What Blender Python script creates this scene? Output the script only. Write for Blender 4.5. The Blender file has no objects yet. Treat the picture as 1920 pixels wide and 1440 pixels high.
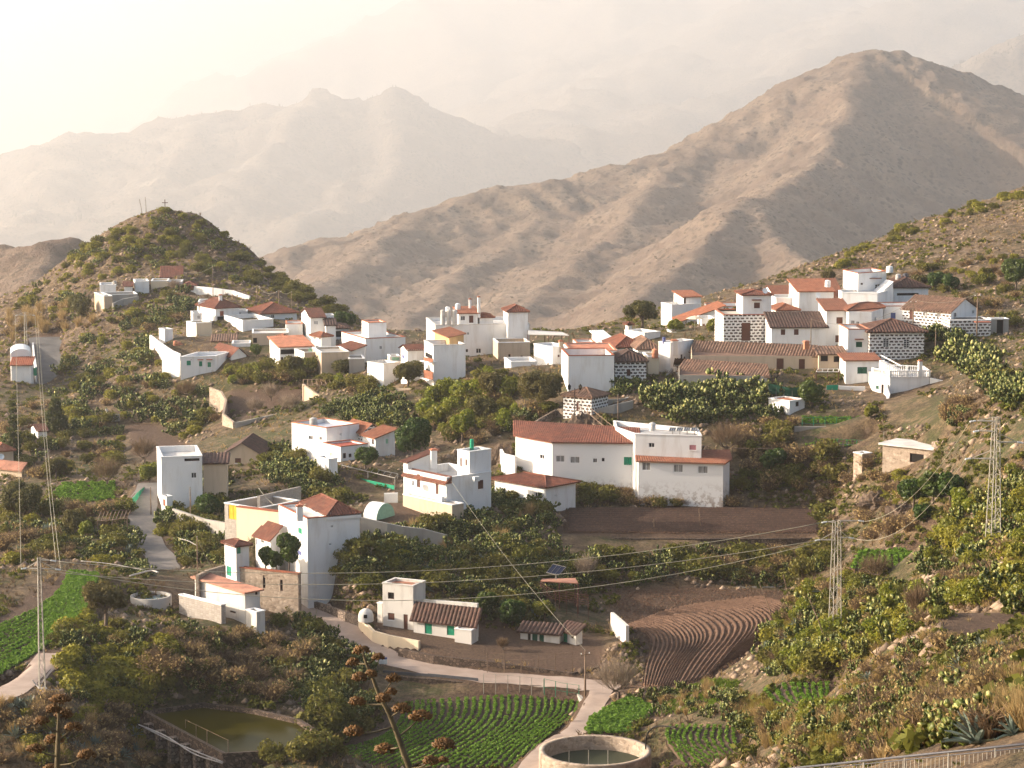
EXPOSURE, SKY_STR, SUN_STR, HAZE = 1.4, .12, 5.0, .000115
import bpy, math, random
import numpy as np
random.seed(7); rng = np.random.default_rng(7)
R = math.radians
sc = bpy.context.scene
COL = sc.collection
# ------------------------------------------------------------------ camera
FPX, PITCH = 4516.0, R(7.4)
CP, SP = math.cos(PITCH), math.sin(PITCH)
cam = bpy.data.cameras.new('camera'); cam.lens = FPX/1920*36; cam.sensor_width = 36
cam.clip_start = 1; cam.clip_end = 90000
camo = bpy.data.objects.new('camera', cam); COL.objects.link(camo)
camo.rotation_euler = (math.pi/2-PITCH, 0, 0); sc.camera = camo
def P(u, v, Y):
    """point seen at photo pixel (u, v) that stands Y metres in front of the viewpoint"""
    q = (720-v)/FPX; t = Y/(CP+q*SP)
    return (t*(u-960)/FPX, Y, t*(-SP+q*CP))
def proj(x, y, z):
    d = y*CP-z*SP
    return 960+FPX*x/d, 720-FPX*(y*SP+z*CP)/d
def XU(u, Y, z):
    return (u-960)/FPX*(Y*CP-z*SP)
# ------------------------------------------------------------------ noise (numpy value noise)
_perm = rng.random((256, 256))
def vnoise(x, y):
    xi = np.floor(x).astype(int); yi = np.floor(y).astype(int)
    fx = x-xi; fy = y-yi
    fx = fx*fx*(3-2*fx); fy = fy*fy*(3-2*fy)
    a = _perm[xi & 255, yi & 255]; b = _perm[(xi+1) & 255, yi & 255]
    c = _perm[xi & 255, (yi+1) & 255]; d = _perm[(xi+1) & 255, (yi+1) & 255]
    return (a*(1-fx)+b*fx)*(1-fy)+(c*(1-fx)+d*fx)*fy
def fbm(x, y, s, o=4, ridged=False):
    r = 0; a = 1.0; n = 0
    for i in range(o):
        v = vnoise(x/s+17.3*i, y/s+5.1*i)*2-1
        if ridged: v = 1-2*np.abs(v)
        r = r+a*v; n += a; a *= .5; s *= .5
    return r/n
# ------------------------------------------------------------------ mesh building
class MB:
    def __init__(s): s.v = []; s.f = []; s.uv = []; s.m = []
    def poly(s, pts, uv=None, m=0):
        i = len(s.v); s.v.extend([tuple(p) for p in pts]); s.f.append(list(range(i, i+len(pts))))
        s.uv.extend(uv if uv else [(0, 0)]*len(pts)); s.m.append(m)
    def box(s, c, size, rz=0, m=0, bottom=True):
        x, y, z = c; a, b, h = size; ca, sa = math.cos(rz), math.sin(rz)
        def q(i, j, k): return (x+ca*i*a/2-sa*j*b/2, y+sa*i*a/2+ca*j*b/2, z+k*h)
        F = [((-1,-1,0),(1,-1,0),(1,-1,1),(-1,-1,1)), ((1,-1,0),(1,1,0),(1,1,1),(1,-1,1)), ((1,1,0),(-1,1,0),(-1,1,1),(1,1,1)),
             ((-1,1,0),(-1,-1,0),(-1,-1,1),(-1,1,1)), ((-1,-1,1),(1,-1,1),(1,1,1),(-1,1,1))]
        if bottom: F.append(((-1,1,0),(1,1,0),(1,-1,0),(-1,-1,0)))
        for n, f in enumerate(F):
            P4 = [q(*t) for t in f]
            w = a if n in (0, 2, 4, 5) else b; hh = h if n < 4 else b
            s.poly(P4, [(0, 0), (w, 0), (w, hh), (0, hh)], m)
    def tube(s, pts, rad, n=6, m=0, cap=True):
        pts = [np.array(p, float) for p in pts]
        if not hasattr(rad, '__len__'): rad = [rad]*len(pts)
        i0 = len(s.v); prev = None
        for k, p in enumerate(pts):
            d = pts[min(k+1, len(pts)-1)]-pts[max(k-1, 0)]; d = d/(np.linalg.norm(d)+1e-9)
            a = np.array((0, 0, 1.)) if abs(d[2]) < .9 else np.array((1., 0, 0))
            e1 = np.cross(d, a); e1 /= np.linalg.norm(e1); e2 = np.cross(d, e1)
            for j in range(n):
                t = 2*math.pi*j/n; s.v.append(tuple(p+rad[k]*(math.cos(t)*e1+math.sin(t)*e2)))
        for k in range(len(pts)-1):
            for j in range(n):
                a = i0+k*n+j; b = i0+k*n+(j+1) % n
                s.f.append([a, a+n, b+n, b]); s.uv.extend([(j/n, k), (j/n, k+1), ((j+1)/n, k+1), ((j+1)/n, k)]); s.m.append(m)
        if cap:
            for k in (0, len(pts)-1):
                f = [i0+k*n+j for j in range(n)]
                s.f.append(f if k == 0 else f[::-1]); s.uv.extend([(0, 0)]*n); s.m.append(m)
    def lathe(s, c, prof, n=20, m=0):
        i0 = len(s.v)
        for r, z in prof:
            for j in range(n):
                t = 2*math.pi*j/n; s.v.append((c[0]+r*math.cos(t), c[1]+r*math.sin(t), c[2]+z))
        for k in range(len(prof)-1):
            for j in range(n):
                a = i0+k*n+j; b = i0+k*n+(j+1) % n
                s.f.append([a, b, b+n, a+n]); r = max(prof[k][0], .1)
                s.uv.extend([(6.28*r*j/n, prof[k][1]), (6.28*r*(j+1)/n, prof[k][1]), (6.28*r*(j+1)/n, prof[k+1][1]), (6.28*r*j/n, prof[k+1][1])]); s.m.append(m)
    def mesh(s, name, mats, smooth=False):
        me = bpy.data.meshes.new(name); me.from_pydata(s.v, [], s.f)
        uvl = me.uv_layers.new(name='UVMap'); uvl.data.foreach_set('uv', np.array(s.uv, 'f').ravel())
        for m in (mats if isinstance(mats, (list, tuple)) else [mats]): me.materials.append(m)
        me.polygons.foreach_set('material_index', s.m)
        if smooth: me.polygons.foreach_set('use_smooth', [True]*len(s.f))
        me.update(); return me
    def obj(s, name, mats, parent=None, smooth=False):
        o = bpy.data.objects.new(name, s.mesh(name, mats, smooth)); COL.objects.link(o)
        if parent: o.parent = parent
        return o
def npmesh(name, V, F, mat, smooth=False, attrs=None, uv=None):
    """mesh from numpy arrays, all faces with the same number of corners"""
    V = np.asarray(V, 'f'); F = np.asarray(F, 'i'); k = F.shape[1]
    me = bpy.data.meshes.new(name)
    me.vertices.add(len(V)); me.vertices.foreach_set('co', V.ravel())
    me.loops.add(F.size); me.loops.foreach_set('vertex_index', F.ravel())
    me.polygons.add(len(F)); me.polygons.foreach_set('loop_start', np.arange(0, F.size, k, dtype='i'))
    if smooth: me.polygons.foreach_set('use_smooth', np.ones(len(F), bool))
    for n, a in (attrs or {}).items():
        at = me.attributes.new(n, 'FLOAT', 'POINT'); at.data.foreach_set('value', np.asarray(a, 'f'))
    if uv is not None:
        l = me.uv_layers.new(name='UVMap'); l.data.foreach_set('uv', np.asarray(uv, 'f')[F.ravel()].ravel())
    me.materials.append(mat); me.update(calc_edges=True); me.validate()
    return me
def link(name, me, parent=None, loc=None):
    o = bpy.data.objects.new(name, me); COL.objects.link(o)
    if parent: o.parent = parent
    if loc is not None: o.location = loc
    return o
def tag(o, label, cat, group=None, kind=None):
    if label: o['label'] = label
    if cat: o['category'] = cat
    if group: o['group'] = group
    if kind: o['kind'] = kind
    return o
def struct(o): o['kind'] = 'structure'; return o
def empty(name, loc, label, cat, group=None):
    o = bpy.data.objects.new(name, None); o.empty_display_size = .3; COL.objects.link(o); o.location = loc
    return tag(o, label, cat, group)
def keep(o, e):
    """parent o to the empty e without moving it (only translations are used)"""
    o.parent = e; o.location = tuple(a-b for a, b in zip(o.location, e.location)); return o
# ------------------------------------------------------------------ materials
class NT:
    def __init__(s, name):
        s.mat = bpy.data.materials.new(name); s.mat.use_nodes = True
        s.t = s.mat.node_tree; s.n = s.t.nodes; s.l = s.t.links
        s.b = s.n['Principled BSDF']; s.b.inputs['Roughness'].default_value = .9
        s.b.inputs['Specular IOR Level'].default_value = .25
        s.out = s.n['Material Output']
    def node(s, typ, **kw):
        n = s.n.new(typ)
        for k, v in kw.items():
            if k.startswith('_'): setattr(n, k[1:], v)
            else:
                i = n.inputs[int(k[1:])] if k[0] == 'i' and k[1:].isdigit() else n.inputs[k]
                s.put(i, v)
        return n
    def put(s, i, v):
        if isinstance(v, bpy.types.NodeSocket): s.l.new(v, i)
        else: i.default_value = v
    def mix(s, f, a, b, blend='MIX'):
        n = s.n.new('ShaderNodeMix'); n.data_type = 'RGBA'; n.blend_type = blend
        s.put(n.inputs[0], f)
        for i, c in ((6, a), (7, b)): s.put(n.inputs[i], c if isinstance(c, bpy.types.NodeSocket) else (*c, 1))
        return n.outputs[2]
    def math(s, op, a, b=0., c=0.):
        n = s.n.new('ShaderNodeMath'); n.operation = op
        for i, x in enumerate((a, b, c)): s.put(n.inputs[i], x)
        return n.outputs[0]
    def ramp(s, f, a, b):
        n = s.n.new('ShaderNodeMapRange'); s.put(n.inputs[0], f); n.inputs[1].default_value = a; n.inputs[2].default_value = b
        return n.outputs[0]
    def noise(s, scale, detail=4, vec=None, rough=.6):
        n = s.n.new('ShaderNodeTexNoise'); n.inputs['Scale'].default_value = scale; n.inputs['Detail'].default_value = detail; n.inputs['Roughness'].default_value = rough
        if vec is not None: s.l.new(vec, n.inputs['Vector'])
        return n.outputs[0]
    def geo(s): return s.n.new('ShaderNodeNewGeometry')
    def pos(s): return s.geo().outputs['Position']
    def uv(s): return s.n.new('ShaderNodeTexCoord').outputs['UV']
    def scale(s, vec, x, y, z=1):
        n = s.n.new('ShaderNodeMapping'); s.l.new(vec, n.inputs[0]); n.inputs['Scale'].default_value = (x, y, z); return n.outputs[0]
    def bump(s, h, d=.1, st=.5):
        n = s.n.new('ShaderNodeBump'); s.l.new(h, n.inputs['Height']); n.inputs['Distance'].default_value = d; n.inputs['Strength'].default_value = st
        s.l.new(n.outputs[0], s.b.inputs['Normal'])
    def base(s, c): s.put(s.b.inputs['Base Color'], c if isinstance(c, bpy.types.NodeSocket) else (*c, 1)); return s
M = {}
def plain(name, c, rough=.8, var=.15, scale=1.5, metal=0):
    t = NT(name); n = t.noise(scale, 4, t.pos())
    d = tuple(x*(1-var) for x in c); e = tuple(min(1, x*(1+var)) for x in c)
    t.base(t.mix(t.ramp(n, .3, .7), d, e)); t.b.inputs['Roughness'].default_value = rough; t.b.inputs['Metallic'].default_value = metal
    M[name] = t.mat; return t
def plaster(name, c, stain, amt=.35):
    t = NT(name); p = t.pos(); sp = t.scale(p, 1.3, 1.3, .25)
    f = t.ramp(t.noise(.9, 5, sp), .5, .75); g = t.ramp(t.noise(.35, 3, p), .35, .75)
    c1 = t.mix(t.math('MULTIPLY', f, amt), c, stain); c2 = t.mix(t.math('MULTIPLY', g, amt*.6), c1, tuple(x*.86 for x in c))
    t.base(c2); t.bump(t.noise(9, 3, p), .03, .3); M[name] = t.mat
plaster('white_plaster', (.80, .785, .76), (.50, .43, .35), .5)
plaster('grey_plaster', (.60, .575, .55), (.42, .37, .32))
plaster('beige_plaster', (.55, .43, .31), (.34, .25, .18), .6)
plaster('cream_plaster', (.74, .60, .42), (.55, .44, .32))
plaster('ochre_plaster', (.56, .36, .17), (.35, .22, .12), .5)
plaster('concrete', (.36, .33, .29), (.22, .19, .17), .6)
plaster('aged_white', (.66, .62, .56), (.34, .28, .23), .75)
plaster('rust_plaster', (.33, .11, .06), (.18, .07, .05), .6)
def peeling():
    t = NT('peeling_plaster'); p = t.pos()
    f = t.ramp(t.noise(1.1, 6, p, .75), .50, .56); s_ = t.node('ShaderNodeTexVoronoi', Scale=3.2); t.l.new(p, s_.inputs['Vector'])
    h = t.node('ShaderNodeSeparateXYZ', Vector=p)
    low = t.ramp(h.outputs[2], -52.8, -56.8)
    stone = t.mix(s_.outputs['Color'], (.20, .13, .09), (.42, .34, .28))
    t.base(t.mix(t.math('MULTIPLY', f, low), (.78, .76, .73), stone)); M['peeling_plaster'] = t.mat
peeling()
def masonry(name, mortar, sa, sb, sx, sy, thr, rnd=.8):
    """stones laid in mortar: cells of a voronoi stretched along the courses"""
    t = NT(name); uv = t.scale(t.uv(), sx, sy)
    d = t.node('ShaderNodeTexVoronoi', _feature='DISTANCE_TO_EDGE', Scale=1., Randomness=rnd, Vector=uv)
    c = t.node('ShaderNodeTexVoronoi', Scale=1., Randomness=rnd, Vector=uv)
    cs = t.node('ShaderNodeSeparateColor', Color=c.outputs['Color'])
    thv = t.math('MULTIPLY_ADD', cs.outputs[1], .12, thr-.05)
    f = t.math('GREATER_THAN', d.outputs[0], thv)
    t.base(t.mix(f, mortar, t.mix(cs.outputs[0], sa, sb))); t.bump(d.outputs[0], .1, .6); M[name] = t.mat
def stone_courses():
    t = NT('black_stone_masonry'); uv = t.uv(); nz = t.node('ShaderNodeTexNoise', Scale=2.2, Detail=3., Vector=uv)
    d = t.node('ShaderNodeVectorMath', _operation='MULTIPLY_ADD', i0=nz.outputs['Color'], i1=(.42, .26, 0), i2=uv)
    b = t.node('ShaderNodeTexBrick', _offset=.5, _squash=1., Vector=d.outputs[0], Color1=(.045, .028, .022, 1), Color2=(.15, .09, .07, 1), Mortar=(.76, .73, .69, 1), Scale=1.)
    for k, v in (('Mortar Size', .115), ('Mortar Smooth', .1), ('Brick Width', .70), ('Row Height', .46), ('Bias', -.2)): b.inputs[k].default_value = v
    t.base(b.outputs[0]); t.bump(b.outputs[1], .06, .5); M['black_stone_masonry'] = t.mat
stone_courses()
masonry('rubble_wall', (.09, .065, .045), (.13, .095, .07), (.34, .26, .20), 2.6, 3.2, .06, 1)
masonry('dark_rubble', (.05, .035, .025), (.06, .04, .03), (.18, .125, .09), 2.6, 3.4, .06, 1)
masonry('pale_rubble', (.36, .28, .21), (.24, .18, .13), (.48, .38, .29), 2.4, 3.2, .08, 1)
masonry('concrete_block', (.30, .26, .22), (.33, .29, .25), (.42, .37, .32), 2.0, 4.0, .03, .1)
def tiles(name, a, b, c, amt):
    t = NT(name); uv = t.uv(); g = t.geo()
    colr = t.node('ShaderNodeTexWhiteNoise', _noise_dimensions='2D')
    sn = t.node('ShaderNodeVectorMath', _operation='FLOOR', i0=t.scale(uv, 1/.27, 1/.42)); t.l.new(sn.outputs[0], colr.inputs['Vector'])
    n = t.ramp(t.noise(.7, 5, t.pos(), .7), .42, .72)
    base = t.mix(colr.outputs[0], a, b)
    sy = t.node('ShaderNodeSeparateXYZ', Vector=t.scale(uv, 1, 1/.42)); row = t.math('FRACT', sy.outputs[1])
    seam = t.ramp(row, .0, .22)
    oi = t.node('ShaderNodeObjectInfo'); col = t.mix(t.math('MULTIPLY', n, amt), base, c); col = t.mix(t.math('MULTIPLY', oi.outputs['Random'], .45), col, tuple(x*.62+.012 for x in c)); col = t.mix(t.math('MULTIPLY', t.ramp(t.noise(1.7, 4, t.pos(), .8), .55, .7), .35), col, (.20, .15, .095))
    t.base(col); t.bump(seam, .05, .5); t.b.inputs['Roughness'].default_value = .85; M[name] = t.mat
tiles('red_tile', (.165, .055, .034), (.26, .092, .053), (.10, .05, .038), .7)
tiles('orange_tile', (.25, .085, .044), (.36, .145, .078), (.17, .075, .05), .65)
tiles('brown_tile', (.07, .036, .028), (.145, .072, .052), (.05, .036, .03), .6)
tiles('old_tile', (.17, .09, .06), (.36, .20, .13), (.09, .065, .045), .75)
plain('terracotta', (.46, .19, .11), .85, .3, .8); plain('rust_sheet', (.40, .19, .125), .8, .35, .6)
plain('red_floor', (.36, .09, .06), .8, .2); plain('roof_grey', (.40, .385, .37), .85, .25, .5); plain('roof_pale', (.58, .55, .51), .85, .2, .5)
plain('roof_blue', (.45, .47, .52), .7, .15)
plain('brown_wood', (.11, .045, .03), .7); plain('green_paint', (.012, .22, .12), .55); plain('dark_green_paint', (.01, .07, .04), .55)
plain('pale_green', (.30, .52, .36), .6); plain('yellow_paint', (.62, .38, .02), .5); plain('white_paint', (.8, .78, .75), .5); plain('grey_paint', (.36, .35, .35), .6)
plain('pink_paint', (.45, .20, .22), .7); plain('blue_paint', (.10, .12, .28), .6); plain('metal_grey', (.085, .085, .095), .55, .1, 3, .2)
plain('galvanised', (.34, .31, .26), .65, .2, 3); plain('wire', (.33, .30, .22), .6); plain('pole_wood', (.22, .15, .10), .9, .3)
plain('green_net', (.02, .30, .16), .8); plain('plastic_white', (.75, .76, .74), .4); plain('dark_opening', (.012, .010, .009), .9)  # near-black: painted shade inside openings, also plain black metal
plain('pipe_white', (.42, .38, .34), .7); plain('solar', (.02, .025, .05), .2, .1)
g = NT('dark_glass'); g.base((.03, .03, .035)); g.b.inputs['Roughness'].default_value = .15; g.b.inputs['Specular IOR Level'].default_value = .5; M['dark_glass'] = g.mat
g = NT('pale_glass'); g.base(g.mix(g.ramp(g.noise(3, 2, g.scale(g.pos(), 4, 4, .2)), .4, .6), (.20, .19, .18), (.42, .39, .36))); g.b.inputs['Roughness'].default_value = .3; M['pale_glass'] = g.mat
def water(name, c, rough=.06):
    t = NT(name); t.base(c); t.b.inputs['Roughness'].default_value = rough; t.b.inputs['Specular IOR Level'].default_value = .015
    t.bump(t.noise(1.2, 3, t.pos()), .02, .12); M[name] = t.mat
water('pond_water', (.040, .034, .005), .15); water('tank_water', (.05, .055, .035)); water('pool_water', (.16, .22, .24))
# ------------------------------------------------------------------ render settings, sun, sky
sc.view_settings.view_transform = 'Standard'; sc.view_settings.look = 'None'; sc.view_settings.gamma = 1
sc.view_settings.use_curve_mapping = False; sc.view_settings.exposure = EXPOSURE
sc.cycles.use_denoising = True; sc.cycles.volume_bounces = 1; sc.cycles.max_bounces = 6; sc.cycles.diffuse_bounces = 3
sc.cycles.use_adaptive_sampling = True; sc.cycles.adaptive_threshold = .02
SUN_EL, SUN_AZ = R(18), R(-84)         # azimuth measured from the view direction, negative = to its left
sd = (math.sin(SUN_AZ)*math.cos(SUN_EL), math.cos(SUN_AZ)*math.cos(SUN_EL), math.sin(SUN_EL))
w = bpy.data.worlds.new('World'); sc.world = w; w.use_nodes = True
bg = w.node_tree.nodes['Background']; sky = w.node_tree.nodes.new('ShaderNodeTexSky'); sky.sky_type = 'NISHITA'; sky.sun_disc = False
sky.sun_elevation = SUN_EL; sky.sun_rotation = SUN_AZ; sky.dust_density = 5; sky.air_density = 1; sky.ozone_density = 1
w.node_tree.links.new(sky.outputs[0], bg.inputs[0]); bg.inputs[1].default_value = SKY_STR
sl = bpy.data.lights.new('sun', 'SUN'); sl.energy = SUN_STR; sl.angle = R(.5); sl.color = (1, .87, .73)
so = bpy.data.objects.new('sun', sl); COL.objects.link(so); so.location = (-200, 100, 300)
from mathutils import Vector
so.rotation_euler = Vector(sd).to_track_quat('Z', 'Y').to_euler()
# ------------------------------------------------------------------ building survey
# every survey sheet is a window of the photograph: sheet -> pixel of its corner; sheet units are 1/3.6923 pixel
SHEET = dict(A=(0,360), B=(440,480), C=(880,480), D=(1400,360), E=(0,720), F=(280,780), G=(700,720), H=(1100,620), I=(1400,680), J=(0,1050), K=(280,1050), L=(640,1050), M=(1000,1050), N=(1400,1050))
ZK = 1920/520
def px(s, x, y): return SHEET[s][0]+x/ZK, SHEET[s][1]+y/ZK
BLD = []
def B(sheet, name, label, L, C, Rr, vT, vB, Y, th=None, YL=None, YR=None, D=None, wall='white_plaster', wallL=None, roof='flat', rm='roof_grey', rise=1.2, wins=(), cap=None, cat='house', ctrl=True, over=.35, par=.55, ext=None, group=None, band=None):
    BLD.append(dict(locals()))
h = 'house'
# --- lower middle
B('L','house','narrow two-storey white tower house with terracotta roof above the road bend',285,497,582,180,500,261,65,rm='terracotta',cap='aged_white',par=.25,wall='aged_white',wins=[(322,222,365,272,'k'),(322,365,368,418,'b'),(430,375,460,488,'B')])
B('L','farmhouse','long low white annex with dark brown roof and two green doors beside the tower house',500,930,948,437,546,257,65,roof='shed_l',rm='brown_tile',rise=.9,wall='aged_white',wins=[(577,422,627,515,'G'),(730,433,783,525,'G'),(860,447,883,460,'k')])
B('L','store','small flat white block with plants along its top, by the green-doored annex',785,900,928,488,550,256,65,wall='aged_white',cat='shed',par=.2)
B('L','store','low white side block on the uphill side of the tower house',252,280,300,300,430,263.5,60,wall='aged_white',cat='shed',ctrl=False)
B('L','shed','white shed with brown roof and two dark green doorways below the solar pen',1240,1510,1537,512,600,257,70,roof='shed_l',rm='brown_tile',rise=.5,wall='aged_white',cat='shed',wins=[(1290,505,1311,566,'k'),(1320,512,1358,592,'D'),(1370,510,1402,594,'D')])
B('L','shed','tiny white shed with brown roof and one green door near the lone utility pole',1520,1625,1668,505,596,256.5,45,roof='shed_l',rm='brown_tile',rise=.5,wall='aged_white',cat='shed',wins=[(1535,497,1565,590,'G'),(1592,522,1610,545,'k')])
# --- lower left
B('K','barn','large weathered beige barn with rusty sheet roof on a dark stone base',315,662,765,228,424,256,45,roof='shed_r',rm='rust_sheet',rise=.35,wall='grey_plaster',wallL='aged_white',cat='barn',wins=[(733,207,747,240,'k'),(557,348,598,372,'k')])
B('K','animal_pen','small walled pen against the right end of the beige barn',668,742,800,362,424,254,45,wall='aged_white',cat='pen',par=.9,ctrl=False)
B('K','retaining_wall','dark stone block base under the left half of the beige barn',205,497,520,312,392,255,45,wall='concrete_block',cat='wall',par=.15,rm='concrete',ctrl=False)
B('K','patio_terrace','tall rough grey retaining wall carrying a terracotta patio above the road',625,1030,1042,97,300,268.5,62,wall='pale_rubble',rm='terracotta',cap='rust_plaster',cat='terrace',par=.9,ctrl=False,wins=[(785,105,795,195,'k'),(905,135,914,215,'k')])
B('F','house','tall white gable house with red pyramid roof on the hillside above the road',895,1093,1457,708,1240,272,25,rm='roof_pale',cap='rust_plaster',par=.3,roof='flat+hip',wins=[(1255,755,1271,775,'d'),(1243,880,1259,898,'d'),(1379,862,1396,882,'d'),(1030,768,1057,822,'g'),(1025,925,1053,970,'U')],ctrl=False)
B('F','house','cream coloured flat house behind the tall white gable house',602,892,905,662,785,281,58,wall='cream_plaster',rm='roof_pale',cap='rust_plaster',par=.25)
B('F','cottage','little white cottage with red roof and blue door below the cream house',735,840,872,850,912,276,35,roof='shed_l',rm='red_tile',rise=.5,wins=[(772,855,795,885,'d'),(738,850,748,895,'U')],ctrl=False)
B('F','cottage','small white lean-to with red roof touching the tall gable house',780,868,900,812,880,278,35,roof='shed_l',rm='red_tile',rise=.5,ctrl=False)
B('F','house','slim white tower with red roof and green doors at the patio corner',520,600,690,905,1128,272,35,roof='hip',rm='red_tile',rise=.6,wins=[(597,905,634,952,'g'),(535,1035,568,1112,'G')],cat='tower',ctrl=False)
B('F','garage','unfinished grey block garage with yellow doors',520,752,1040,640,742,286,50,wall='concrete_block',rm='concrete',par=1.4,cat='garage',wins=[(547,612,614,722,'Y'),(640,632,738,690,'Y')])
B('F','house','tall grey-white house with a blind front beside the lane',60,82,365,285,640,312,12,D=9,rm='roof_pale',par=.7,wins=[(290,392,327,430,'d'),(243,295,348,310,'k')])
B('F','cottage','low beige wing with tiled edge joined to the grey-white house',366,372,535,330,520,314,5,D=6,roof='shed_r',rm='brown_tile',rise=.3,wall='beige_plaster',ctrl=False)
B('F','porch','white entrance block with a red door at the foot of the grey-white house',82,120,160,560,640,309,40,cat='porch',wins=[(95,575,112,625,'R')],ctrl=False)
B('F','cottage','old beige cottage with sagging brown gable roof and arched window',505,515,765,262,350,342,-4,D=9,roof='gable_l',rm='brown_tile',rise=1.9,wall='beige_plaster',wins=[(592,292,634,326,'b')])
B('F','house','large white flat-roofed house with two dark windows above the citrus garden',985,1225,1452,82,272,335,45,rm='roof_blue',cap='terracotta',par=.6,wins=[(1102,133,1131,167,'d'),(1177,140,1197,170,'d'),(1318,119,1331,137,'d')])
B('F','house','orange-roofed house with black stone gable joined to the flat white house',1352,1475,1600,112,170,338,32,roof='gable_l',rm='orange_tile',rise=1.3,wall='black_stone_masonry',wins=[(1370,126,1394,160,'b')],ctrl=False)
B('F','annex','white annex with red sloping roof in front of the black stone gable',1475,1565,1700,152,230,333,32,roof='shed_l',rm='orange_tile',rise=.9,wins=[(1541,160,1555,198,'k'),(1636,160,1655,190,'p')],ctrl=False)
B('F','annex','low white annex with red terrace floor below the flat white house',1205,1325,1512,212,305,329,36,rm='red_floor',par=.25,cap='rust_plaster',wins=[(1252,252,1272,290,'p'),(1341,258,1362,292,'k'),(1380,262,1400,286,'k')])
B('F','store','small white windowless store at the end of the green net fence',1155,1240,1302,300,410,321,38,wall='white_plaster',cat='shed',par=.15)
# --- centre
B('G','house','white villa with red tile band and roof terrace on a beige basement',213,505,815,650,930,297,40,rm='roof_pale',par=.9,band='red_tile',wins=[(301,622,325,718,'b'),(431,667,452,765,'b'),(724,668,763,724,'b')],ctrl=False)
B('G','basement','bare beige basement below the white villa with the roof terrace',205,545,625,838,950,294.4,40,wall='beige_plaster',cat='basement',rm='concrete',par=.05)
B('G','roof_room','white stair room standing on the villa roof terrace',582,665,815,470,600,300,40,par=.2,rm='roof_grey',cat='roof room',wins=[(601,510,612,572,'b'),(637,520,648,566,'b')],ctrl=False)
B('G','roof_room','narrow white wing under a tilted red roof at the back of the villa',208,238,440,540,640,303,40,roof='shed_up',rm='red_tile',rise=1.0,cat='wing',ctrl=False)
B('G','house','broad white farmhouse with a long red tile roof and curved front',985,1240,1842,402,640,314,YL=320,YR=313.2,roof='shed_r',rm='red_tile',rise=1.0,cap='terracotta',wins=[(1153,485,1184,523,'d'),(1263,495,1324,541,'P'),(1363,502,1429,549,'P'),(1520,514,1550,546,'d'),(1582,512,1598,536,'k'),(1734,505,1804,562,'g')],wall='peeling_plaster',ext=5.5)
B('H','house','upper white storey with pink shutter and roof solar panels on the broad farmhouse',200,335,795,716,868,312.4,YL=318.5,YR=310.8,D=6,rm='roof_grey',par=.5,wins=[(297,742,304,778,'k'),(311,742,318,778,'k'),(430,776,470,810,'d'),(711,791,757,827,'n')],ctrl=False)
B('H','house','lower white wing with three grey windows under the pink-shuttered storey',358,945,990,918,1190,308.6,YL=310.5,YR=312,roof='shed_l',rm='orange_tile',rise=.55,wall='peeling_plaster',D=3,wins=[(385,911,441,968,'P'),(601,926,667,982,'P'),(771,936,839,990,'P')])
B('G','annex','single-storey white annex under a broad red-brown tile roof below the farmhouse',840,1195,1400,716,846,305,46,roof='hip',rm='red_tile',rise=1.1,over=.5,wins=[(1117,747,1150,792,'d'),(1256,764,1268,783,'d')])
# --- left village
B('B','bungalow','white bungalow with red hipped roof behind a walled yard',95,183,430,403,440,456,22,roof='hip',rm='red_tile',rise=2.4,wins=[(190,408,215,432,'P'),(252,406,276,430,'d'),(150,405,163,432,'k')])
B('A','yard','white walled yard in front of the hipped-roof bungalow',1550,1680,1892,890,965,445,25,cat='yard',par=1.1,rm='concrete')
B('A','bungalow','white bungalow with red hipped roof and pink door beside the yard',1365,1492,1657,808,896,455,32,roof='hip',rm='red_tile',rise=2.2,wins=[(1522,825,1550,858,'R'),(1504,862,1552,892,'k')])
B('A','store','small white box store in front of the pink-doored bungalow',1310,1335,1398,842,892,451,12,D=5,cat='shed',ctrl=False,wins=[(1365,855,1385,880,'P')])
B('A','house','plain white back block with a maroon door behind the walled yard',1558,1563,1712,828,890,460,5,D=5,ctrl=False,wins=[(1563,835,1592,865,'b'),(1642,830,1668,862,'P')])
B('A','house','white block behind the pink-doored bungalow with a flat top',1365,1372,1460,762,830,461,5,D=6,ctrl=False)
B('B','house','tall narrow white house with steep red roof and a square chimney block',462,525,622,425,600,431,16,roof='gable_r',rm='red_tile',rise=1.5,wins=[(550,449,561,475,'d'),(564,449,576,475,'d')],ctrl=False)
B('B','tower','square white chimney block beside the tall narrow house',622,630,686,410,490,432.5,10,D=3,cat='tower',ctrl=False,par=.2)
B('B','house','white house with orange tiled eaves below the tall narrow house',530,600,668,562,660,423,38,roof='hip',rm='orange_tile',rise=.9,wins=[(545,546,562,578,'d'),(585,553,595,580,'k')])
B('B','house','white block with a dark veranda under brown roofs near the village trees',622,640,790,505,600,440,10,D=7,roof='hip',rm='brown_tile',rise=.8,wins=[(700,520,760,560,'k')],ctrl=False)
B('B','house','long low beige house with one dark doorway above the terrace restaurant',105,122,372,535,625,428,6,D=7,wall='beige_plaster',rm='roof_pale',wins=[(114,567,155,602,'k')],par=.3)
B('B','restaurant','white terrace building with faded orange canopy roof and dark open veranda',243,312,540,632,756,411,20,D=7,roof='shed_r',rm='terracotta',rise=1.0,wins=[(318,648,412,678,'k'),(425,655,530,690,'k'),(320,700,338,750,'k'),(345,702,363,752,'k')],cat='restaurant')
B('B','house','orange hipped roof room rising behind the terrace building',248,290,430,600,640,418,18,roof='hip',rm='orange_tile',rise=1.6,ctrl=False)
B('B','house','beige and white low block beside the terrace building',415,482,602,668,756,405,22,wall='beige_plaster',wallL='white_plaster',rm='concrete',wins=[(485,730,560,755,'k')])
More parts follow.
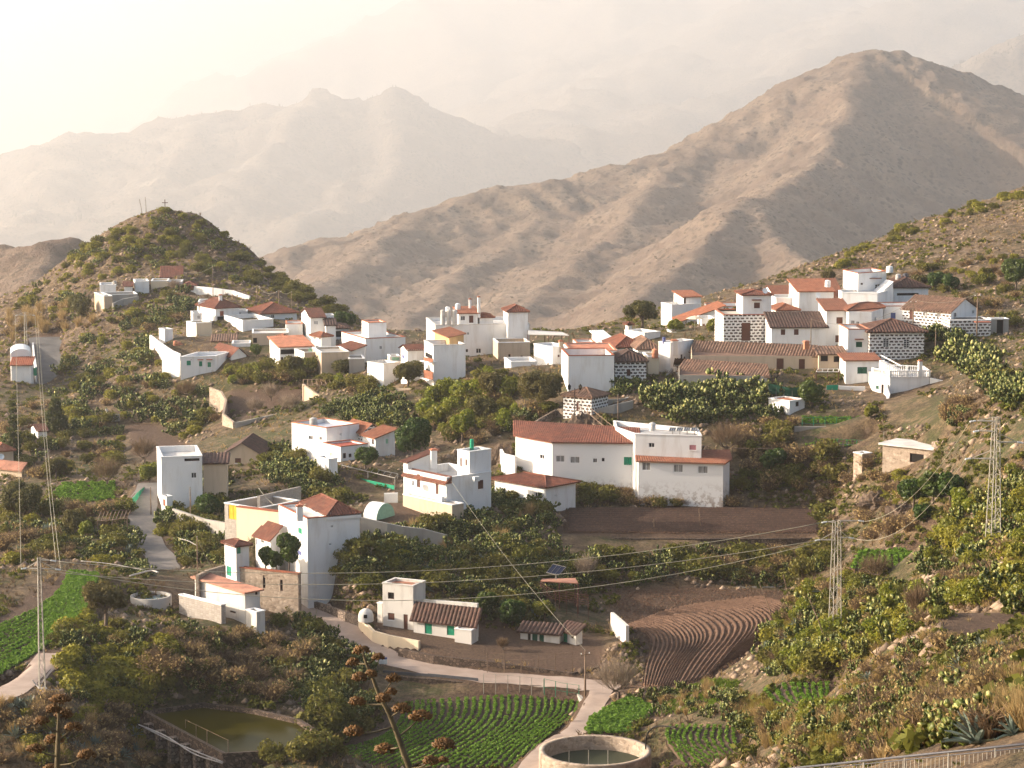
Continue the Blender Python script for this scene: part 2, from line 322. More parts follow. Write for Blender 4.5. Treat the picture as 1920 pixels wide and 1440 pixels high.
B('B','house','white modern block with a square upper room and terracotta coping',740,905,1182,572,742,412,24,rm='roof_pale',cap='rust_plaster',par=.4,wins=[(1003,622,1021,646,'d'),(760,608,778,634,'d')])
B('B','roof_room','square white upper room on top of the white modern block',880,925,1050,462,575,417,18,cat='roof room',cap='terracotta',rm='terracotta',par=.15,ctrl=False)
B('B','house','low white front wing with red sloping roof edge of the modern block',715,818,900,652,742,407,26,roof='shed_l',rm='red_tile',rise=.6,wins=[(730,690,750,715,'k')],ctrl=False)
B('B','platform','beige plastered retaining block below the white modern block',562,600,792,668,850,400,15,D=8,wall='beige_plaster',cat='terrace',rm='concrete',par=.3)
B('B','platform','bare concrete platform wall beside the beige retaining block',785,792,900,712,790,399,8,D=5,wall='concrete',cat='terrace',rm='concrete',par=.2,ctrl=False)
B('B','house','plain white cube house next to the feathery tree',918,1030,1150,748,916,380,42,rm='roof_pale',cap='aged_white',par=.4,wins=[(985,880,1010,915,'p')])
B('B','hut','small pale green roof hut standing on the plain white cube house',1060,1075,1146,696,750,384,10,D=3,wall='aged_white',cat='hut',ctrl=False,wins=[(1090,700,1140,722,'p')])
B('B','house','big white three-storey house with balconies and a mustard roof hut',1312,1376,1598,618,910,368,14,rm='roof_pale',cap='aged_white',par=.7,wins=[(1320,662,1370,722,'k'),(1322,775,1372,830,'k')])
B('B','hut','mustard coloured hut on the roof of the three-storey house',1382,1486,1586,562,612,373,16,wall='ochre_plaster',roof='shed_l',rm='orange_tile',rise=.4,cat='hut',ctrl=False)
B('B','house','huge plain white house with tall tanks along its roof',1345,1388,2040,478,720,391,9,D=12,rm='roof_pale',par=.5,cap='aged_white',wins=[(1608,527,1625,547,'d'),(1671,640,1706,673,'d'),(1600,645,1609,665,'k')])
B('B','roof_room','white roof room with orange tile band above the huge plain white house',1545,1552,1682,398,480,394,9,D=5,roof='shed_r',rm='orange_tile',rise=.5,cat='roof room',ctrl=False,wins=[(1565,415,1596,447,'d'),(1623,413,1653,463,'b')])
B('B','roof_room','small white roof shelter with hipped orange roof next to the thin chimney',1682,1695,1788,428,480,395,9,D=4,roof='hip',rm='orange_tile',rise=.6,cat='roof room',ctrl=False)
B('C','tower','tall white corner tower with a red pyramid roof',258,268,405,390,620,390.5,9,D=5,roof='hip',rm='red_tile',rise=1.3,over=.3,cat='tower',ctrl=False)
B('B','house','little white link house with red roof between the cube and three-storey house',1150,1198,1312,650,726,375,20,roof='gable_r',rm='red_tile',rise=.7,wins=[(1158,682,1175,712,'U')],ctrl=False)
# --- middle of the village
B('C','house','old stone house with a roof yard full of pots beside the corner tower',190,198,420,600,722,384,8,D=6,wall='beige_plaster',rm='concrete',par=.8,wins=[(270,680,285,720,'k'),(355,690,370,722,'k')])
B('C','house','white angular house with a blue-grey flat roof below the timber canopy',447,575,702,632,790,370,30,rm='roof_blue',par=.3,wins=[(612,684,626,700,'b')])
B('C','house','low white house half hidden by the big olive-green tree',253,288,470,735,852,362,10,D=6,par=.4,wins=[(268,830,280,860,'k')])
B('C','warehouse','plain white box with a sunken terracotta roof above the stone cottage',675,684,1003,690,945,345,5,D=9,rm='terracotta',cap='rust_plaster',par=1.0,wall='white_plaster')
B('C','house','black stone house with a brown pyramid roof joined to the plain white box',1003,1010,1226,735,880,348,4,D=7,wall='black_stone_masonry',roof='hip',rm='brown_tile',rise=1.9,wins=[(1090,787,1115,830,'b')])
B('C','house','narrow beige house with a red water tub on its roof',1230,1236,1314,700,862,352,4,D=6,wall='cream_plaster',rm='concrete',par=.3,ctrl=False)
B('C','house','tall white house with a chimney pillar at the top of the cobbled ramp',1310,1392,1550,602,822,356,48,rm='roof_pale',par=.4,wins=[(1463,682,1476,712,'k'),(1484,697,1495,725,'k')])
B('C','house','house with a wide flat terracotta roof behind the plain white box',690,700,1022,655,705,360,4,D=10,rm='terracotta',cap='terracotta',par=.15,ctrl=False)
B('C','house','house with a brown hipped roof and dark green fascia',940,1022,1205,634,662,371,12,D=8,roof='hip',rm='red_tile',rise=2.0,cap='dark_green_paint',ctrl=False)
B('C','house','house with a light brown hipped roof left of the chimney pillar',1150,1168,1318,650,690,366,6,D=9,roof='hip',rm='old_tile',rise=2.0,ctrl=False)
B('C','house','bright white flat cube behind the brown hipped roofs',1075,1212,1322,532,600,394,36,par=.4,rm='roof_pale')
B('C','shelter','tilted white sheet shelter behind the terracotta roofs',893,930,1003,590,615,380,20,D=5,roof='shed_r',rm='plastic_white',rise=1.0,cat='shelter',ctrl=False)
B('C','hut','tiny white hut with red roof under the eucalyptus',1080,1100,1126,478,512,411,20,roof='hip',rm='red_tile',rise=.5,cat='hut',ctrl=False)
B('C','house','white stepped house below the eucalyptus with a tower behind',1328,1402,1605,338,490,425,22,rm='roof_pale',par=.5)
B('C','tower','white tower with slanted tile roof behind the stepped house',1470,1482,1603,285,350,427,16,D=5,roof='shed_r',rm='orange_tile',rise=.6,cat='tower',ctrl=False,wins=[(1484,290,1500,330,'k')])
B('C','house','white house with a long orange roof climbing to the right',1442,1462,1760,455,540,414,6,D=7,roof='shed_up',rm='orange_tile',rise=2.6,ctrl=False)
B('C','house','small white house front with a red doorway behind the lamp pole',1600,1608,1690,435,540,404,4,D=5,wins=[(1615,470,1630,515,'R')],ctrl=False)
B('C','house','white flat block behind the long orange roof',1660,1670,1895,350,440,426,4,D=7,cap='terracotta',ctrl=False)
B('C','hut','white box with pale blue roof among the yellow bushes',1385,1400,1502,530,590,400,5,D=5,rm='roof_blue',cat='hut',ctrl=False)
B('C','cottage','small stone cottage with a sagging brown hip roof above the timber stair',650,845,960,985,1090,333,56,wall='black_stone_masonry',wallL='black_stone_masonry',roof='hip',rm='old_tile',rise=1.5,wins=[(741,1012,757,1075,'b')])
# --- upper right village
B('D','house','black stone house with a brown arched door and red corner strip',-168,-158,165,850,1045,372,4,D=9,wall='black_stone_masonry',rm='concrete',cap='rust_plaster',par=.3,wins=[(-35,905,25,1030,'B')])
B('D','house','white upper storey with tile crown on the arched-door stone house',-32,-26,172,716,862,374.5,4,D=6,roof='hip',rm='red_tile',rise=.7,wins=[(51,766,92,805,'b')],ctrl=False)
B('D','house','wide white house with brown tile roof and two maroon windows',166,172,555,938,1085,366,3,D=6,roof='shed_r',rm='brown_tile',rise=1.6,over=.3,wins=[(237,950,267,990,'b'),(328,950,360,990,'b')])
B('D','house','white house with orange tile strip and white tank on the roof',355,363,602,690,870,385,5,D=8,roof='shed_r',rm='orange_tile',rise=1.2,wins=[(391,822,460,860,'P'),(517,835,548,860,'d')],ctrl=False)
B('D','house','small house with orange pyramid roof between the stone tower and the tank house',198,215,358,822,880,384,10,D=5,roof='hip',rm='orange_tile',rise=1.2,ctrl=False)
B('D','house','long orange roofed house at the very back of the upper village',170,190,420,712,800,402,8,D=8,roof='gable_r',rm='orange_tile',rise=1.4,ctrl=False)
B('D','house','house with a plain orange roof slope beside the white cube',590,598,672,738,800,390,4,D=8,roof='shed_r',rm='orange_tile',rise=2.4,ctrl=False)
B('D','house','tall white house with orange tile eave and brown shuttered windows',546,553,712,820,1080,367,3,D=7,roof='shed_r',rm='orange_tile',rise=1.0,wins=[(622,867,665,912,'b'),(614,992,663,1041,'b')])
B('D','house','white house with tiled eave and grey door joined to the shuttered house',708,865,946,828,952,363.5,YL=364,YR=369,D=6,roof='hip',rm='orange_tile',rise=1.0,wins=[(722,888,748,936,'P'),(758,896,780,946,'w'),(813,908,833,922,'k'),(885,868,898,912,'d')],ctrl=False)
B('D','house','dazzling white modern cube house at the top of the village',668,772,968,562,790,385,YL=391.5,YR=389,rm='roof_pale',cap='rust_plaster',par=.5,wins=[(890,640,928,696,'w'),(790,630,805,642,'k')])
B('D','house','white slanted stair wing beside the modern cube house',900,912,1012,715,790,383,8,D=4,roof='shed_up',rm='white_paint',rise=2.0,over=.05,ctrl=False)
B('D','house','low white block in front of the modern cube house',660,905,1010,703,790,378.5,YL=380,YR=386,D=4,par=.3,rm='roof_pale',ctrl=False)
B('D','house','house with a dark brown hipped roof and two roof tanks',1005,1015,1258,665,745,392,5,D=9,roof='hip',rm='brown_tile',rise=2.0,wins=[(1040,700,1190,716,'k')],ctrl=False)
B('D','house','white box house with a blue door above the hip-roofed stone house',946,953,1180,790,890,371.5,3,D=6,cap='rust_plaster',par=.7,wins=[(998,836,1031,884,'U')],ctrl=False)
B('D','house','large stone house with a broad weathered tile roof at the right end of the village',1080,1415,1600,832,990,362,46,roof='gable_l',rm='old_tile',rise=2.2,wall='white_plaster',wallL='black_stone_masonry',over=.3,wins=[(1128,815,1152,884,'b'),(1225,826,1250,862,'P'),(1318,834,1342,870,'P'),(1435,832,1455,880,'d'),(1562,806,1577,842,'d')])
B('D','terrace','black stone terrace with railing in front of the weathered tile house',1402,1408,1692,890,1000,358,5,D=5,wall='black_stone_masonry',cat='terrace',rm='concrete',par=.2,wins=[(1497,950,1518,992,'d')])
B('D','gatehouse','grey gate wall with a dark door at the right end of the village',1685,1692,1815,880,1000,360,4,D=2,wall='concrete',cat='gate',rm='concrete',par=.1,wins=[(1733,885,1775,982,'k')])
B('D','house','black and white stone house with a dark red hipped roof and white windows',845,852,1230,972,1190,352,3,D=8,wall='black_stone_masonry',roof='hip',rm='brown_tile',rise=2.2,over=.5,wins=[(945,1015,985,1075,'w'),(1087,1020,1126,1080,'w'),(1100,1187,1145,1225,'D')],ctrl=False)
B('D','house','pale grey-white house with one green window joined to the hipped stone house',696,702,852,950,1150,353,3,D=7,wall='white_plaster',cap='terracotta',rm='roof_pale',par=.3,wins=[(757,1038,800,1075,'D')],ctrl=False)
B('D','house','white lower house with tiled edge and wide green window behind the balustrade',680,686,922,1168,1342,345,3,D=5,roof='shed_r',rm='orange_tile',rise=.4,wins=[(767,1212,834,1258,'D'),(873,1216,910,1300,'D')])
B('D','terrace','white terrace with a balustrade and a black cellar door',873,992,1264,1285,1400,337.5,YL=341,YR=338,D=5,cat='terrace',rm='roof_pale',par=.05,wins=[(932,1330,960,1408,'k'),(893,1338,915,1367,'D')],roof='balustrade')
B('H','farmhouse','long old ochre farmhouse with weathered tile roof and brown doors',722,728,1600,172,280,352,YL=357,YR=351,D=6,wall='beige_plaster',roof='gable_r',rm='old_tile',rise=1.5,wins=[(1315,192,1363,276,'B'),(1470,196,1510,272,'B')])
B('H','ruin','crumbling brown stone farm building with broken tile roof behind big cacti',636,642,1250,306,430,344,YL=349,YR=342.5,D=6,wall='concrete',roof='gable_r',rm='old_tile',rise=1.6,wins=[(865,331,907,396,'k'),(1072,339,1105,412,'k'),(670,336,690,350,'k'),(1135,280,1152,300,'k')],cat='ruin')
B('H','ruin','collapsed timber and tile outbuilding beside the ochre farmhouse',1602,1608,1792,165,272,350,2,D=4,wall='beige_plaster',roof='shed_r',rm='old_tile',rise=.6,cat='ruin',wins=[(1620,172,1670,212,'k'),(1710,176,1752,218,'k')])
B('H','hut','small white hut with flat terracotta roof below the green netting',1260,1405,1510,488,578,330,42,rm='terracotta',cat='hut',par=.1,wins=[(1447,493,1469,523,'k')])
B('I','shelter','open concrete animal shelter with a pale slab roof on the rocky slope',942,1285,1392,606,720,290,52,wall='pale_rubble',rm='roof_pale',roof='slab',cat='shelter',wins=[(1130,625,1225,700,'k')])
B('I','hut','square stone hut on the edge of the rubble bank',740,800,866,632,718,298,35,wall='pale_rubble',rm='concrete',cat='hut',par=.1)
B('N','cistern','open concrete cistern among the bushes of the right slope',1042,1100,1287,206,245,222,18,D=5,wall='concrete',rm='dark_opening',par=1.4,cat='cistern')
B('B','house','white block left of the tall narrow house',345,355,470,470,560,435,6,D=6,par=.3,cap='terracotta',ctrl=False)
B('C','house','white house strip behind the blue-grey roof',735,745,872,600,640,377,6,D=5,cap='terracotta',par=.25,ctrl=False)
B('D','house','white block behind the orange pyramid roof',196,204,360,735,860,390,6,D=6,par=.3,ctrl=False)
B('C','house','white garden block left of the red-cornered stone house',1690,1700,1768,440,600,398,4,D=6,par=.3,ctrl=False)
B('B','house','white lean-to with a brown roof under the square chimney block',625,632,700,480,560,428,8,D=4,roof='shed_r',rm='brown_tile',rise=.7,ctrl=False)
# --- chapel hill and far left
B('A','house','leftmost white house on the chapel hill with a tank on top',666,692,802,645,705,506,10,D=6,par=.3)
B('A','house','grey plastered lower storey below the white houses on the chapel hill',648,725,952,712,790,498,16,D=6,wall='concrete',rm='roof_pale',par=.5)
B('A','tower','beige stone bastion at the corner of the chapel hill houses',653,720,778,722,830,495,22,wall='beige_plaster',cat='bastion',rm='concrete',par=.1,ctrl=False)
B('A','house','white house with small red gable on the chapel hill',846,862,917,652,705,507,10,D=6,roof='gable_r',rm='red_tile',rise=.8,ctrl=False)
B('A','house','bright white block in the middle of the chapel hill row',900,935,1032,620,682,509,12,D=6,par=.3,ctrl=False)
B('A','house','topmost white house with red shed roof on the chapel hill',1092,1116,1258,590,640,520,6,D=5,roof='shed_r',rm='red_tile',rise=1.8,ctrl=False)
B('A','house','long beige-white house below the topmost chapel hill house',1033,1045,1162,617,692,511,5,D=6,wall='cream_plaster',par=.3)
B('A','house','grey-white shed house beside the bare tree on the chapel hill',1158,1165,1258,622,690,512,4,D=5,wall='grey_plaster',par=.3,ctrl=False)
B('A','hut','rust red brick hut by the long white wall',1260,1268,1356,652,692,508,4,D=5,wall='rust_plaster',roof='hip',rm='red_tile',rise=.9,cat='hut',ctrl=False)
B('A','house','white house with three green shutters and parapet roof',1248,1490,1602,1137,1250,414,YL=413,YR=421,rm='roof_blue',par=.5,wins=[(1292,1168,1322,1200,'g'),(1378,1173,1400,1207,'g'),(1437,1179,1461,1212,'g')])
B('A','house','brown-roofed house behind the three green shutters',1472,1600,1705,1135,1190,418,28,roof='gable_l',rm='red_tile',rise=1.6,ctrl=False)
B('A','tower','small white cistern block at the top of the sloping wall',1100,1140,1196,952,1035,432,32,cat='cistern',par=.2)
B('A','house','pinkish box house above the sloping wall',1290,1358,1466,908,1002,440,34,wall='cream_plaster',wallL='white_plaster',rm='concrete',par=.2)
B('A','hut','brown earth-coloured hut behind the green-shuttered house',1455,1470,1632,1035,1072,430,5,D=5,wall='beige_plaster',roof='shed_r',rm='old_tile',rise=.6,cat='hut',ctrl=False)
B('A','house','white flat cube between the brown hut and the garden trees',1595,1605,1732,1050,1095,425,5,D=5,par=.3,ctrl=False)
B('A','house','white house with barrel vault roof beside the concrete ramp',30,72,216,1128,1300,448,12,D=9,roof='barrel',rm='plastic_white',wins=[(108,1218,135,1240,'d')],ctrl=False)
B('A','awning_house','small front building with maroon sheet roof by the green net',72,80,214,1198,1300,444,5,D=4,roof='shed_r',rm='rust_plaster',rise=.9,cat='house')
B('E','house','house with terracotta roof cut by the left edge of the frame',-160,-20,92,470,600,362,30,roof='hip',rm='orange_tile',rise=1.4,wall='beige_plaster')
B('E','shed','low shed with pale red sheet roof below the house at the frame edge',-120,150,168,590,640,352,60,roof='shed_l',rm='rust_sheet',rise=.5,wall='beige_plaster',cat='shed')
B('E','cottage','tiny white cottage with maroon roof among the pines',215,262,325,325,366,385,25,roof='gable_r',rm='red_tile',rise=.9)
BUILD_CTRL = []
for b in BLD:
    if b['ctrl']:
        u, v = px(b['sheet'], b['C'], b['vB']); BUILD_CTRL.append((u, v, b['Y']))
# ------------------------------------------------------------------ near terrain: a height field through surveyed points
SURV = '''1000 1440 217;700 1440 217;1090 1310 241.5;760 1320 240.5;560 1440 217;860 1380 228
1000 1268 246;1095 1290 240;700 1222 255;600 1152 269;565 1128 275;850 1262 248;1090 1240 250
850 1120 267;850 1030 284;700 1075 271.5;675 1005 272.8;640 1040 272;605 1077 271.2;580 1105 270.6;700 1035 276;660 1070 269;980 1110 270;980 1030 286;1060 1100 279;1080 1140 273
720 1025 289;830 1040 289;780 960 299;720 950 303;840 972 297
1060 1000 296;1300 1000 297;1540 1000 297;1060 957 308;1300 955 309;1540 960 308;1300 1090 283;1150 1100 281
1150 1110 280;1330 1108 281;1480 1120 278;1210 1285 240;1330 1285 240;1400 1250 246;1170 1180 262;1143 1183 262.5;1162 1214 251.3;1150 1240 250;1190 1290 240
1260 1330 229;1150 1340 228;1230 1280 240
1300 1435 198;1420 1435 197;1260 1375 208.5;1370 1375 208.5;1320 1405 203;1500 1280 196;1440 1290 196;1540 1310 190
1420 1265 228;1450 1180 234;1560 1190 219;1500 1150 238;1650 1100 225;1620 1050 238;1710 1050 236;1600 1010 262;1570 960 295
1600 940 295;1600 900 305;1640 870 304;1700 950 265;1750 855 290;1760 930 262;1700 820 305;1640 790 318;1540 790 326;1540 830 318;1480 850 318;1400 880 316
1700 745 335;1790 800 285;1840 790 262;1900 800 245;1850 870 228;1900 930 205;1800 1000 212;1850 1060 168;1780 1080 195;1700 1130 190
1800 1170 146;1900 1165 140;1830 1210 138;1900 1230 128;1720 1190 168;1650 1200 185;1600 1280 165;1700 1270 140;1800 1300 112;1910 1290 100
1560 1360 140;1480 1400 150;1430 1430 168;1650 1390 98;1750 1370 92;1850 1350 84;1700 1420 70;1600 1435 78;1900 1405 48;1760 1430 52;1530 1445 55
1800 750 295;1850 700 320;1900 640 345;1900 570 390;1850 480 440;1780 560 410;1700 500 450;1800 660 352
1920 348 520;1850 378 520;1780 405 520;1700 425 518;1620 462 512;1550 490 505;1480 512 498;1400 540 490;1300 565 480;1200 590 470;1100 612 462;1020 630 450
1700 620 378;1760 620 372;1560 640 372;1450 650 372;1370 650 374;1600 690 350;1480 735 338;1400 735 341;1300 720 347;1380 790 331;1300 800 329;1240 745 340;1250 830 324
1200 690 356;1200 760 336;1100 745 345;1160 790 332;1070 790 334;1000 830 329;1000 770 342;1120 800 330;960 760 348;900 760 352;900 830 333;870 870 325;930 880 320;990 880 318
940 920 315;1090 945 311;1200 935 312;1360 948 310;1450 930 312;1420 800 328;1000 690 358;940 690 362;870 690 375
1000 620 432;1300 590 425;1400 580 425;1600 560 425;1150 630 405
800 730 366;860 715 366;700 740 372;750 745 366;740 700 385;640 745 378;600 760 377;560 700 402;500 690 410;440 700 412;340 700 416;300 690 425
640 640 440;700 620 440;560 620 445;480 600 466;400 600 470;380 640 445;320 640 448;450 650 425
280 560 505;200 575 505;420 560 500;180 600 500;130 600 510;330 560 500
310 392 570;280 396 570;345 398 568;390 418 566;410 440 564;470 470 560;500 510 555;560 548 545;620 575 535;680 600 520;740 640 480;240 415 573;200 440 575;150 470 576;100 510 575;40 560 565;0 590 560
310 480 545;250 480 545;380 500 535;450 530 525;200 530 530;320 535 512;100 570 540
90 640 492;60 640 490;90 720 455;40 725 452;0 730 452;30 690 460;120 650 480;200 650 468;200 720 438;130 740 440
250 790 402;300 810 393;330 845 372;270 830 385;220 870 365;400 780 398;450 760 398;520 760 386;500 720 402;430 720 405;560 780 376;440 800 380;500 815 365
600 872 335;550 860 340;740 850 338;700 905 321;640 920 317;760 800 352;700 790 358;600 840 350;540 905 322;590 950 311
470 870 345;420 860 349;310 945 318;420 965 311;360 960 314;480 930 316;150 940 326;200 905 336;100 920 334;0 870 370;100 830 388;0 800 405;20 960 320
270 950 312;270 1010 297;300 1062 284;420 1000 299;380 1030 291;440 1045 286;400 1090 275;330 1090 272;350 1160 260;420 1160 257;480 1150 261;230 1120 262;300 1115 264;160 1000 302;100 1060 276;40 1050 280;200 1060 280
0 1250 228;0 1180 243;60 1130 255;140 1080 268;170 1090 264;120 1180 243;60 1240 229;0 1120 258
200 1180 248;200 1280 221;50 1290 216;0 1300 215;110 1300 213;150 1250 226;260 1160 252;300 1195 238.5;315 1240 232;328 1290 226.5;290 1160 246;400 1225 247.5;400 1270 241;450 1250 245;450 1200 251;500 1290 238.5;560 1300 237;560 1230 247.5;500 1200 253;600 1330 228;590 1390 214
300 1318 231;180 1330 224;100 1350 228;0 1380 224;150 1400 224;280 1400 226;360 1430 222;250 1440 219;450 1440 219;0 1440 214;560 1420 211'''
pts = []
for t in SURV.replace('\n', ';').split(';'):
    u, v, Y = map(float, t.split()); pts.append(P(u, v, Y))
for b in BUILD_CTRL: pts.append(P(*b))
# ground the picture does not show: the slope under the viewpoint, the far sides of the ridges, the flanks
for x, y, z in [(-60,0,-3),(0,0,-2.2),(60,0,-3),(0,20,-9),(-30,30,-17),(30,20,-8),(-8,30,-16),(-20,60,-32),(0,60,-30),(10,90,-38),(-30,100,-48),(0,130,-54),(7,212,-63.3),(7,200,-64),(-5,204,-63.6),(14,203,-63.2),(-15,200,-64.5),(-40,150,-62),(0,170,-63),
    (-30,185,-65),(20,150,-54),(-80,100,-48),(-80,190,-64),(70,60,-16),(90,120,-24),(-100,220,-60),(-110,300,-60),(-130,380,-60),(-150,450,-60),(-170,560,-66),(110,180,-28),(120,250,-32),(125,320,-32),
    (135,400,-28),(150,480,-20),(165,540,-12),(170,600,-25),(120,600,-50),(60,600,-75),(20,560,-78),(-20,580,-84),(-60,600,-72),(-88,650,-58),(-130,640,-66),(-60,680,-85),(0,700,-112),(100,720,-90),(180,720,-50),
    (-180,720,-100),(-100,720,-90),(15,500,-63),(40,540,-58),(-25,540,-72),(-190,640,-80),(-180,380,-62),(-160,100,-50),(180,100,-20),(190,300,-26),(200,450,-16),(-190,250,-60),(-190,0,-10),(200,0,-4)]:
    pts.append((x, y, z))
pts = np.array(pts)
_keep = []
for i, p in enumerate(pts):
    if all(math.hypot(p[0]-pts[j][0], p[1]-pts[j][1]) > 1.8 for j in _keep): _keep.append(i)
pts = pts[_keep]
GX0, GX1, GY0, GY1, GS = -220, 230, -10, 760, .8
gx = np.arange(GX0, GX1+.01, GS); gy = np.arange(GY0, GY1+.01, GS)
XX, YY = np.meshgrid(gx, gy)              # rows run along y
def rbf_fit(p):
    d = np.sqrt((p[:, None, 0]-p[None, :, 0])**2+(p[:, None, 1]-p[None, :, 1])**2+5)
    n = len(p); A = np.zeros((n+3, n+3)); A[:n, :n] = d-np.eye(n)*.45; A[:n, n] = 1; A[:n, n+1:] = p[:, :2]/100; A[n:, :n] = A[:n, n:].T
    return np.linalg.solve(A, np.concatenate([p[:, 2], [0, 0, 0]]))
wts = rbf_fit(pts); npt = len(pts)
cgx = np.arange(GX0, GX1+2.5, 2.4); cgy = np.arange(GY0, GY1+2.5, 2.4)
def rbf_eval(X, Y):
    Z = wts[npt]+wts[npt+1]*X/100+wts[npt+2]*Y/100
    for i in range(npt): Z = Z+wts[i]*np.sqrt((X-pts[i, 0])**2+(Y-pts[i, 1])**2+5)
    return Z
CXX, CYY = np.meshgrid(cgx, cgy); CZ = rbf_eval(CXX, CYY)
def bil(A, x0, y0, s, x, y):
    fx = np.clip((np.asarray(x, float)-x0)/s, 0, A.shape[1]-1.001); fy = np.clip((np.asarray(y, float)-y0)/s, 0, A.shape[0]-1.001)
    i = fx.astype(int); j = fy.astype(int); fx = fx-i; fy = fy-j
    return (A[j, i]*(1-fx)+A[j, i+1]*fx)*(1-fy)+(A[j+1, i]*(1-fx)+A[j+1, i+1]*fx)*fy
HZ = bil(CZ, GX0, GY0, 2.4, XX, YY)
rough = 0.45+0.9*np.clip((YY-440)/80, 0, 1)*np.clip((570-np.abs(XX*1.0)*0-YY+40)/60, 0, 1)
HZ = HZ+rough*fbm(XX, YY, 9, 5)+.5*rough*fbm(XX+90, YY, 3, 3, True)*np.clip((YY-430)/60, 0, 1)
rock = np.zeros_like(HZ)                 # ground cover weights, blended by the material
soil = np.zeros_like(HZ)
def seg_dist(px, py, poly, closed=False):
    """distance to a polyline, the arc parameter (segment index + fraction) of the nearest point"""
    best = np.full(px.shape, 1e9); arc = np.zeros(px.shape)
    n = len(poly); rngs = range(n if closed else n-1)
    for k in rngs:
        a = poly[k]; b = poly[(k+1) % n]; dx, dy = b[0]-a[0], b[1]-a[1]
        t = np.clip(((px-a[0])*dx+(py-a[1])*dy)/(dx*dx+dy*dy+1e-9), 0, 1)
        d = np.hypot(px-a[0]-t*dx, py-a[1]-t*dy); m = d < best
        best = np.where(m, d, best); arc = np.where(m, k+t, arc)
    return best, arc
def inside(px, py, poly):
    r = np.zeros(px.shape, bool); n = len(poly); j = n-1
    for i in range(n):
        a, b = poly[i], poly[j]
        c = ((a[1] > py) != (b[1] > py)) & (px < (b[0]-a[0])*(py-a[1])/(b[1]-a[1]+1e-12)+a[0])
        r ^= c; j = i
    return r
def win(poly, pad):
    xs = [p[0] for p in poly]; ys = [p[1] for p in poly]
    i0 = max(0, int((min(xs)-pad-GX0)/GS)); i1 = min(len(gx), int((max(xs)+pad-GX0)/GS)+2)
    j0 = max(0, int((min(ys)-pad-GY0)/GS)); j1 = min(len(gy), int((max(ys)+pad-GY0)/GS)+2)
    return slice(j0, j1), slice(i0, i1)
def T(x, y): return bil(HZ, GX0, GY0, GS, x, y)
def smooth_line(pts3, n=8):
    """catmull-rom through 3d points"""
    p = [np.array(q, float) for q in pts3]; p = [2*p[0]-p[1]]+p+[2*p[-1]-p[-2]]; out = []
    for k in range(1, len(p)-2):
        for i in range(n):
            t = i/n; a, b, c, d = p[k-1:k+3]
            out.append(.5*((2*b)+(c-a)*t+(2*a-5*b+4*c-d)*t*t+(3*b-a-3*c+d)*t**3))
    out.append(p[-2]); return out
ROADS, PLOTS = {}, {}
def lay_road(name, pix, width):
    line = smooth_line([P(*q) for q in pix]); ROADS[name] = (line, width)
    s = win(line, width+4); d, arc = seg_dist(XX[s], YY[s], line)
    zl = np.array([p[2] for p in line]); k = np.clip(arc.astype(int), 0, len(zl)-2); zr = zl[k]+(zl[k+1]-zl[k])*(arc-k)
    f = np.clip((width/2+1.1-d)/.9, 0, 1); f = f*f*(3-2*f)
    HZ[s] = HZ[s]*(1-f)+(zr-.05)*f; soil[s] = np.maximum(soil[s], f)
def lay_plot(name, pix, edge=1.2, sl=1.):
    poly = [np.array(P(*q)) for q in pix]; A = np.array([[p[0], p[1], 1] for p in poly]); zc = np.array([p[2] for p in poly])
    c = np.linalg.lstsq(A, zc, rcond=None)[0]; PLOTS[name] = (poly, c)
    s = win(poly, edge+2); X, Y = XX[s], YY[s]; d, _ = seg_dist(X, Y, poly, True); d = np.where(inside(X, Y, poly), 0, d)
    f = np.clip((edge+.6-d)/edge, 0, 1); f = f*f*(3-2*f)
    HZ[s] = HZ[s]*(1-f)+(c[0]*X+c[1]*Y+c[2])*f; soil[s] = np.maximum(soil[s], f*sl)
lay_plot('upper_field', [(1055,1000,297),(1300,1003,296.5),(1545,1000,297),(1545,955,308),(1300,952,308.5),(1060,955,308)])
lay_plot('ploughed_field', [(1205,1290,239.5),(1330,1290,239.5),(1400,1250,247),(1460,1160,266),(1490,1112,279),(1330,1106,281),(1150,1108,280),(1165,1165,266),(1215,1215,255)], 1.5)
lay_plot('vegetable_field', [(520,1440,217.3),(1000,1440,217.3),(1035,1385,227.2),(1092,1312,241.7),(900,1308,242.2),(770,1318,240.6),(700,1370,230.1)])
lay_plot('potato_patch', [(1095,1375,221),(1180,1375,221),(1230,1330,230),(1180,1305,236),(1110,1345,228)])
lay_plot('terraced_plot', [(1260,1437,198),(1440,1437,197.5),(1370,1366,209.5),(1255,1362,210.5)])
lay_plot('bean_plot', [(1435,1315,186),(1480,1345,180),(1560,1330,183),(1555,1282,194),(1455,1285,194)])
lay_plot('far_plot', [(1600,1062,233),(1690,1075,230),(1725,1042,239),(1620,1030,243)])
lay_plot('left_field', [(-40,1275,222.5),(60,1240,229),(140,1165,246),(190,1075,269),(135,1070,270),(60,1125,256),(-40,1180,243)], 1.4)
lay_plot('green_terrace', [(95,930,329),(150,945,325),(215,935,327),(215,905,336),(120,905,336)])
lay_plot('dirt_yard', [(250,795,401),(290,800,398),(345,838,377),(300,866,364),(260,850,372)])
lay_plot('orchard', [(425,775,392),(580,765,386),(570,735,398),(440,730,402)], 1.5)
lay_plot('dry_terrace', [(1770,1200,139.5),(1940,1200,139.5),(1940,1150,147),(1760,1155,147)])
lay_plot('house_terrace', [(700,1185,260),(760,1215,254.5),(813,1229,251.5),(897,1238,250),(990,1250,248.5),(1075,1262,246.8),(1122,1252,248.6),(1108,1195,259.5),(960,1180,262),(800,1165,265),(715,1165,264)], .8)
lay_plot('walled_garden', [(1505,795,325),(1640,795,325),(1635,783,328),(1505,782,328)], .8, .3)
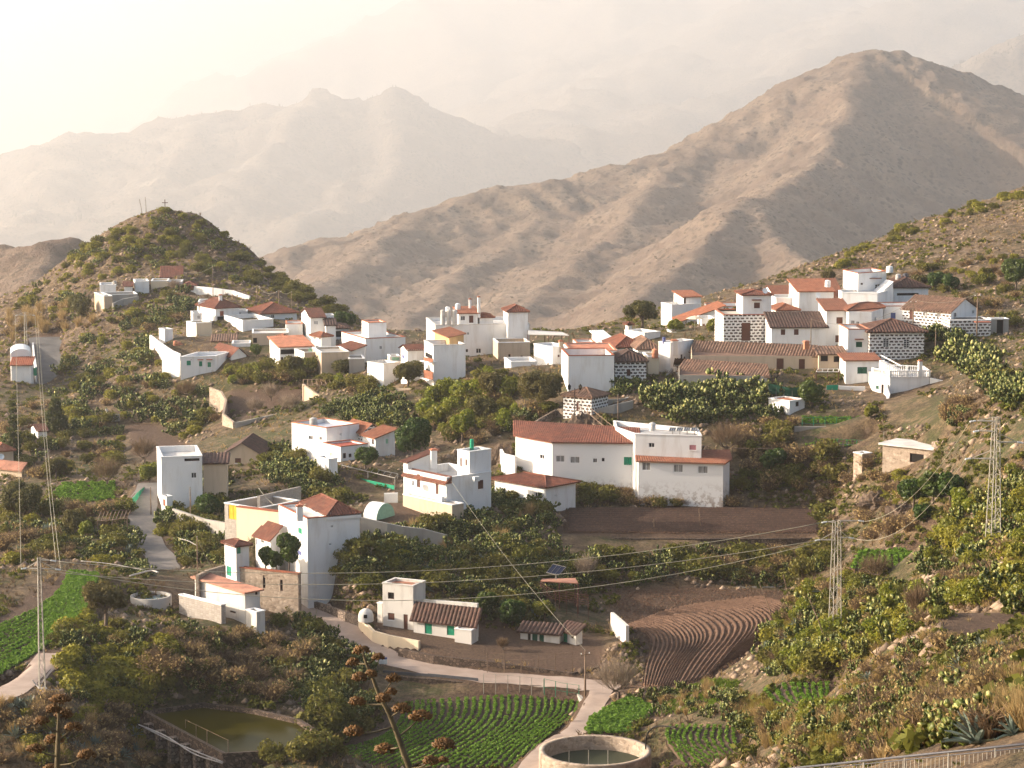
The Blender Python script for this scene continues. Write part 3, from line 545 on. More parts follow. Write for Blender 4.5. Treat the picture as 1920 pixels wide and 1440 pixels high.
lay_plot('lower_garden', [(1505,838,316.5),(1635,838,316.5),(1635,825,319),(1505,822,320)], .8, .3)
lay_plot('house_garden', [(690,965,297.5),(800,990,292.5),(850,985,293.5),(760,945,303),(690,945,303)], .8)
_tk = P(1116, 1406, 212.5)
clr = [(_tk[0]+7.2*math.cos(k*.785), _tk[1]+7.2*math.sin(k*.785)-(5 if k in (5,6,7) else 0)) for k in range(8)]; s = win(clr, 4); d, _ = seg_dist(XX[s], YY[s], clr, True); d = np.where(inside(XX[s], YY[s], clr), 0, d); f = np.clip((2.4-d)/1.8, 0, 1); HZ[s] = HZ[s]*(1-f)-63.2*f; soil[s] = np.maximum(soil[s], f*.5)
# the pond: a basin cut into the valley floor
POND = [P(272,1326,226.5),P(420,1408,212),P(562,1398,213.5),P(598,1372,219),P(560,1352,223.5),P(480,1336,227),P(380,1324,229.5)]
PZ = sum(p[2] for p in POND)/len(POND); PONDXY = [(p[0], p[1]) for p in POND]
s = win(POND, 6); d, _ = seg_dist(XX[s], YY[s], PONDXY, True); ins = inside(XX[s], YY[s], PONDXY)
HZ[s] = np.where(ins, PZ-2, np.where(d < 1.2, np.minimum(HZ[s], PZ-2.0+np.clip((d-.2)*2.4, 0, 2.4)+.2), HZ[s]))
lay_road('road', [(530,1105,279.5),(565,1128,275),(620,1165,266.5),(690,1218,256),(790,1250,250),(900,1268,246.5),(1000,1275,245),(1100,1283,243),(1160,1290,241.5)], 4.2)
lay_road('farm_path', [(1130,1288,242),(1112,1325,234),(1085,1365,225.5),(1030,1400,220),(985,1450,211.5)], 2.3)
lay_road('lane', [(285,905,331),(270,935,318),(268,975,306),(275,1010,297),(300,1045,288.5),(310,1068,283)], 3.6)
lay_road('ramp', [(85,632,497),(82,660,482),(78,700,463),(50,722,454),(0,728,452),(-40,730,451)], 6.5)
lay_road('left_path', [(-40,1318,209),(20,1296,214),(60,1265,221.5),(100,1225,231)], 3)
# outcrop under the cottage stair and bare rock weight
rock += np.clip((YY-440)/40, 0, 1)*np.clip((30-XX)/20, 0, 1)+.8*np.clip((YY-385)/30, 0, 1)*np.clip((XX-25)/20, 0, 1)
def visible_table():
    az = np.linspace(-.30, .30, 1500); dist = np.arange(14, 745, .7)
    E = np.empty((len(az), len(dist)))
    for i, a in enumerate(az): E[i] = T(dist*math.sin(a), dist*math.cos(a))/dist
    return az, dist, np.maximum.accumulate(E, axis=1)
VT = visible_table()
def hit(u, v):
    """where the sight line of photo pixels (arrays) meets the ground: x, y, z, distance (nan when it misses)"""
    q = (720-np.asarray(v, float))/FPX; a = (np.asarray(u, float)-960)/FPX
    dx, dy, dz = a, CP+q*SP, -SP+q*CP; h = np.hypot(dx, dy); azi = np.arctan2(dx, dy); e = dz/h
    az, dist, C = VT; i = np.clip(((azi-az[0])/(az[1]-az[0])).round().astype(int), 0, len(az)-1); D = np.empty(len(e))
    for k in range(len(e)):
        j = np.searchsorted(C[i[k]], e[k]); D[k] = dist[j] if j < len(dist) else np.nan
    x = D*np.sin(azi); y = D*np.cos(azi)
    return x, y, np.where(np.isnan(D), np.nan, T(np.nan_to_num(x), np.nan_to_num(y))), D
# ground material: stony earth, dry grass and low green growth, soil in the worked plots
t = NT('ground_earth'); p = t.pos()
n1 = t.noise(.06, 6, p, .65); n2 = t.noise(.5, 6, p, .7); n3 = t.noise(3.5, 5, p, .7)
earth = t.mix(t.ramp(n3, .3, .75), (.036, .022, .014), (.145, .092, .058)); dry = t.mix(t.ramp(n3, .35, .7), (.10, .066, .036), (.28, .195, .108)); green = t.mix(t.ramp(n3, .3, .7), (.025, .032, .010), (.095, .098, .024))
c = t.mix(t.ramp(n2, .42, .6), earth, dry); ra0 = t.node('ShaderNodeAttribute', _attribute_name='rock'); c = t.mix(t.math('MULTIPLY', t.math('MULTIPLY', t.ramp(n1, .42, .6), t.ramp(n2, .62, .45)), t.math('MULTIPLY_ADD', ra0.outputs['Fac'], -.85, 1.)), c, green)
vo = t.node('ShaderNodeTexVoronoi', Scale=.9, Vector=p); vs = t.node('ShaderNodeSeparateColor', Color=vo.outputs['Color'])
ra = t.node('ShaderNodeAttribute', _attribute_name='rock'); sa = t.node('ShaderNodeAttribute', _attribute_name='soil')
stone = t.mix(vs.outputs[0], (.13, .09, .065), (.36, .26, .18)); stf = t.math('MULTIPLY', t.math('GREATER_THAN', vs.outputs[1], .62), t.ramp(vo.outputs['Distance'], .45, .30))
c = t.mix(t.math('MULTIPLY', stf, t.math('MULTIPLY_ADD', ra.outputs['Fac'], .7, .25)), c, stone)
slc = t.mix(t.ramp(n3, .3, .7), (.06, .034, .022), (.15, .092, .06))
c = t.mix(t.math('MULTIPLY', sa.outputs['Fac'], .92), c, slc); t.base(c)
t.bump(t.math('ADD', n3, t.math('MULTIPLY', n2, .6)), .5, .8); M['ground_earth'] = t.mat
ny, nx = HZ.shape; idx = np.arange(nx*ny).reshape(ny, nx)
F = np.stack([idx[:-1, :-1], idx[:-1, 1:], idx[1:, 1:], idx[1:, :-1]], -1).reshape(-1, 4)
me = npmesh('ground', np.stack([XX, YY, HZ], -1).reshape(-1, 3), F, M['ground_earth'], True, {'rock': np.clip(rock, 0, 1).ravel(), 'soil': np.clip(soil, 0, 1).ravel()})
struct(link('ground', me))
# ------------------------------------------------------------------ building construction
V3 = lambda p, z: np.array((p[0], p[1], z), float)
def slope(mb, e0, e1, t1, t0, amp=.05, per=.30):
    """a tiled roof slope: eave e0 -> e1 (left to right from outside), top t0 -> t1, with raised tile rows"""
    e0, e1, t0, t1 = [np.array(q, float) for q in (e0, e1, t0, t1)]
    E = np.linalg.norm(e1-e0); ex = (e1-e0)/E; up = (t0-e0)-ex*np.dot(t0-e0, ex); H = np.linalg.norm(up); up /= H; nz = np.cross(ex, up)
    a = np.dot(t0-e0, ex); b = np.dot(t1-e0, ex); n = max(2, int(E/per))*4
    xs = sorted(set([i*E/n for i in range(n+1)]+[q for q in (a, b) if 0 < q < E]))
    def rg(x):
        lo, hi = 0., H
        if a > 1e-6 and x < a: hi = H*x/a
        if b < E-1e-6 and x > b: hi = min(hi, H*(E-x)/(E-b))
        return max(hi, 0.)
    for x0, x1 in zip(xs, xs[1:]):
        q = []
        for x in (x0, x1):
            off = nz*(amp*abs(math.sin(math.pi*x/(E/(n/4))))); hi = rg(x); q.append((e0+ex*x+off, e0+ex*x+up*hi+off, x, hi))
        lo0, hi0, _, h0 = q[0]; lo1, hi1, _, h1 = q[1]
        if h0 < 1e-5 and h1 < 1e-5: continue
        if h0 < 1e-5: mb.poly([lo0, lo1, hi1], [(x0, 0), (x1, 0), (x1, h1)])
        elif h1 < 1e-5: mb.poly([lo0, lo1, hi0], [(x0, 0), (x1, 0), (x0, h0)])
        else: mb.poly([lo0, lo1, hi1, hi0], [(x0, 0), (x1, 0), (x1, h1), (x0, h0)])
    # tile thickness along the eave
    th = np.array((0, 0, -.14)); mb.poly([e0+th, e1+th, e1, e0], [(0, 0), (E, 0), (E, .1), (0, .1)])
def ruled(mb, lo, hi, amp=.05, per=.30):
    """tiled roof between a bent eave and a bent ridge"""
    for (a, b), (c, d) in zip(zip(lo, lo[1:]), zip(hi, hi[1:])):
        L = np.linalg.norm(b-a); n = max(2, int(L/per)*4); H = np.linalg.norm(c-a)
        f = lambda p, q, i: p+(q-p)*i/n+np.array((0, 0, amp*abs(math.sin(math.pi*i/4))))
        for i in range(n): mb.poly([f(a, b, i), f(a, b, i+1), f(c, d, i+1), f(c, d, i)], [(L*i/n, 0), (L*(i+1)/n, 0), (L*(i+1)/n, H), (L*i/n, H)])
        th = np.array((0, 0, -.14)); mb.poly([a+th, b+th, b, a]); mb.poly([b+th, a+th, c+th, d+th]); mb.poly([d+th, c+th, c, d])
    for p, q in ((lo[-1], hi[-1]), (hi[0], lo[0])): th = np.array((0, 0, -.14)); mb.poly([p+th, q+th, q, p])
def wall_face(mb, p0, p1, z0, za, zb, holes, m, rec=.16, mr=None):
    """one wall from p0 to p1 with its openings left out and their reveals built"""
    d = np.array(p1)-np.array(p0); L = np.linalg.norm(d); d = d/L; nrm = np.array((d[1], -d[0])); zt = min(za, zb)
    xs = sorted({0., L}|{round(q, 4) for hh in holes for q in hh[:2]}); zs = sorted({z0, zt}|{round(q, 4) for hh in holes for q in hh[2:4]})
    pt = lambda s, z, o=0: (p0[0]+d[0]*s-nrm[0]*o, p0[1]+d[1]*s-nrm[1]*o, z)
    for x0, x1 in zip(xs, xs[1:]):
        for a, b in zip(zs, zs[1:]):
            cx, cz = (x0+x1)/2, (a+b)/2
            if any(hh[0] < cx < hh[1] and hh[2] < cz < hh[3] for hh in holes): continue
            mb.poly([pt(x0, a), pt(x1, a), pt(x1, b), pt(x0, b)], [(x0, a), (x1, a), (x1, b), (x0, b)], m)
    for x0, x1, a, b in [hh[:4] for hh in holes]:
        for A, B_ in (((x0, a), (x0, b)), ((x0, b), (x1, b)), ((x1, b), (x1, a)), ((x1, a), (x0, a))):
            mb.poly([pt(*A), pt(*B_), pt(*B_, rec), pt(*A, rec)], None, m)
    if abs(za-zb) > 1e-4:
        hi = max(za, zb); top = [pt(0, zt), pt(L, zt)]+([pt(L, zb)] if zb > zt else [pt(0, za)])
        mb.poly(top, [(0, zt), (L, zt)]+[(L, hi) if zb > zt else (0, hi)], m)
    return d, nrm, L, pt
STY = dict(b=('shutter','brown_wood'), g=('shutter','green_paint'), B=('door','brown_wood'), G=('door','green_paint'), D=('shutter','dark_green_paint'), Y=('door','yellow_paint'), U=('door','blue_paint'), R=('door','rust_plaster'), n=('shutter','pink_paint'), p=('shutter','pale_green'))
def fit_opening(root, org, pt, hole, sty):
    x0, x1, a, b = hole; w, hgt = x1-x0, b-a
    def slab(mb, X0, X1, A, B_, o0, o1, m=0):
        q = lambda X, Z, o: pt(X, Z, o)
        mb.poly([q(X0, A, o0), q(X1, A, o0), q(X1, B_, o0), q(X0, B_, o0)], None, m)
        for s, e in (((X0, A), (X0, B_)), ((X0, B_), (X1, B_)), ((X1, B_), (X1, A)), ((X1, A), (X0, A))): mb.poly([q(*e, o0), q(*s, o0), q(*s, o1), q(*e, o1)], None, m)
    off = tuple(-c for c in org)
    if sty in STY:
        nm, mt = STY[sty]; mb = MB(); k = 1 if nm == 'door' and w < 1.6 else max(1, int(round(w/.7)))
        for i in range(k):
            X0 = x0+w*i/k+.015; X1 = x0+w*(i+1)/k-.015; slab(mb, X0, X1, a+.01, b-.01, .07, .15)
            n = max(2, int(hgt/.28))
            for j in range(n): slab(mb, X0+.07, X1-.07, a+.06+(hgt-.1)*j/n, a+(hgt-.1)*(j+.72)/n+.06, .055, .07)
        o = mb.obj(nm, M[mt], root); o.location = off
        if nm == 'shutter':
            mb = MB(); slab(mb, x0-.06, x1+.06, a-.1, a-.002, -.07, .1); s = mb.obj('sill', M['white_paint'], o)
        else:
            mb = MB(); slab(mb, x1-.16, x1-.10, a+hgt*.45, a+hgt*.52, .03, .056); mb.obj('handle', M['metal_grey'], o)
    else:
        mb = MB(); mt = 'white_paint' if sty != 'k' else 'brown_wood'; t_ = .06
        slab(mb, x0, x0+t_, a, b, .06, .14); slab(mb, x1-t_, x1, a, b, .06, .14); slab(mb, x0+t_, x1-t_, b-t_, b, .06, .14); slab(mb, x0+t_, x1-t_, a, a+t_, .06, .14)
        nv = 0 if sty == 'k' else max(1, int(round(w/.6))-1) if sty != 'w' else 1
        for i in range(nv): c = x0+w*(i+1)/(nv+1); slab(mb, c-.025, c+.025, a+t_, b-t_, .062, .14)
        if sty == 'w':
            for j in range(1, 4): c = a+hgt*j/4; slab(mb, x0+t_, x1-t_, c-.02, c+.02, .064, .14)
        o = mb.obj('window', M[mt], root); o.location = off
        mb = MB(); mb.poly([pt(x0, a, .13), pt(x1, a, .13), pt(x1, b, .13), pt(x0, b, .13)]); mb.obj('pane', M['dark_opening' if sty == 'k' else 'pale_glass' if sty == 'P' else 'dark_glass'], o)  # style k: a near-black sheet paints the shade inside an opening
FOOT = []; HOUSES = {}
def build_house(b):
    uL, uC, uR = [px(b['sheet'], q, 0)[0] for q in (b['L'], b['C'], b['Rr'])]; vT = px(b['sheet'], 0, b['vT'])[1]; vB = px(b['sheet'], 0, b['vB'])[1]
    C = np.array(P(uC, vT, b['Y'])); zt = C[2]; c = C[:2]
    def at(u, Y): return np.array((XU(u, Y, zt), Y))
    def along(u, dx, dy):
        k = (u-960)/FPX; return (k*(C[1]*CP-zt*SP)-C[0])/(dx-k*dy*CP)
    th = R(b['th']) if b['th'] is not None else 0
    if b['YR'] is not None: r = at(uR, b['YR'])
    else:
        s = along(uR, math.cos(th), math.sin(th)); s = min(max(s, .6), 40); r = c+s*np.array((math.cos(th), math.sin(th)))
    if b['YL'] is not None and b['D'] is None: l = at(uL, b['YL'])
    else:
        if b['YL'] is not None and b['D'] is not None:
            pass
        s = b['D'] if b['D'] else min(max(along(uL, -math.sin(th), math.cos(th)), .6), 30)
        if b['YL'] is not None:                       # a front that runs L -> C, its depth given
            l = at(uL, b['YL'])
        else: l = c+s*np.array((-math.sin(th), math.cos(th)))
    bk = l+r-c
    if b['ext']: bk = bk+np.array((0, b['ext'])); l2 = l+np.array((0, b['ext']*.2)); 
    foot = [l, c, r, bk]
    if b['YL'] is not None and b['D'] is not None:    # chain building: push the far side back by D
        n_ = np.array((0, b['D'])); foot = [l, c, r, r+n_, l+n_]
    elif b['ext']: foot = [l, c, r, r+np.array((0, b['ext'])), l+np.array((0, b['ext']))]
    zg = min(min(T(p[0], p[1]) for p in foot), P(uC, vB, b['Y'])[2]); z0 = float(zg)-.6
    org = (float(np.mean([p[0] for p in foot])), float(np.mean([p[1] for p in foot])), float(zg)); off = tuple(-q for q in org)
    root = empty(b['name'], org, b['label'], b['cat'], b['group']); HOUSES[b['label']] = (root, foot, zt)
    FOOT.append(foot); nf = len(foot)
    roof, rise = b['roof'], b['rise']*(.66 if b['roof'] == 'hip' else .8 if 'gable' in b['roof'] else 1)
    Q = [foot[0], foot[1], foot[2], foot[-1] if nf == 4 else (foot[3]+foot[4])/2*0+foot[3]]
    if nf == 5: Lq, Cq, Rq, Bq = foot[0], foot[1], foot[2], foot[3]
    zc = [zt]*nf
    sh = None
    if roof == 'shed_up': roof = 'shed_l'
    if roof == 'shed_r':       # eave C-R, high at the far side
        for i in range(nf):
            if i not in (1, 2): zc[i] = zt+rise
        if nf == 5: zc[0] = zt
    if roof == 'shed_l':
        for i in range(2, nf): zc[i] = zt+rise
        if nf == 5: zc[2] = zt; zc[4] = zt+rise
    mats = [M[b['wall']], M[b['wallL'] or b['wall']]]
    mb = MB(); todo = []
    for k in range(nf):
        p0, p1 = foot[k], foot[(k+1) % nf]; holes = []
        if k in (0, 1):
            d = p1-p0; L = np.linalg.norm(d); d = d/L; n = np.array((d[1], -d[0]))
            for (x0, y0, x1, y1, sty) in b['wins']:
                um = px(b['sheet'], (x0+x1)/2, 0)[0]
                if (um < uC) != (k == 0): continue
                s_ = []; z_ = []
                for xx, yy in ((x0, y0), (x1, y1)):
                    u, v = px(b['sheet'], xx, yy); q = np.array(P(u, v, 100.)); den = np.dot(q[:2], n); tt = np.dot(p0, n)/den if abs(den) > 1e-6 else 1
                    X = q*tt; s_.append(np.dot(X[:2]-p0, d)); z_.append(X[2])
                a0, a1 = max(.12, min(s_)), min(L-.12, max(s_)); b0, b1 = max(z0+.3, min(z_)), min(zt-.12, max(z_))
                if a1-a0 < .15 or b1-b0 < .15: continue
                if a1-a0 < .35: a1 = min(L-.1, a0+.35)
                hh = (round(a0, 4), round(a1, 4), round(b0, 4), round(b1, 4))
                if any(not (hh[1] < g[0] or hh[0] > g[1] or hh[3] < g[2] or hh[2] > g[3]) for g in holes): continue
                holes.append(hh); todo.append((k, hh, sty))
        res = wall_face(mb, p0, p1, z0, zc[k], zc[(k+1) % nf], holes, 1 if k == 0 else 0)
        for j in range(len(todo)):
            if todo[j][0] == k and len(todo[j]) == 3: todo[j] = todo[j]+(res[3],)
    cen = np.mean(foot, axis=0)
    def inset(dst, ring=None):
        """footprint moved inwards by dst (outwards when negative)"""
        out = []
        for i in range(nf):
            a, p, q = foot[i-1], foot[i], foot[(i+1) % nf]; d1 = (p-a)/np.linalg.norm(p-a); d2 = (q-p)/np.linalg.norm(q-p)
            n1 = np.array((-d1[1], d1[0])); n2 = np.array((-d2[1], d2[0])); m = n1+n2; mm = np.dot(m, n1)
            out.append(p+m/max(mm, .35)*dst)
        return out
    rf = MB(); rmat = M[b['rm']]; cap = None
    old = b['rm'] in ('old_tile', 'brown_tile'); AP = dict(amp=.10, per=.44) if old else dict(amp=.06, per=.33)
    if roof.startswith('flat') or roof == 'balustrade':
        par = b['par']; tk = min(.22, .15*np.linalg.norm(foot[2]-foot[1])); inn = inset(tk); zd = zt-par
        for k in range(nf):
            k2 = (k+1) % nf; mb.poly([V3(inn[k2], zd), V3(inn[k], zd), V3(inn[k], zt), V3(inn[k2], zt)], None, 0)
        rf.poly([V3(p, zd) for p in inn], [(p[0], p[1]) for p in inn])
        cap = MB(); o1 = inset(-.06); i1 = inset(tk+.04)
        for k in range(nf):
            k2 = (k+1) % nf
            cap.poly([V3(o1[k], zt+.06), V3(o1[k2], zt+.06), V3(i1[k2], zt+.06), V3(i1[k], zt+.06)])
            cap.poly([V3(o1[k], zt-.05), V3(o1[k2], zt-.05), V3(o1[k2], zt+.06), V3(o1[k], zt+.06)])
            cap.poly([V3(i1[k2], zt-.05), V3(i1[k], zt-.05), V3(i1[k], zt+.06), V3(i1[k2], zt+.06)])
            cap.poly([V3(o1[k2], zt-.05), V3(o1[k], zt-.05), V3(i1[k], zt-.05), V3(i1[k2], zt-.05)])
    ov = b['over']
    if roof == 'slab':
        o1 = inset(-.4); rf.poly([V3(p, zt+.28) for p in o1]); rf.poly([V3(p, zt+.04) for p in o1][::-1])
        for k in range(nf): rf.poly([V3(o1[k], zt+.04), V3(o1[(k+1) % nf], zt+.04), V3(o1[(k+1) % nf], zt+.28), V3(o1[k], zt+.28)])
    if roof in ('shed_l', 'shed_r'):
        o1 = inset(-ov)
        if nf == 4:
            A, Bv = (o1[0], o1[1]) if roof == 'shed_l' else (o1[1], o1[2]); Cv, Dv = (o1[2], o1[3]) if roof == 'shed_l' else (o1[3], o1[0])
            dep = np.linalg.norm((foot[2]-foot[1]) if roof == 'shed_l' else (foot[0]-foot[1])); g = rise/max(dep, .5)
            if roof == 'shed_l': e0, e1, t1, t0 = A, Bv, Cv, Dv
            else: e0, e1, t1, t0 = A, Bv, Cv, Dv
            e0, e1 = V3(e0, zt-g*ov+.1), V3(e1, zt-g*ov+.1); t1, t0 = V3(t1, zt+rise+g*ov+.1), V3(t0, zt+rise+g*ov+.1)
            slope(rf, e0, e1, t1, t0, **AP); dn = np.array((0, 0, -.14))
            for a, q in ((e1, t1), (t1, t0), (t0, e0)): rf.poly([a+dn, q+dn, q, a])
            rf.poly([e0+dn, t0+dn, t1+dn, e1+dn])
        else:
            l, c_, r_, rb, lb = o1; dep = np.linalg.norm(foot[3]-foot[2]); g = rise/dep; cm = l+(c_-l)*1.0
            tm = lb+(rb-lb)*(np.linalg.norm(c_-l)/(np.linalg.norm(c_-l)+np.linalg.norm(r_-c_)))
            zlo, zhi = zt+.1-g*ov, zt+rise+.1+g*ov
            ruled(rf, [V3(l, zlo), V3(c_, zlo), V3(r_, zlo)], [V3(lb, zhi), V3(tm, zhi), V3(rb, zhi)], **AP)
    if roof in ('gable_l', 'gable_r', 'hip') or 'hip' in roof:
        q = inset(-ov); base = [q[0], q[1], q[2], q[3]]
        if nf == 5: base = [q[0], q[1], q[2], q[3]]; base = [q[0], q[0]*0+q[1], q[2], q[3]]
        if nf == 5:
            # quad over the chain: front corners l, r, back corners rb, lb
            base = [q[4], q[0], q[2], q[3]]
        if roof == 'flat+hip':
            f0, f1 = .36, 1.02; L_, C_, R_, B_ = foot; ex = R_-C_; base = [L_*1+ex*f0, C_+ex*f0, C_+ex*f1, L_+ex*f1]; n_ = (C_-L_)/np.linalg.norm(C_-L_); base = [base[0]+n_*.4, base[1]+n_*.15, base[2]+n_*.15, base[3]+n_*.4]; rise = 1.2
        L_, C_, R_, B_ = base; sl = np.linalg.norm(L_-C_); sr = np.linalg.norm(R_-C_); ze = zt+.1 if roof != 'flat+hip' else zt+.09
        dlr = (R_-C_)/sr; dll = (L_-C_)/sl
        hp = MB() if roof == 'flat+hip' else rf
        if roof in ('gable_l', 'gable_r'):
            g = rise/((sl if roof == 'gable_r' else sr)/2-ov)
            ze = zt+.1-g*ov; zr = zt+.1+rise
            if roof == 'gable_r':
                m0 = (L_+C_)/2; m1 = (B_+R_)/2; slope(rf, V3(C_, ze), V3(R_, ze), V3(m1, zr), V3(m0, zr), **AP); slope(rf, V3(B_, ze), V3(L_, ze), V3(m0, zr), V3(m1, zr), **AP)
                wg = [(foot[0], foot[1]), (foot[2], foot[-1])]
            else:
                m0 = (C_+R_)/2; m1 = (L_+B_)/2; slope(rf, V3(L_, ze), V3(C_, ze), V3(m0, zr), V3(m1, zr), **AP); slope(rf, V3(R_, ze), V3(B_, ze), V3(m1, zr), V3(m0, zr), **AP)
                wg = [(foot[1], foot[2]), (foot[-1], foot[0])]
            for a, p in wg:
                w_ = np.linalg.norm(p-a); mi = 1 if (a is foot[0]) else 0
                mb.poly([V3(a, zt), V3(p, zt), V3((a+p)/2, zt+rise)], [(0, zt), (w_, zt), (w_/2, zt+rise)], mi)
        else:
            h2 = min(sl, sr)/2
            if sr >= sl: m0 = (L_+C_)/2+dlr*h2; m1 = (B_+R_)/2-dlr*h2
            else: m0 = (C_+R_)/2+dll*h2; m1 = (L_+B_)/2-dll*h2
            zr = ze+rise
            if sr >= sl:
                slope(hp, V3(C_, ze), V3(R_, ze), V3(m1, zr), V3(m0, zr), **AP); slope(hp, V3(B_, ze), V3(L_, ze), V3(m0, zr), V3(m1, zr), **AP)
                slope(hp, V3(L_, ze), V3(C_, ze), V3(m0, zr), V3(m0, zr), **AP); slope(hp, V3(R_, ze), V3(B_, ze), V3(m1, zr), V3(m1, zr), **AP)
            else:
                slope(hp, V3(L_, ze), V3(C_, ze), V3(m0, zr), V3(m1, zr), **AP); slope(hp, V3(R_, ze), V3(B_, ze), V3(m1, zr), V3(m0, zr), **AP)
                slope(hp, V3(C_, ze), V3(R_, ze), V3(m0, zr), V3(m0, zr), **AP); slope(hp, V3(B_, ze), V3(L_, ze), V3(m1, zr), V3(m1, zr), **AP)
            for k, (a, p) in enumerate(((C_, m0), (R_, m1), (L_, m0 if sr >= sl else m1), (B_, m1))):
                if sr < sl and k == 1: p = m0
                hp.tube([V3(a, ze+.06), V3(p, zr+.06)], .1, 5)
            hp.tube([V3(m0, zr+.05), V3(m1, zr+.05)], .11, 5) if np.linalg.norm(m0-m1) > .1 else None
            if roof != 'flat+hip':
                u0 = [V3(p, ze-.14) for p in (L_, C_, R_, B_)]; rf.poly(u0[::-1])
            else:
                o = hp.obj('hipped_roof', M['red_tile'], root); o.location = off
                bs = MB()
                for a, p in ((L_, C_), (C_, R_), (R_, B_), (B_, L_)):
                    bs.poly([V3(a, zt-.4), V3(p, zt-.4), V3(p, ze), V3(a, ze)])
                o = bs.obj('roof_plinth', M[b['wall']], root); o.location = off
    if roof in ('gable_l', 'gable_r', 'hip'):
        # closed ceiling so that no light leaks into the shell
        rf.poly([V3(p, zt-.02) for p in foot])
    if roof == 'barrel':
        d = foot[2]-foot[1]; w_ = np.linalg.norm(d); n = 10
        for i in range(n):
            a0, a1 = math.pi*i/n, math.pi*(i+1)/n
            f = lambda a: ((1-math.cos(a))/2, math.sin(a)*w_*.28)
            (s0, h0), (s1, h1) = f(a0), f(a1)
            A0, A1 = foot[1]+d*s0, foot[1]+d*s1; B0, B1 = foot[0]+d*s0, foot[0]+d*s1
            rf.poly([V3(A0, zt+h0), V3(A1, zt+h1), V3(B1, zt+h1), V3(B0, zt+h0)]); mb.poly([V3(A0, zt), V3(A1, zt), V3(A1, zt+h1), V3(A0, zt+h0)], None, 0)
    o = mb.obj('wall', mats, root); o.location = off
    o = rf.obj('roof', rmat, root); o.location = off
    if cap is not None and roof != 'balustrade':
        o = cap.obj('parapet_coping', M[b['cap'] or 'white_plaster'], root); o.location = off
    elif b['cap'] and roof not in ('balustrade',):
        fb = MB(); o1 = inset(-.03)
        for k in range(nf): fb.poly([V3(o1[k], zt-.22), V3(o1[(k+1) % nf], zt-.22), V3(o1[(k+1) % nf], zt-.03), V3(o1[k], zt-.03)])
        if roof != 'shed_r' and roof != 'shed_l': o = fb.obj('fascia', M[b['cap']], root); o.location = off
    if b['band']:
        l_, c_ = foot[0], foot[1]; dn = (foot[2]-c_)/np.linalg.norm(foot[2]-c_); dl = (c_-l_)/np.linalg.norm(c_-l_); tb = MB()
        slope(tb, V3(l_-dn*.35-dl*.2, zt-.75), V3(c_-dn*.35+dl*.2, zt-.75), V3(c_+dn*.75+dl*.2, zt+.15), V3(l_+dn*.75-dl*.2, zt+.15)); e0 = [l_-dn*.35-dl*.2, c_-dn*.35+dl*.2]
        for p, s in ((l_-dl*.2, 1), (c_+dl*.2, -1)): tr = [V3(p-dn*.35, zt-.75), V3(p+dn*.75, zt+.15), V3(p+dn*.75, zt-.75)]; tb.poly(tr if s > 0 else tr[::-1])
        o = tb.obj('tile_band', M[b['band']], root); o.location = off
    if roof == 'balustrade':
        bl = MB()
        for k in range(nf-1):
            a, p = foot[k], foot[k+1]; L = np.linalg.norm(p-a); n = max(2, int(L/.26)); rz = math.atan2(*(p-a)[::-1])
            bl.box((*((a+p)/2), zt+.86), (L, .22, .12), rz); bl.box((*((a+p)/2), zt), (L, .2, .1), rz)
            for i in range(n+1):
                q = a+(p-a)*i/n
                if i % 9 == 0: bl.box((*q, zt+.1), (.26, .26, .9), rz)
                else: bl.lathe((*q, zt+.1), [(.05, 0), (.085, .2), (.04, .5), (.07, .76)], 6)
        o = bl.obj('balustrade', M['white_paint'], root); o.location = off
    for k, hh, sty, pt in todo: fit_opening(root, org, pt, hh, sty)
    return root
for b in BLD: build_house(b)
# ------------------------------------------------------------------ worked ground: road surfaces, furrows, crops
def road_mat(name, a, b, d):
    t = NT(name); p = t.pos(); n = t.noise(.5, 5, p, .7); c = t.mix(t.ramp(n, .35, .7), a, b); c = t.mix(t.math('MULTIPLY', t.ramp(t.noise(.16, 3, p), .5, .7), .5), c, d); t.base(c); t.bump(t.noise(6, 3, p), .03, .4); M[name] = t.mat
road_mat('road_concrete', (.33, .25, .20), (.43, .33, .265), (.24, .17, .13)); road_mat('lane_asphalt', (.16, .145, .13), (.24, .21, .185), (.11, .095, .085)); road_mat('ramp_asphalt', (.10, .095, .09), (.15, .14, .13), (.08, .075, .07))
for nm, (line, wd) in ROADS.items():
    L = np.array(line); d = np.gradient(L[:, :2], axis=0); d /= np.linalg.norm(d, axis=1)[:, None]; nrm = np.stack([d[:, 1], -d[:, 0]], 1)
    ks = np.linspace(-.5, .5, 7); V = []
    for i in range(len(L)):
        for k in ks:
            w_ = wd*(1+.06*math.sin(i*.9+k*3)); x, y = L[i, :2]+nrm[i]*k*w_; V.append((x, y, max(T(x, y), L[i, 2]-.05 if abs(k) < .34 else -999)+.06))
    n = len(ks); F = [(i*n+j, i*n+j+1, (i+1)*n+j+1, (i+1)*n+j) for i in range(len(L)-1) for j in range(n-1)]
    struct(link('road' if nm == 'road' else 'path' if 'path' in nm else 'road', npmesh(nm, V, F, M['ramp_asphalt' if nm == 'ramp' else 'lane_asphalt' if nm == 'lane' else 'road_concrete'], True)))
def on_plot(c, u, v):
    q = (720-v)/FPX; d = np.array(((u-960)/FPX, CP+q*SP, -SP+q*CP)); t = c[2]/(d[2]-c[0]*d[0]-c[1]*d[1]); return d*t
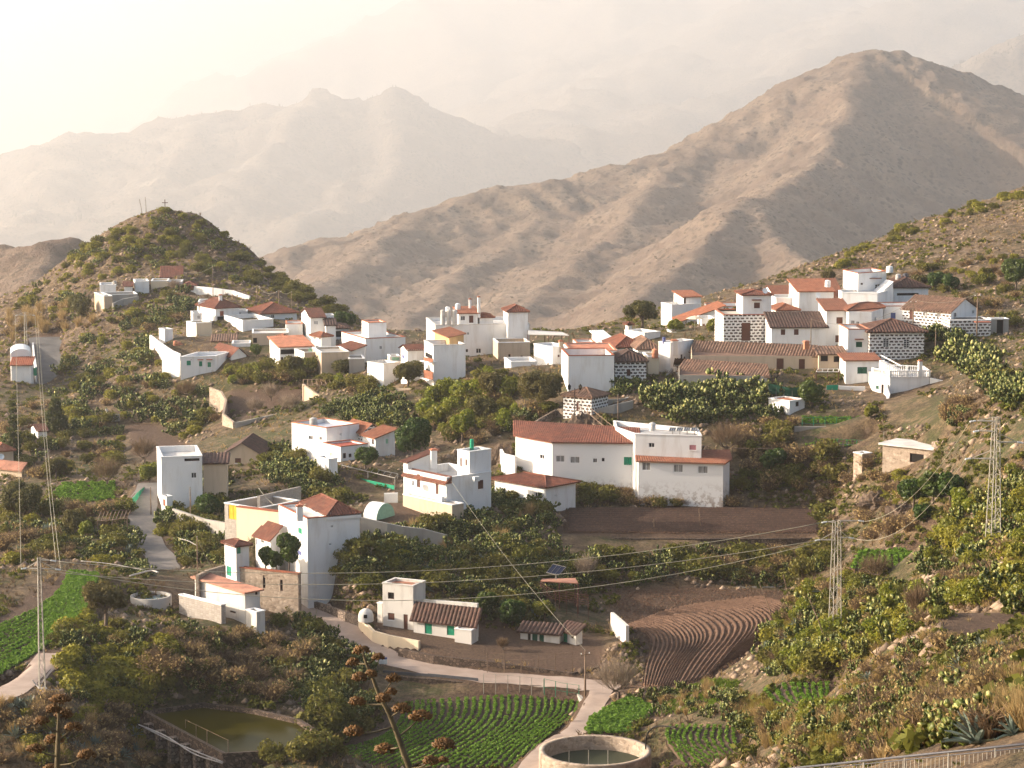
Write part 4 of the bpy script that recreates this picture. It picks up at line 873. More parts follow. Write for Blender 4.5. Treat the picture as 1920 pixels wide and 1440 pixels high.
def row_grid(plot, sheet, guides, nrow, seg):
    """rows that follow the surveyed guide lines, evenly spread between them"""
    c = PLOTS[plot][1]; G = []
    for g in guides:
        l = np.array(smooth_line([on_plot(c, *px(sheet, *q)) for q in g], 12)); s = np.concatenate([[0], np.cumsum(np.linalg.norm(np.diff(l, axis=0), axis=1))]); G.append(np.stack([np.interp(np.linspace(0, s[-1], seg), s, l[:, k]) for k in range(3)], 1))
    G = np.array(G); t = np.linspace(0, len(G)-1, nrow); k = np.clip(t.astype(int), 0, len(G)-2); f = (t-k)[:, None, None]
    return G[k]*(1-f)+G[k+1]*f
def soil_mat(name, a, b):
    t = NT(name); p = t.pos(); n = t.noise(1.6, 6, p, .75); m = t.noise(.25, 3, p); c = t.mix(t.ramp(n, .3, .7), a, b); c = t.mix(t.math('MULTIPLY', t.ramp(m, .4, .7), .4), c, tuple(x*.7 for x in a)); t.base(c); t.bump(t.noise(5, 4, p), .12, .8); M[name] = t.mat
soil_mat('ploughed_soil', (.085, .045, .027), (.185, .106, .066)); soil_mat('crop_soil', (.06, .037, .023), (.135, .085, .054)); soil_mat('dark_soil', (.05, .028, .02), (.10, .058, .04))
def furrows(name, plot, sheet, guides, nrow, seg, amp, mat, raise_=.08):
    sub = 8; Gd = row_grid(plot, sheet, guides, nrow*sub+1, seg); ph = np.arange(nrow*sub+1)/sub
    z = amp*np.cos(ph*2*math.pi)[:, None]*(1+.3*fbm(Gd[..., 0], Gd[..., 1], 3, 2)); Gd = Gd.copy()
    Gd[..., 2] = Gd[..., 2]+raise_+amp+z+amp*.5*fbm(Gd[..., 0], Gd[..., 1], .7, 3); e = np.minimum(np.arange(seg), np.arange(seg)[::-1]); Gd[..., 2] -= np.where(e == 0, .5, 0)[None, :]
    Gd[0, :, 2] -= .5; Gd[-1, :, 2] -= .5
    a, b = Gd.shape[:2]; i = np.arange(a*b).reshape(a, b); F = np.stack([i[:-1, :-1], i[:-1, 1:], i[1:, 1:], i[1:, :-1]], -1).reshape(-1, 4)
    struct(link(name, npmesh(name, Gd.reshape(-1, 3), F, M[mat], True))); return row_grid(plot, sheet, guides, nrow+1, seg)
furrows('field', 'ploughed_field', 'M', [[(752,862),(768,720),(805,600),(800,540),(735,490),(640,455)],[(870,880),(935,740),(1015,610),(990,520),(900,455),(760,410)],[(985,872),(1085,700),(1190,570),(1180,480),(1060,400),(880,360)],[(1215,815),(1350,660),(1470,500),(1460,420),(1330,350),(1100,310)],[(1310,730),(1470,590),(1640,500),(1690,410),(1600,335),(1350,280)],[(1400,690),(1560,590),(1720,480),(1780,380),(1740,300),(1560,255)]], 33, 170, .085, 'ploughed_soil')
furrows('field', 'upper_field', 'H', [[(-150,1395),(700,1400),(1640,1400)],[(-150,1320),(700,1320),(1640,1330)],[(-150,1235),(700,1232),(1640,1240)]], 13, 60, .09, 'dark_soil')
# ------------------------------------------------------------------ reservoir, tanks and basins
zc = PZ
struct(link('pond_water', npmesh('pond_water', [(p[0], p[1], PZ-.45) for p in POND], [tuple(range(len(POND)))], M['pond_water'])))
def ring_wall(name, pts, z, h, tk, mat, label, cat, closed=True):
    mb = MB(); n = len(pts); P2 = [np.array(p[:2]) for p in pts]
    nr = []
    for i in range(n):
        a = P2[i-1] if (closed or i) else P2[i]; b_ = P2[(i+1) % n] if (closed or i < n-1) else P2[i]; d = b_-a; d = d/np.linalg.norm(d); nr.append(np.array((d[1], -d[0])))
    zt = [z]*n if not hasattr(z, '__len__') else z; hb = [h]*n if not hasattr(h, '__len__') else h
    L = 0
    for i in range(n if closed else n-1):
        j = (i+1) % n; o0, o1 = P2[i]+nr[i]*tk/2, P2[j]+nr[j]*tk/2; i0, i1 = P2[i]-nr[i]*tk/2, P2[j]-nr[j]*tk/2; l = np.linalg.norm(P2[j]-P2[i])
        uv = [(L, zt[i]-hb[i]), (L+l, zt[j]-hb[j]), (L+l, zt[j]), (L, zt[i])]
        mb.poly([V3(o0, zt[i]-hb[i]), V3(o1, zt[j]-hb[j]), V3(o1, zt[j]), V3(o0, zt[i])], uv); mb.poly([V3(i1, zt[j]-hb[j]), V3(i0, zt[i]-hb[i]), V3(i0, zt[i]), V3(i1, zt[j])], uv)
        mb.poly([V3(o0, zt[i]), V3(o1, zt[j]), V3(i1, zt[j]), V3(i0, zt[i])], uv); L += l
    if not closed:
        for i, s in ((0, 1), (n-1, -1)):
            a, b_ = P2[i]+nr[i]*tk/2*s, P2[i]-nr[i]*tk/2*s; mb.poly([V3(b_, zt[i]-hb[i]), V3(a, zt[i]-hb[i]), V3(a, zt[i]), V3(b_, zt[i])], [(0, 0), (tk, 0), (tk, hb[i]), (0, hb[i])])
    o = mb.obj(name, M[mat]); return tag(o, label, cat)
rr_ = smooth_line([POND[k] for k in range(len(POND))]+[POND[0]], 4)[:-1]; rr_ = [np.array(p) for p in POND]
ring_wall('reservoir_wall', rr_, PZ, 3.2, .4, 'dark_rubble', 'low stone wall ringing the green irrigation pond', 'wall')
a, b_ = rr_[0][:2], rr_[1][:2]
for i in range(6):
    q = a+(b_-a)*(.12+.16*i); d = (b_-a)/np.linalg.norm(b_-a); n = np.array((d[1], -d[0])); n = n if n[1] < 0 else -n
    c = q+n*.55; mb = MB(); mb.box((*c, PZ-3.2), (.7, .9, 2.5), math.atan2(d[1], d[0])); o = mb.obj('buttress', M['rubble_wall']); tag(o, 'stubby stone buttress against the outer face of the pond wall', 'buttress', 'buttresses of the pond wall')
c0 = np.array(P(1116, 1406, 212.5)); zt = c0[2]; root = empty('water_tank', (c0[0], c0[1], zt-2.2), 'big round concrete water tank beside the vegetable field', 'water tank')
mb = MB(); mb.lathe((0, 0, 0), [(5.15, -1.5), (5.1, 2.1), (5.1, 2.2), (4.65, 2.2), (4.62, 2.1), (4.6, .2)], 48); mb.obj('tank_wall', M['pale_rubble'], root, True)
mb = MB(); n = 40; mb.poly([(4.63*math.cos(2*math.pi*i/n), 4.63*math.sin(2*math.pi*i/n), .9) for i in range(n)]); mb.obj('water_surface', M['tank_water'], root)
for k in range(3):
    mb = MB(); mb.tube([(-2.4+1.75*k, -1.5, .5), (-2.4+1.75*k, -1.5, 2.6)], .04, 5); mb.obj('depth_post', M['galvanised'], root)
q = [np.array(P(1000+x/ZK, 1050+y/ZK, Y)) for x, y, Y in ((778,1310,207),(782,1230,207),(810,1175,206),(870,1150,204),(985,1157,200))]; mb = MB(); mb.tube(smooth_line(q, 6), .07, 6); tag(mb.obj('water_pipe', M['dark_opening'], None, True), 'black water pipe arching over beside the round tank', 'pipe')
c0 = np.array(P(283, 1108, 262)); root = empty('pool', (c0[0], c0[1], c0[2]-1.3), 'small round pale basin behind the big feathery tree', 'basin')
mb = MB(); mb.lathe((0, 0, 0), [(2.3, -1.5), (2.3, .8), (2.0, .8), (2.0, 0)], 28); mb.obj('basin_wall', M['concrete'], root, True); mb = MB(); mb.poly([(2.05*math.cos(6.283*i/24), 2.05*math.sin(6.283*i/24), .45) for i in range(24)]); mb.obj('water_surface', M['pool_water'], root)
# ------------------------------------------------------------------ free-standing walls
def W(label, mat, pts, tk=.35, minh=.8, cat='wall', name='garden_wall', foot=.5, maxh=9):
    q = [P(*px(s, x, y), Y) for s, x, y, Y in pts]; fine = []
    for a, b_ in zip(q, q[1:]):
        n = max(1, int(math.dist(a, b_)/2.5)); fine += [tuple(a[k]+(b_[k]-a[k])*i/n for k in range(3)) for i in range(n)]
    fine.append(q[-1]); zt = [p[2] for p in fine]; zb = [min(float(T(p[0], p[1]))-foot, p[2]-minh) for p in fine]
    return ring_wall(name, fine, zt, [min(a-b_, maxh) for a, b_ in zip(zt, zb)], tk, mat, label, cat, False)
WALLS = [
('pale panelled concrete wall between the gable house and the villa garden','concrete',[('F',1462,700,290),('F',1650,742,289.5),('G',200,985,289.5),('G',350,1002,289.5),('G',512,1045,289.5)]),
('dark rubble terrace wall below the green-doored annex','dark_rubble',[('L',400,610,254),('L',640,660,251.2),('L',950,690,249.6),('L',1300,738,248.1),('L',1600,780,246.5),('L',1780,735,248.3)]),
('dark stone wall holding up the road above the vegetable field','dark_rubble',[('L',250,795,247.2),('L',600,818,245.4),('L',940,852,244.6),('L',1390,905,243.6)]),
('curved cream wall round the forecourt of the tower house','cream_plaster',[('L',128,385,264),('L',175,440,261.5),('L',225,490,259),('L',330,520,257),('L',540,560,254.5)]),
('rough stone wall along the uphill side of the road','rubble_wall',[('K',1042,255,275),('K',1250,318,270),('K',1458,395,264)]),
('white plastered retaining wall at the corner of the ploughed field','aged_white',[('M',546,362,263),('M',600,408,258),('M',652,455,253)]),
('low concrete wall along the top of the ploughed field','concrete',[('M',890,182,282.5),('M',1400,186,282.5),('M',1900,176,281)]),
('low white wall stepping up to a square pier at the right end of the village','white_plaster',[('D',1270,1285,338),('D',1345,1302,337.4),('D',1474,1325,336.6),('D',1482,1256,336.3),('D',1566,1260,336)]),
('white parapet wall in front of the wide green window','white_plaster',[('H',1745,382,341.6),('H',1928,388,341.2)]),
('pale rubble wall under the white parapet','pale_rubble',[('H',1742,448,340.8),('H',1926,452,340.4)]),
('narrow white wall descending beside the cellar steps','white_plaster',[('D',958,1322,338),('D',985,1400,335),('I',935,362,331)]),
('long white wall in front of the chapel hill houses','white_plaster',[('A',1165,684,509),('A',1340,682,507.5),('A',1350,652,507.4),('A',1470,662,505),('A',1615,682,503),('A',1730,720,500)]),
('white wall sloping down to the green-shuttered house','white_plaster',[('A',1042,990,435),('A',1110,1042,428),('A',1190,1096,420),('A',1246,1120,416.5)]),
('low white balustraded wall left of the green-shuttered house','white_plaster',[('A',1125,1165,416.6),('A',1244,1168,414.8)]),
('pale edge wall along the concrete ramp','white_plaster',[('A',226,1030,494),('A',234,1120,474),('A',250,1215,456)]),
('rubble wall curving round the corner of the bare orchard','pale_rubble',[('E',1455,22,400),('E',1530,50,397),('E',1565,110,391),('E',1545,205,384),('E',1620,262,378)]),
('low dark wall along the lower edge of the bare orchard','concrete',[('E',1625,268,378),('B',300,1090,381),('B',540,1062,384)]),
('ruined beige wall with a gap at the village edge','beige_plaster',[('B',475,885,392),('B',545,938,388),('B',632,985,386)]),
('reddish brick wall of the walled plot below the cube house','rust_plaster',[('B',632,935,390),('B',800,915,390),('B',965,885,389)]),
('stepped beige wall above the prickly pear bank','beige_plaster',[('B',978,978,372),('B',1098,962,371),('B',1112,917,371),('B',1222,914,370)]),
('long stone wall climbing beside the cobbled ramp','concrete',[('C',880,1000,337),('C',1080,985,340),('C',1200,925,345),('C',1330,858,350),('C',1405,780,354)]),
('stone wall below the ramp next to the cottage','concrete',[('C',850,1066,334),('C',1000,1030,334),('C',1130,1000,336)]),
('dry stone wall at the front of the dry grass terrace','rubble_wall',[('N',1560,575,142.5),('N',1720,610,138),('N',1925,650,133)]),
('tall dry stone terrace wall behind the right lattice tower','rubble_wall',[('I',1290,548,291),('I',1500,505,280),('I',1750,545,262),('I',1925,590,249)]),
('grey wall along the inner side of the lane','concrete',[('E',1200,862,305),('E',1420,935,299),('E',1640,972,292)]),
('broken concrete wall standing in the brown earth bank','concrete',[('I',1070,478,318),('I',1187,396,325)]),
('second broken wall stub above the animal shelter','concrete',[('I',1275,446,313),('I',1382,402,318)]),
('brown retaining wall under the netted vegetable strip','concrete',[('I',330,442,323.4),('I',882,440,323.4)]),
('short stone gate pier and wall lost among the prickly pears','concrete',[('E',735,170,404),('E',752,205,403),('E',828,208,403)]),
('low wall closing the fields left of the road gate','concrete',[('L',1640,925,241),('L',1700,1000,236),('L',1660,1060,232)]),
('dark earth-grey wall behind the yellow-doored garage','concrete_block',[('F',755,555,291),('F',900,520,296),('F',1042,488,301)]),
('white garden wall piece beside the polytunnel','white_plaster',[('F',1625,535,307),('F',1720,532,307)]),
('curved white terrace wall at the left end of the broad farmhouse','white_plaster',[('G',885,450,322),('G',900,480,319),('G',985,500,317.5)]),
('brown stone wall above the curved white terrace','rubble_wall',[('C',400,1190,331),('C',480,1130,334),('C',600,1060,337),('C',655,1050,336)]),
('grey block wall below the chapel hill bastion','concrete',[('A',780,770,494),('A',850,740,497),('A',960,720,498)]),
('stone bank wall beside the cobbled road above the barn','pale_rubble',[('K',330,105,261),('K',400,70,264),('K',520,35,268)]),
('beige terrace wall behind the sloping white wall','beige_plaster',[('A',1195,985,436),('A',1290,1006,438),('A',1388,1018,437)]),
('dark stone bank wall below the upper brown field','dark_rubble',[('H',-150,1430,295.6),('H',300,1436,295.3),('H',800,1438,295.2),('H',1300,1438,295.2),('H',1640,1434,295.4)]),
('white parapet wall rising behind the brown roof of the green-doored annex','aged_white',[('L',575,272,261.5),('L',760,286,260.2),('L',945,300,258.8)]),
]
for lb, mt, pts_ in WALLS: W(lb, mt, pts_)
# ------------------------------------------------------------------ poles, lattice towers, wires
def pole(s, x, yt, yb, Y, label, name='utility_pole', mat='pole_wood', r=.11, arms=0):
    top = np.array(P(*px(s, x, yt), Y)); g = float(T(top[0], top[1])); zb = min(g, P(*px(s, x, yb), Y)[2]); root = empty(name, (top[0], top[1], zb), label, 'pole'); h_ = top[2]-zb
    mb = MB(); mb.tube([(0, 0, -.5), (0, 0, h_)], [r*1.25, r*.8], 7); mb.obj('shaft', M[mat], root, True)
    if arms:
        mb = MB(); mb.box((0, 0, h_-.5), (1.1, .09, .1), .4)
        o = mb.obj('cross_arm', M[mat], root)
        for k in (-.45, 0, .45):
            mb = MB(); mb.lathe((k*math.cos(.4), k*math.sin(.4), h_-.4), [(.02, 0), (.06, .05), (.05, .14), (0, .16)], 6); mb.obj('insulator', M['plastic_white'], o)
    else:
        mb = MB(); mb.lathe((0, 0, h_-.02), [(r*.95, 0), (r*.95, .06), (0, .12)], 7); mb.obj('cap', M['galvanised'], root)
    return (top[0], top[1], top[2])
PT = {}
for k, a in dict(
 gate=('M',360,625,970,239.5,'dark wooden pole beside the path junction',1), chapel=('A',1472,515,722,504,'tall pale pole beside the chapel hill wall',0), stair=('C',1030,960,1180,331,'thin pale pole by the ramp wall',0),
 barn=('K',330,-160,150,268,'slim dark pole behind the beige barn',0), tree=('B',1218,730,890,377,'pole in front of the feathery tree',0), tile=('D',1155,745,890,361,'pole in front of the weathered tile roof',1), cactus=('D',1310,945,1230,351,'tall pole beside the dark alley and the big cacti',0),
 terr=('D',1600,700,1030,355.5,'tall pole at the end of the stone terrace',1), lamp=('C',1595,415,605,402,'wooden pole behind the arched-door stone house',1), front=('D',447,880,1038,363.5,'pale pole in front of the maroon-windowed house',0), lane=('E',1042,715,880,309,'thin pole on the lane edge',0), bush=('E',1316,715,905,303,'thin pole among the bushes above the lane',0),
 hill=('A',1780,645,750,498,'dark pole on the flank of the chapel hill',1), hill2=('B',305,235,330,470,'pole with a lamp behind the hipped bungalow',1), hill3=('B',393,245,360,468,'pole right of the hipped bungalow roof',0), yard=('F',1245,745,880,305,'short post by the villa garden fence',0), orch=('B',112,1080,1165,380,'short white post by the bare orchard wall',0), garden=('A',1581,940,1075,427,'thin pole beside the brown hut',0)).items():
    PT[k] = pole(*a[:5], a[5], arms=a[6], r=.07 if not a[6] else .1)
def lattice(px_top, px_base, Y, label, arms, wb=.44, wt=.27, rz=.35):
    top = np.array(P(*px_top, Y)); base = np.array(P(*px_base, Y)); g = float(T(top[0], top[1])); zb = min(g, base[2]+.5); h_ = top[2]-zb
    root = empty('lattice_tower', (top[0], top[1], zb), label, 'power pylon'); ca, sa = math.cos(rz), math.sin(rz)
    q = lambda i, j, z: (lambda w_: (ca*i*w_-sa*j*w_, sa*i*w_+ca*j*w_, z))(wb+(wt-wb)*z/h_)
    for i, j in ((-1, -1), (1, -1), (1, 1), (-1, 1)):
        mb = MB(); mb.tube([q(i, j, -.4), q(i, j, h_)], .04, 4); mb.obj('leg', M['galvanised'], root)
    mb = MB(); n = max(7, int(h_/.85))
    for k in range(n):
        z0, z1 = h_*k/n, h_*(k+1)/n
        for (a, b_) in (((-1, -1), (1, -1)), ((1, -1), (1, 1)), ((1, 1), (-1, 1)), ((-1, 1), (-1, -1))):
            A, B_ = (a, b_) if k % 2 else (b_, a); mb.tube([q(*A, z0), q(*B_, z1)], .02, 3, cap=False); mb.tube([q(*a, z1), q(*b_, z1)], .016, 3, cap=False)
    mb.obj('bracing', M['galvanised'], root)
    mb = MB(); mb.box((0, 0, -.6), (wb*3, wb*3, .7), rz); mb.obj('footing', M['concrete'], root); tips = []
    for dx, dy, dz in arms:
        mb = MB(); z = h_+dz; tip = np.array((dx, dy, z)); s = np.sign(dx)
        for j in (-1, 1): mb.tube([q(s, j, z), tip], .04, 4)
        mb.tube([q(s, 0, min(z+.7, h_)), tip], .03, 4); o = mb.obj('cross_arm', M['galvanised'], root)
        mb = MB(); e = tip+np.array((.5*s, 0, -.08)); m_ = [tip+(e-tip)*k/8 for k in range(9)]; mb.tube(m_, [.03, .1, .04, .1, .04, .1, .04, .1, .03], 6); mb.obj('insulator', M['plastic_white'], o, True)
        tips.append(tuple(np.array((top[0], top[1], zb))+e))
    return tips
tc = lattice((1569, 976), (1567, 1195), 216, 'lattice power pylon rising from the spur beside the ploughed field', [(-1.5, -.2, -1.75), (1.1, .1, -1.6), (2.0, .2, -.05), (-.9, -.1, -.1)])
tl = lattice((73, 1046), (75, 1270), 216, 'slender lattice power pylon at the edge of the left green field', [(1.1, -.2, -.2), (-1.2, .2, -1.0), (1.5, -.2, -1.0)], .27, .12)
tr = lattice((1868, 782), (1862, 1045), 188, 'lattice power pylon on the right slope in front of the dry stone walls', [(-1.6, 0, -.3), (-1.3, 0, -1.1), (1.7, 0, -2.0), (-1.9, 0, -3.3)], .46, .2)
tf = lattice((47, 585), (50, 690), 462, 'small far pylon beside the barrel-vaulted house', [(1.4, 0, -.6), (-1.4, 0, -.6)], .34, .14)
def wire(a, b_, sag, label, r=.028, group=None):
    a, b_ = np.array(a), np.array(b_); n = 40; l = [a+(b_-a)*t-np.array((0, 0, sag*4*t*(1-t))) for t in np.linspace(0, 1, n)]
    mb = MB(); mb.tube(l, r, 4); return tag(mb.obj('power_line', M['wire'], None, True), label, 'cable', group)
wire(tl[0], tc[3], 2.6, 'upper cable slung between the left and middle pylons', .03)
wire(tl[1], tc[0], 2.6, 'middle cable slung between the left and middle pylons', .03)
wire(tl[2], tc[0] if False else (tc[0][0], tc[0][1]-.6, tc[0][2]-.1), 4.0, 'lowest cable slung between the left and middle pylons', .03)
wire(tc[2], tr[0], 1.8, 'upper cable from the middle pylon to the right pylon', .022); wire(tc[1], tr[3], 2.2, 'lower cable from the middle pylon to the right pylon', .022)
for k, (a, b_) in enumerate(((tl[1], tf[1]), (tl[0], tf[0]), (tl[2], (tf[0][0]+.5, tf[0][1], tf[0][2]-1)))): wire(a, b_, 3.0+k*.6, ['left','middle','right'][k]+' one of three cables running up the valley from the left pylon', .022)
wire(P(846, 902, 296), PT['gate'], .8, 'diagonal service cable from the villa to the wooden pole', .017)
wire(PT['hill'], PT['hill2'], 1.2, 'thin cable along the foot of the chapel hill', .02); wire(PT['chapel'], P(325, 500, 545), 1.5, 'thin cable from the tall pale pole up the hill', .02); wire(PT['hill2'], PT['hill3'], .6, 'short cable between the bungalow poles', .02); wire(PT['barn'], P(420, 1082, 276), 1.0, 'cable from the slim dark pole to the patio tower', .025); wire(PT['tile'], PT['terr'], .9, 'cable along the weathered tile roof', .02); wire(PT['front'], PT['tile'], 2.0, 'cable across the shuttered house', .018)
wire(P(485, 915, 294), P(573, 945, 279), 1.6, 'drooping cable over the yellow-doored garage', .035)
# street lamp with two lanterns
t0 = np.array(P(*px('C', 730, 915), 334)); zb = float(T(t0[0], t0[1])); root = empty('street_lamp', (t0[0], t0[1], zb), 'black double-lantern street lamp in front of the stone cottage', 'street lamp'); h_ = t0[2]-zb
mb = MB(); mb.tube([(0, 0, -.3), (0, 0, 1), (0, 0, h_)], [.12, .08, .05], 7); mb.obj('post', M['dark_opening'], root)
for s in (-1, 1):
    mb = MB(); mb.tube(smooth_line([(0, 0, h_-.5), (s*.5, 0, h_-.65), (s*.78, 0, h_-.25)], 4), .035, 5); o = mb.obj('bracket', M['dark_opening'], root); mb = MB(); mb.lathe((s*.78, 0, h_-.25), [(.06, 0), (.2, .1), (.24, .5), (.3, .52), (.05, .8), (0, .9)], 6); mb.obj('lantern', M['dark_opening'], o)
# ------------------------------------------------------------------ railing, guard rail, fences
a, b_ = np.array(P(1478, 1441.5, 56)), np.array(P(1960, 1391, 46.5)); root = empty('railing', tuple(a), 'grey metal railing with thin uprights along the lookout at the bottom right', 'railing')
mb = MB(); mb.tube([a*0, b_-a], .026, 8); mb.obj('handrail', M['metal_grey'], root, True)
mb = MB(); dn = np.array((0, 0, -.075)); mb.tube([dn, b_-a+dn], .012, 6); mb.obj('lower_rail', M['metal_grey'], root, True); L = np.linalg.norm(b_-a)
for i in range(7):
    q = (b_-a)*i/6; mb = MB(); mb.tube([q, q-np.array((0, 0, 1.6))], .02, 6); mb.obj('post', M['galvanised'], root)
n = 64
for i in range(n): q = (b_-a)*(i+.5)/n; mb = MB(); mb.tube([q-np.array((0, 0, .1)), q-np.array((0, 0, 1.25))], .0065, 4, cap=False); mb.obj('baluster', M['galvanised'], root)
def fence(label, s, pts_, n, hgt, mat, name='wire_fence', net=None, r=.035, rails=2, cat='fence'):
    q = [np.array(P(*px(s, x, y), Y)) for x, y, Y in pts_]; root = empty(name, tuple(q[0]), label, cat); acc = np.concatenate([[0], np.cumsum([np.linalg.norm(b_-a) for a, b_ in zip(q, q[1:])])])
    at = lambda t: np.array([np.interp(t*acc[-1], acc, [p[k] for p in q]) for k in range(3)])-q[0]
    for i in range(n+1):
        p = at(i/n); g = float(T(p[0]+q[0][0], p[1]+q[0][1]))-q[0][2]; mb = MB(); mb.tube([(p[0], p[1], min(g, p[2]-.3)-.2), p], r, 5); mb.obj('post', M[mat], root)
    for k in range(rails):
        mb = MB(); mb.tube([at(t)-np.array((0, 0, .03+hgt*k/max(1, rails-.5))) for t in np.linspace(0, 1, n*2+1)], .016 if rails < 4 else .03, 4); mb.obj('rail', M[mat], root)
    if net:
        mb = MB()
        for i in range(n*3):
            a_, b2 = at(i/(n*3)), at((i+1)/(n*3)); z = np.array((0, 0, hgt*(.94+.06*math.sin(i*1.7)))); d = np.array((0, .02, 0)); mb.poly([a_-z, b2-z, b2-d*2, a_-d*2]); mb.poly([b2-z+d, a_-z+d, a_+d, b2+d])
        mb.obj('net', M[net], root)
    return root
gr = [np.array(P(*px('L', x, y), Y)) for x, y, Y in ((290,765,248),(600,790,246.6),(945,815,244.6))]; root = empty('guard_rail', tuple(gr[0]), 'dark metal guard rail on the outer edge of the road', 'guard rail'); mb = MB()
for a_, b2 in zip(gr, gr[1:]):
    d = b2-a_; mb.box(tuple((a_+b2)/2-gr[0]-np.array((0, 0, .3))), (np.linalg.norm(d)+.05, .07, .32), math.atan2(d[1], d[0]))
mb.obj('beam', M['metal_grey'], root)
for i in range(7):
    p = np.array([np.interp(i/6, [0, .48, 1], [g_[k] for g_ in gr]) for k in range(3)])-gr[0]; mb = MB(); mb.box((p[0], p[1]+.08, p[2]-1.1), (.1, .1, .95)); mb.obj('post', M['metal_grey'], root)
fence('sagging wire fence with thin posts above the vegetable field','L',[(985,785,243),(1200,800,242.6),(1400,822,241.8)],5,1.2,'galvanised')
fence('green wire gate and fence closing the road end','L',[(1405,820,241.6),(1530,850,241),(1645,865,240.6)],3,1.3,'green_paint',name='wire_gate',cat='gate')
fence('green net fence in front of the citrus trees','F',[(1292,392,324),(1480,435,321),(1697,482,317)],7,1.15,'galvanised',net='green_net',name='net_fence')
fence('bright green net screen in front of the barrel-vaulted house','A',[(95,1232,449),(180,1228,448),(255,1215,448)],3,1.5,'galvanised',net='green_net',name='net_fence')
fence('green net panel beside the white parapet','H',[(1660,378,341),(1740,375,341)],2,1.6,'galvanised',net='green_net',name='net_fence')
fence('dark green netted pen below the ochre farmhouse','H',[(1258,365,336),(1400,395,335),(1480,392,335)],4,1.4,'galvanised',net='dark_green_paint',name='net_fence')
fence('thin green posts along the netted vegetable strip','I',[(385,378,323.8),(620,380,323.8),(860,382,323.8)],6,1.2,'green_paint',name='wire_fence')
fence('pale post fence above the animal shelter','I',[(950,478,312),(1100,480,311),(1275,492,309)],6,1.4,'galvanised')
fence('green mesh fence along the left side of the lane','E',[(905,800,311),(955,745,318),(1000,710,326)],4,1.4,'galvanised',net='green_net',name='net_fence')
fence('low fence around the green mesh garden below the ramp steps','I',[(560,525,317),(700,530,316.6),(830,538,316)],4,1.0,'green_paint',name='wire_fence')
fence('tall thin posts of the fence round the irrigation pond','K',[(250,1105,222),(430,1190,213.5),(545,1245,212)],3,1.0,'pole_wood',rails=1)
fence('wire fence with short posts at the shed garden','L',[(1010,640,248),(1160,650,247.6),(1600,640,247)],5,.9,'pole_wood')
# pergolas and canopies
def canopy(label, s, q4, Y4, hgt, mat_roof, mat_post, slats=0, cat='pergola', name='pergola'):
    q = [np.array(P(*px(s, x, y), Y)) for (x, y), Y in zip(q4, Y4)]; root = empty(name, tuple(q[0]), label, cat); o0 = q[0]
    mb = MB(); th = np.array((0, 0, .1))
    if slats:
        for i in range(slats):
            t = i/(slats-1); a_ = q[0]+(q[1]-q[0])*t-o0; b2 = q[3]+(q[2]-q[3])*t-o0; mb.tube([a_, b2], .05, 4)
        mb.tube([q[0]-o0, q[1]-o0], .06, 4); mb.tube([q[3]-o0, q[2]-o0], .06, 4)
    else:
        r_ = [p-o0 for p in q]; mb.poly([p+th for p in r_]); mb.poly([p for p in r_][::-1])
        for i in range(4): mb.poly([r_[i], r_[(i+1) % 4], r_[(i+1) % 4]+th, r_[i]+th])
    mb.obj('roof', M[mat_roof], root)
    for p in q+[(q[0]+q[1])/2, (q[3]+q[2])/2]:
        g = max(float(T(p[0], p[1])), p[2]-hgt*2.5)-.2; mb = MB(); mb.tube([(p[0]-o0[0], p[1]-o0[1], min(g, p[2]-hgt)-o0[2]), p-o0], .07, 5); mb.obj('post', M[mat_post], root)
canopy('timber roof terrace canopy with posts right of the corner tower','C',[(405,545),(690,552),(640,530),(405,515)],[386,384,390,391],2.6,'roof_pale','brown_wood',0,'canopy','canopy')
canopy('bare pole trellis beside the lane','E',[(675,950),(880,930),(905,870),(700,880)],[300,300,309,309],2.2,'pole_wood','pole_wood',9)
canopy('long bare pole pergola behind the green net fence','F',[(1330,340),(1700,430),(1720,400),(1350,325)],[325,318,322,329],2.4,'galvanised','galvanised',10)
canopy('lattice pergola of the walled plot below the village','B',[(475,900),(830,880),(800,850),(475,855)],[391,390,395,396],2.3,'pole_wood','pole_wood',12)
canopy('makeshift timber pen under the solar panel','L',[(1380,150),(1640,165),(1620,130),(1390,135)],[270,269,273,274],1.9,'rust_sheet','brown_wood',0,'pen','animal_pen')
canopy('rickety pole shelter on the dark bank behind the broad farmhouse wing','H',[(1010,815),(1500,815),(1480,790),(1040,795)],[318,317,322,323],2.0,'pole_wood','pole_wood',10)
canopy('slatted arbour between the ochre farmhouse and the white lower house','H',[(1590,285),(1745,285),(1745,265),(1600,265)],[346,346,349,349],2.0,'roof_pale','brown_wood',5)
fence('brown board fence of the makeshift pen','L',[(1378,150,269.6),(1450,200,268),(1710,245,266.6)],5,1.2,'brown_wood',name='board_fence',rails=5)
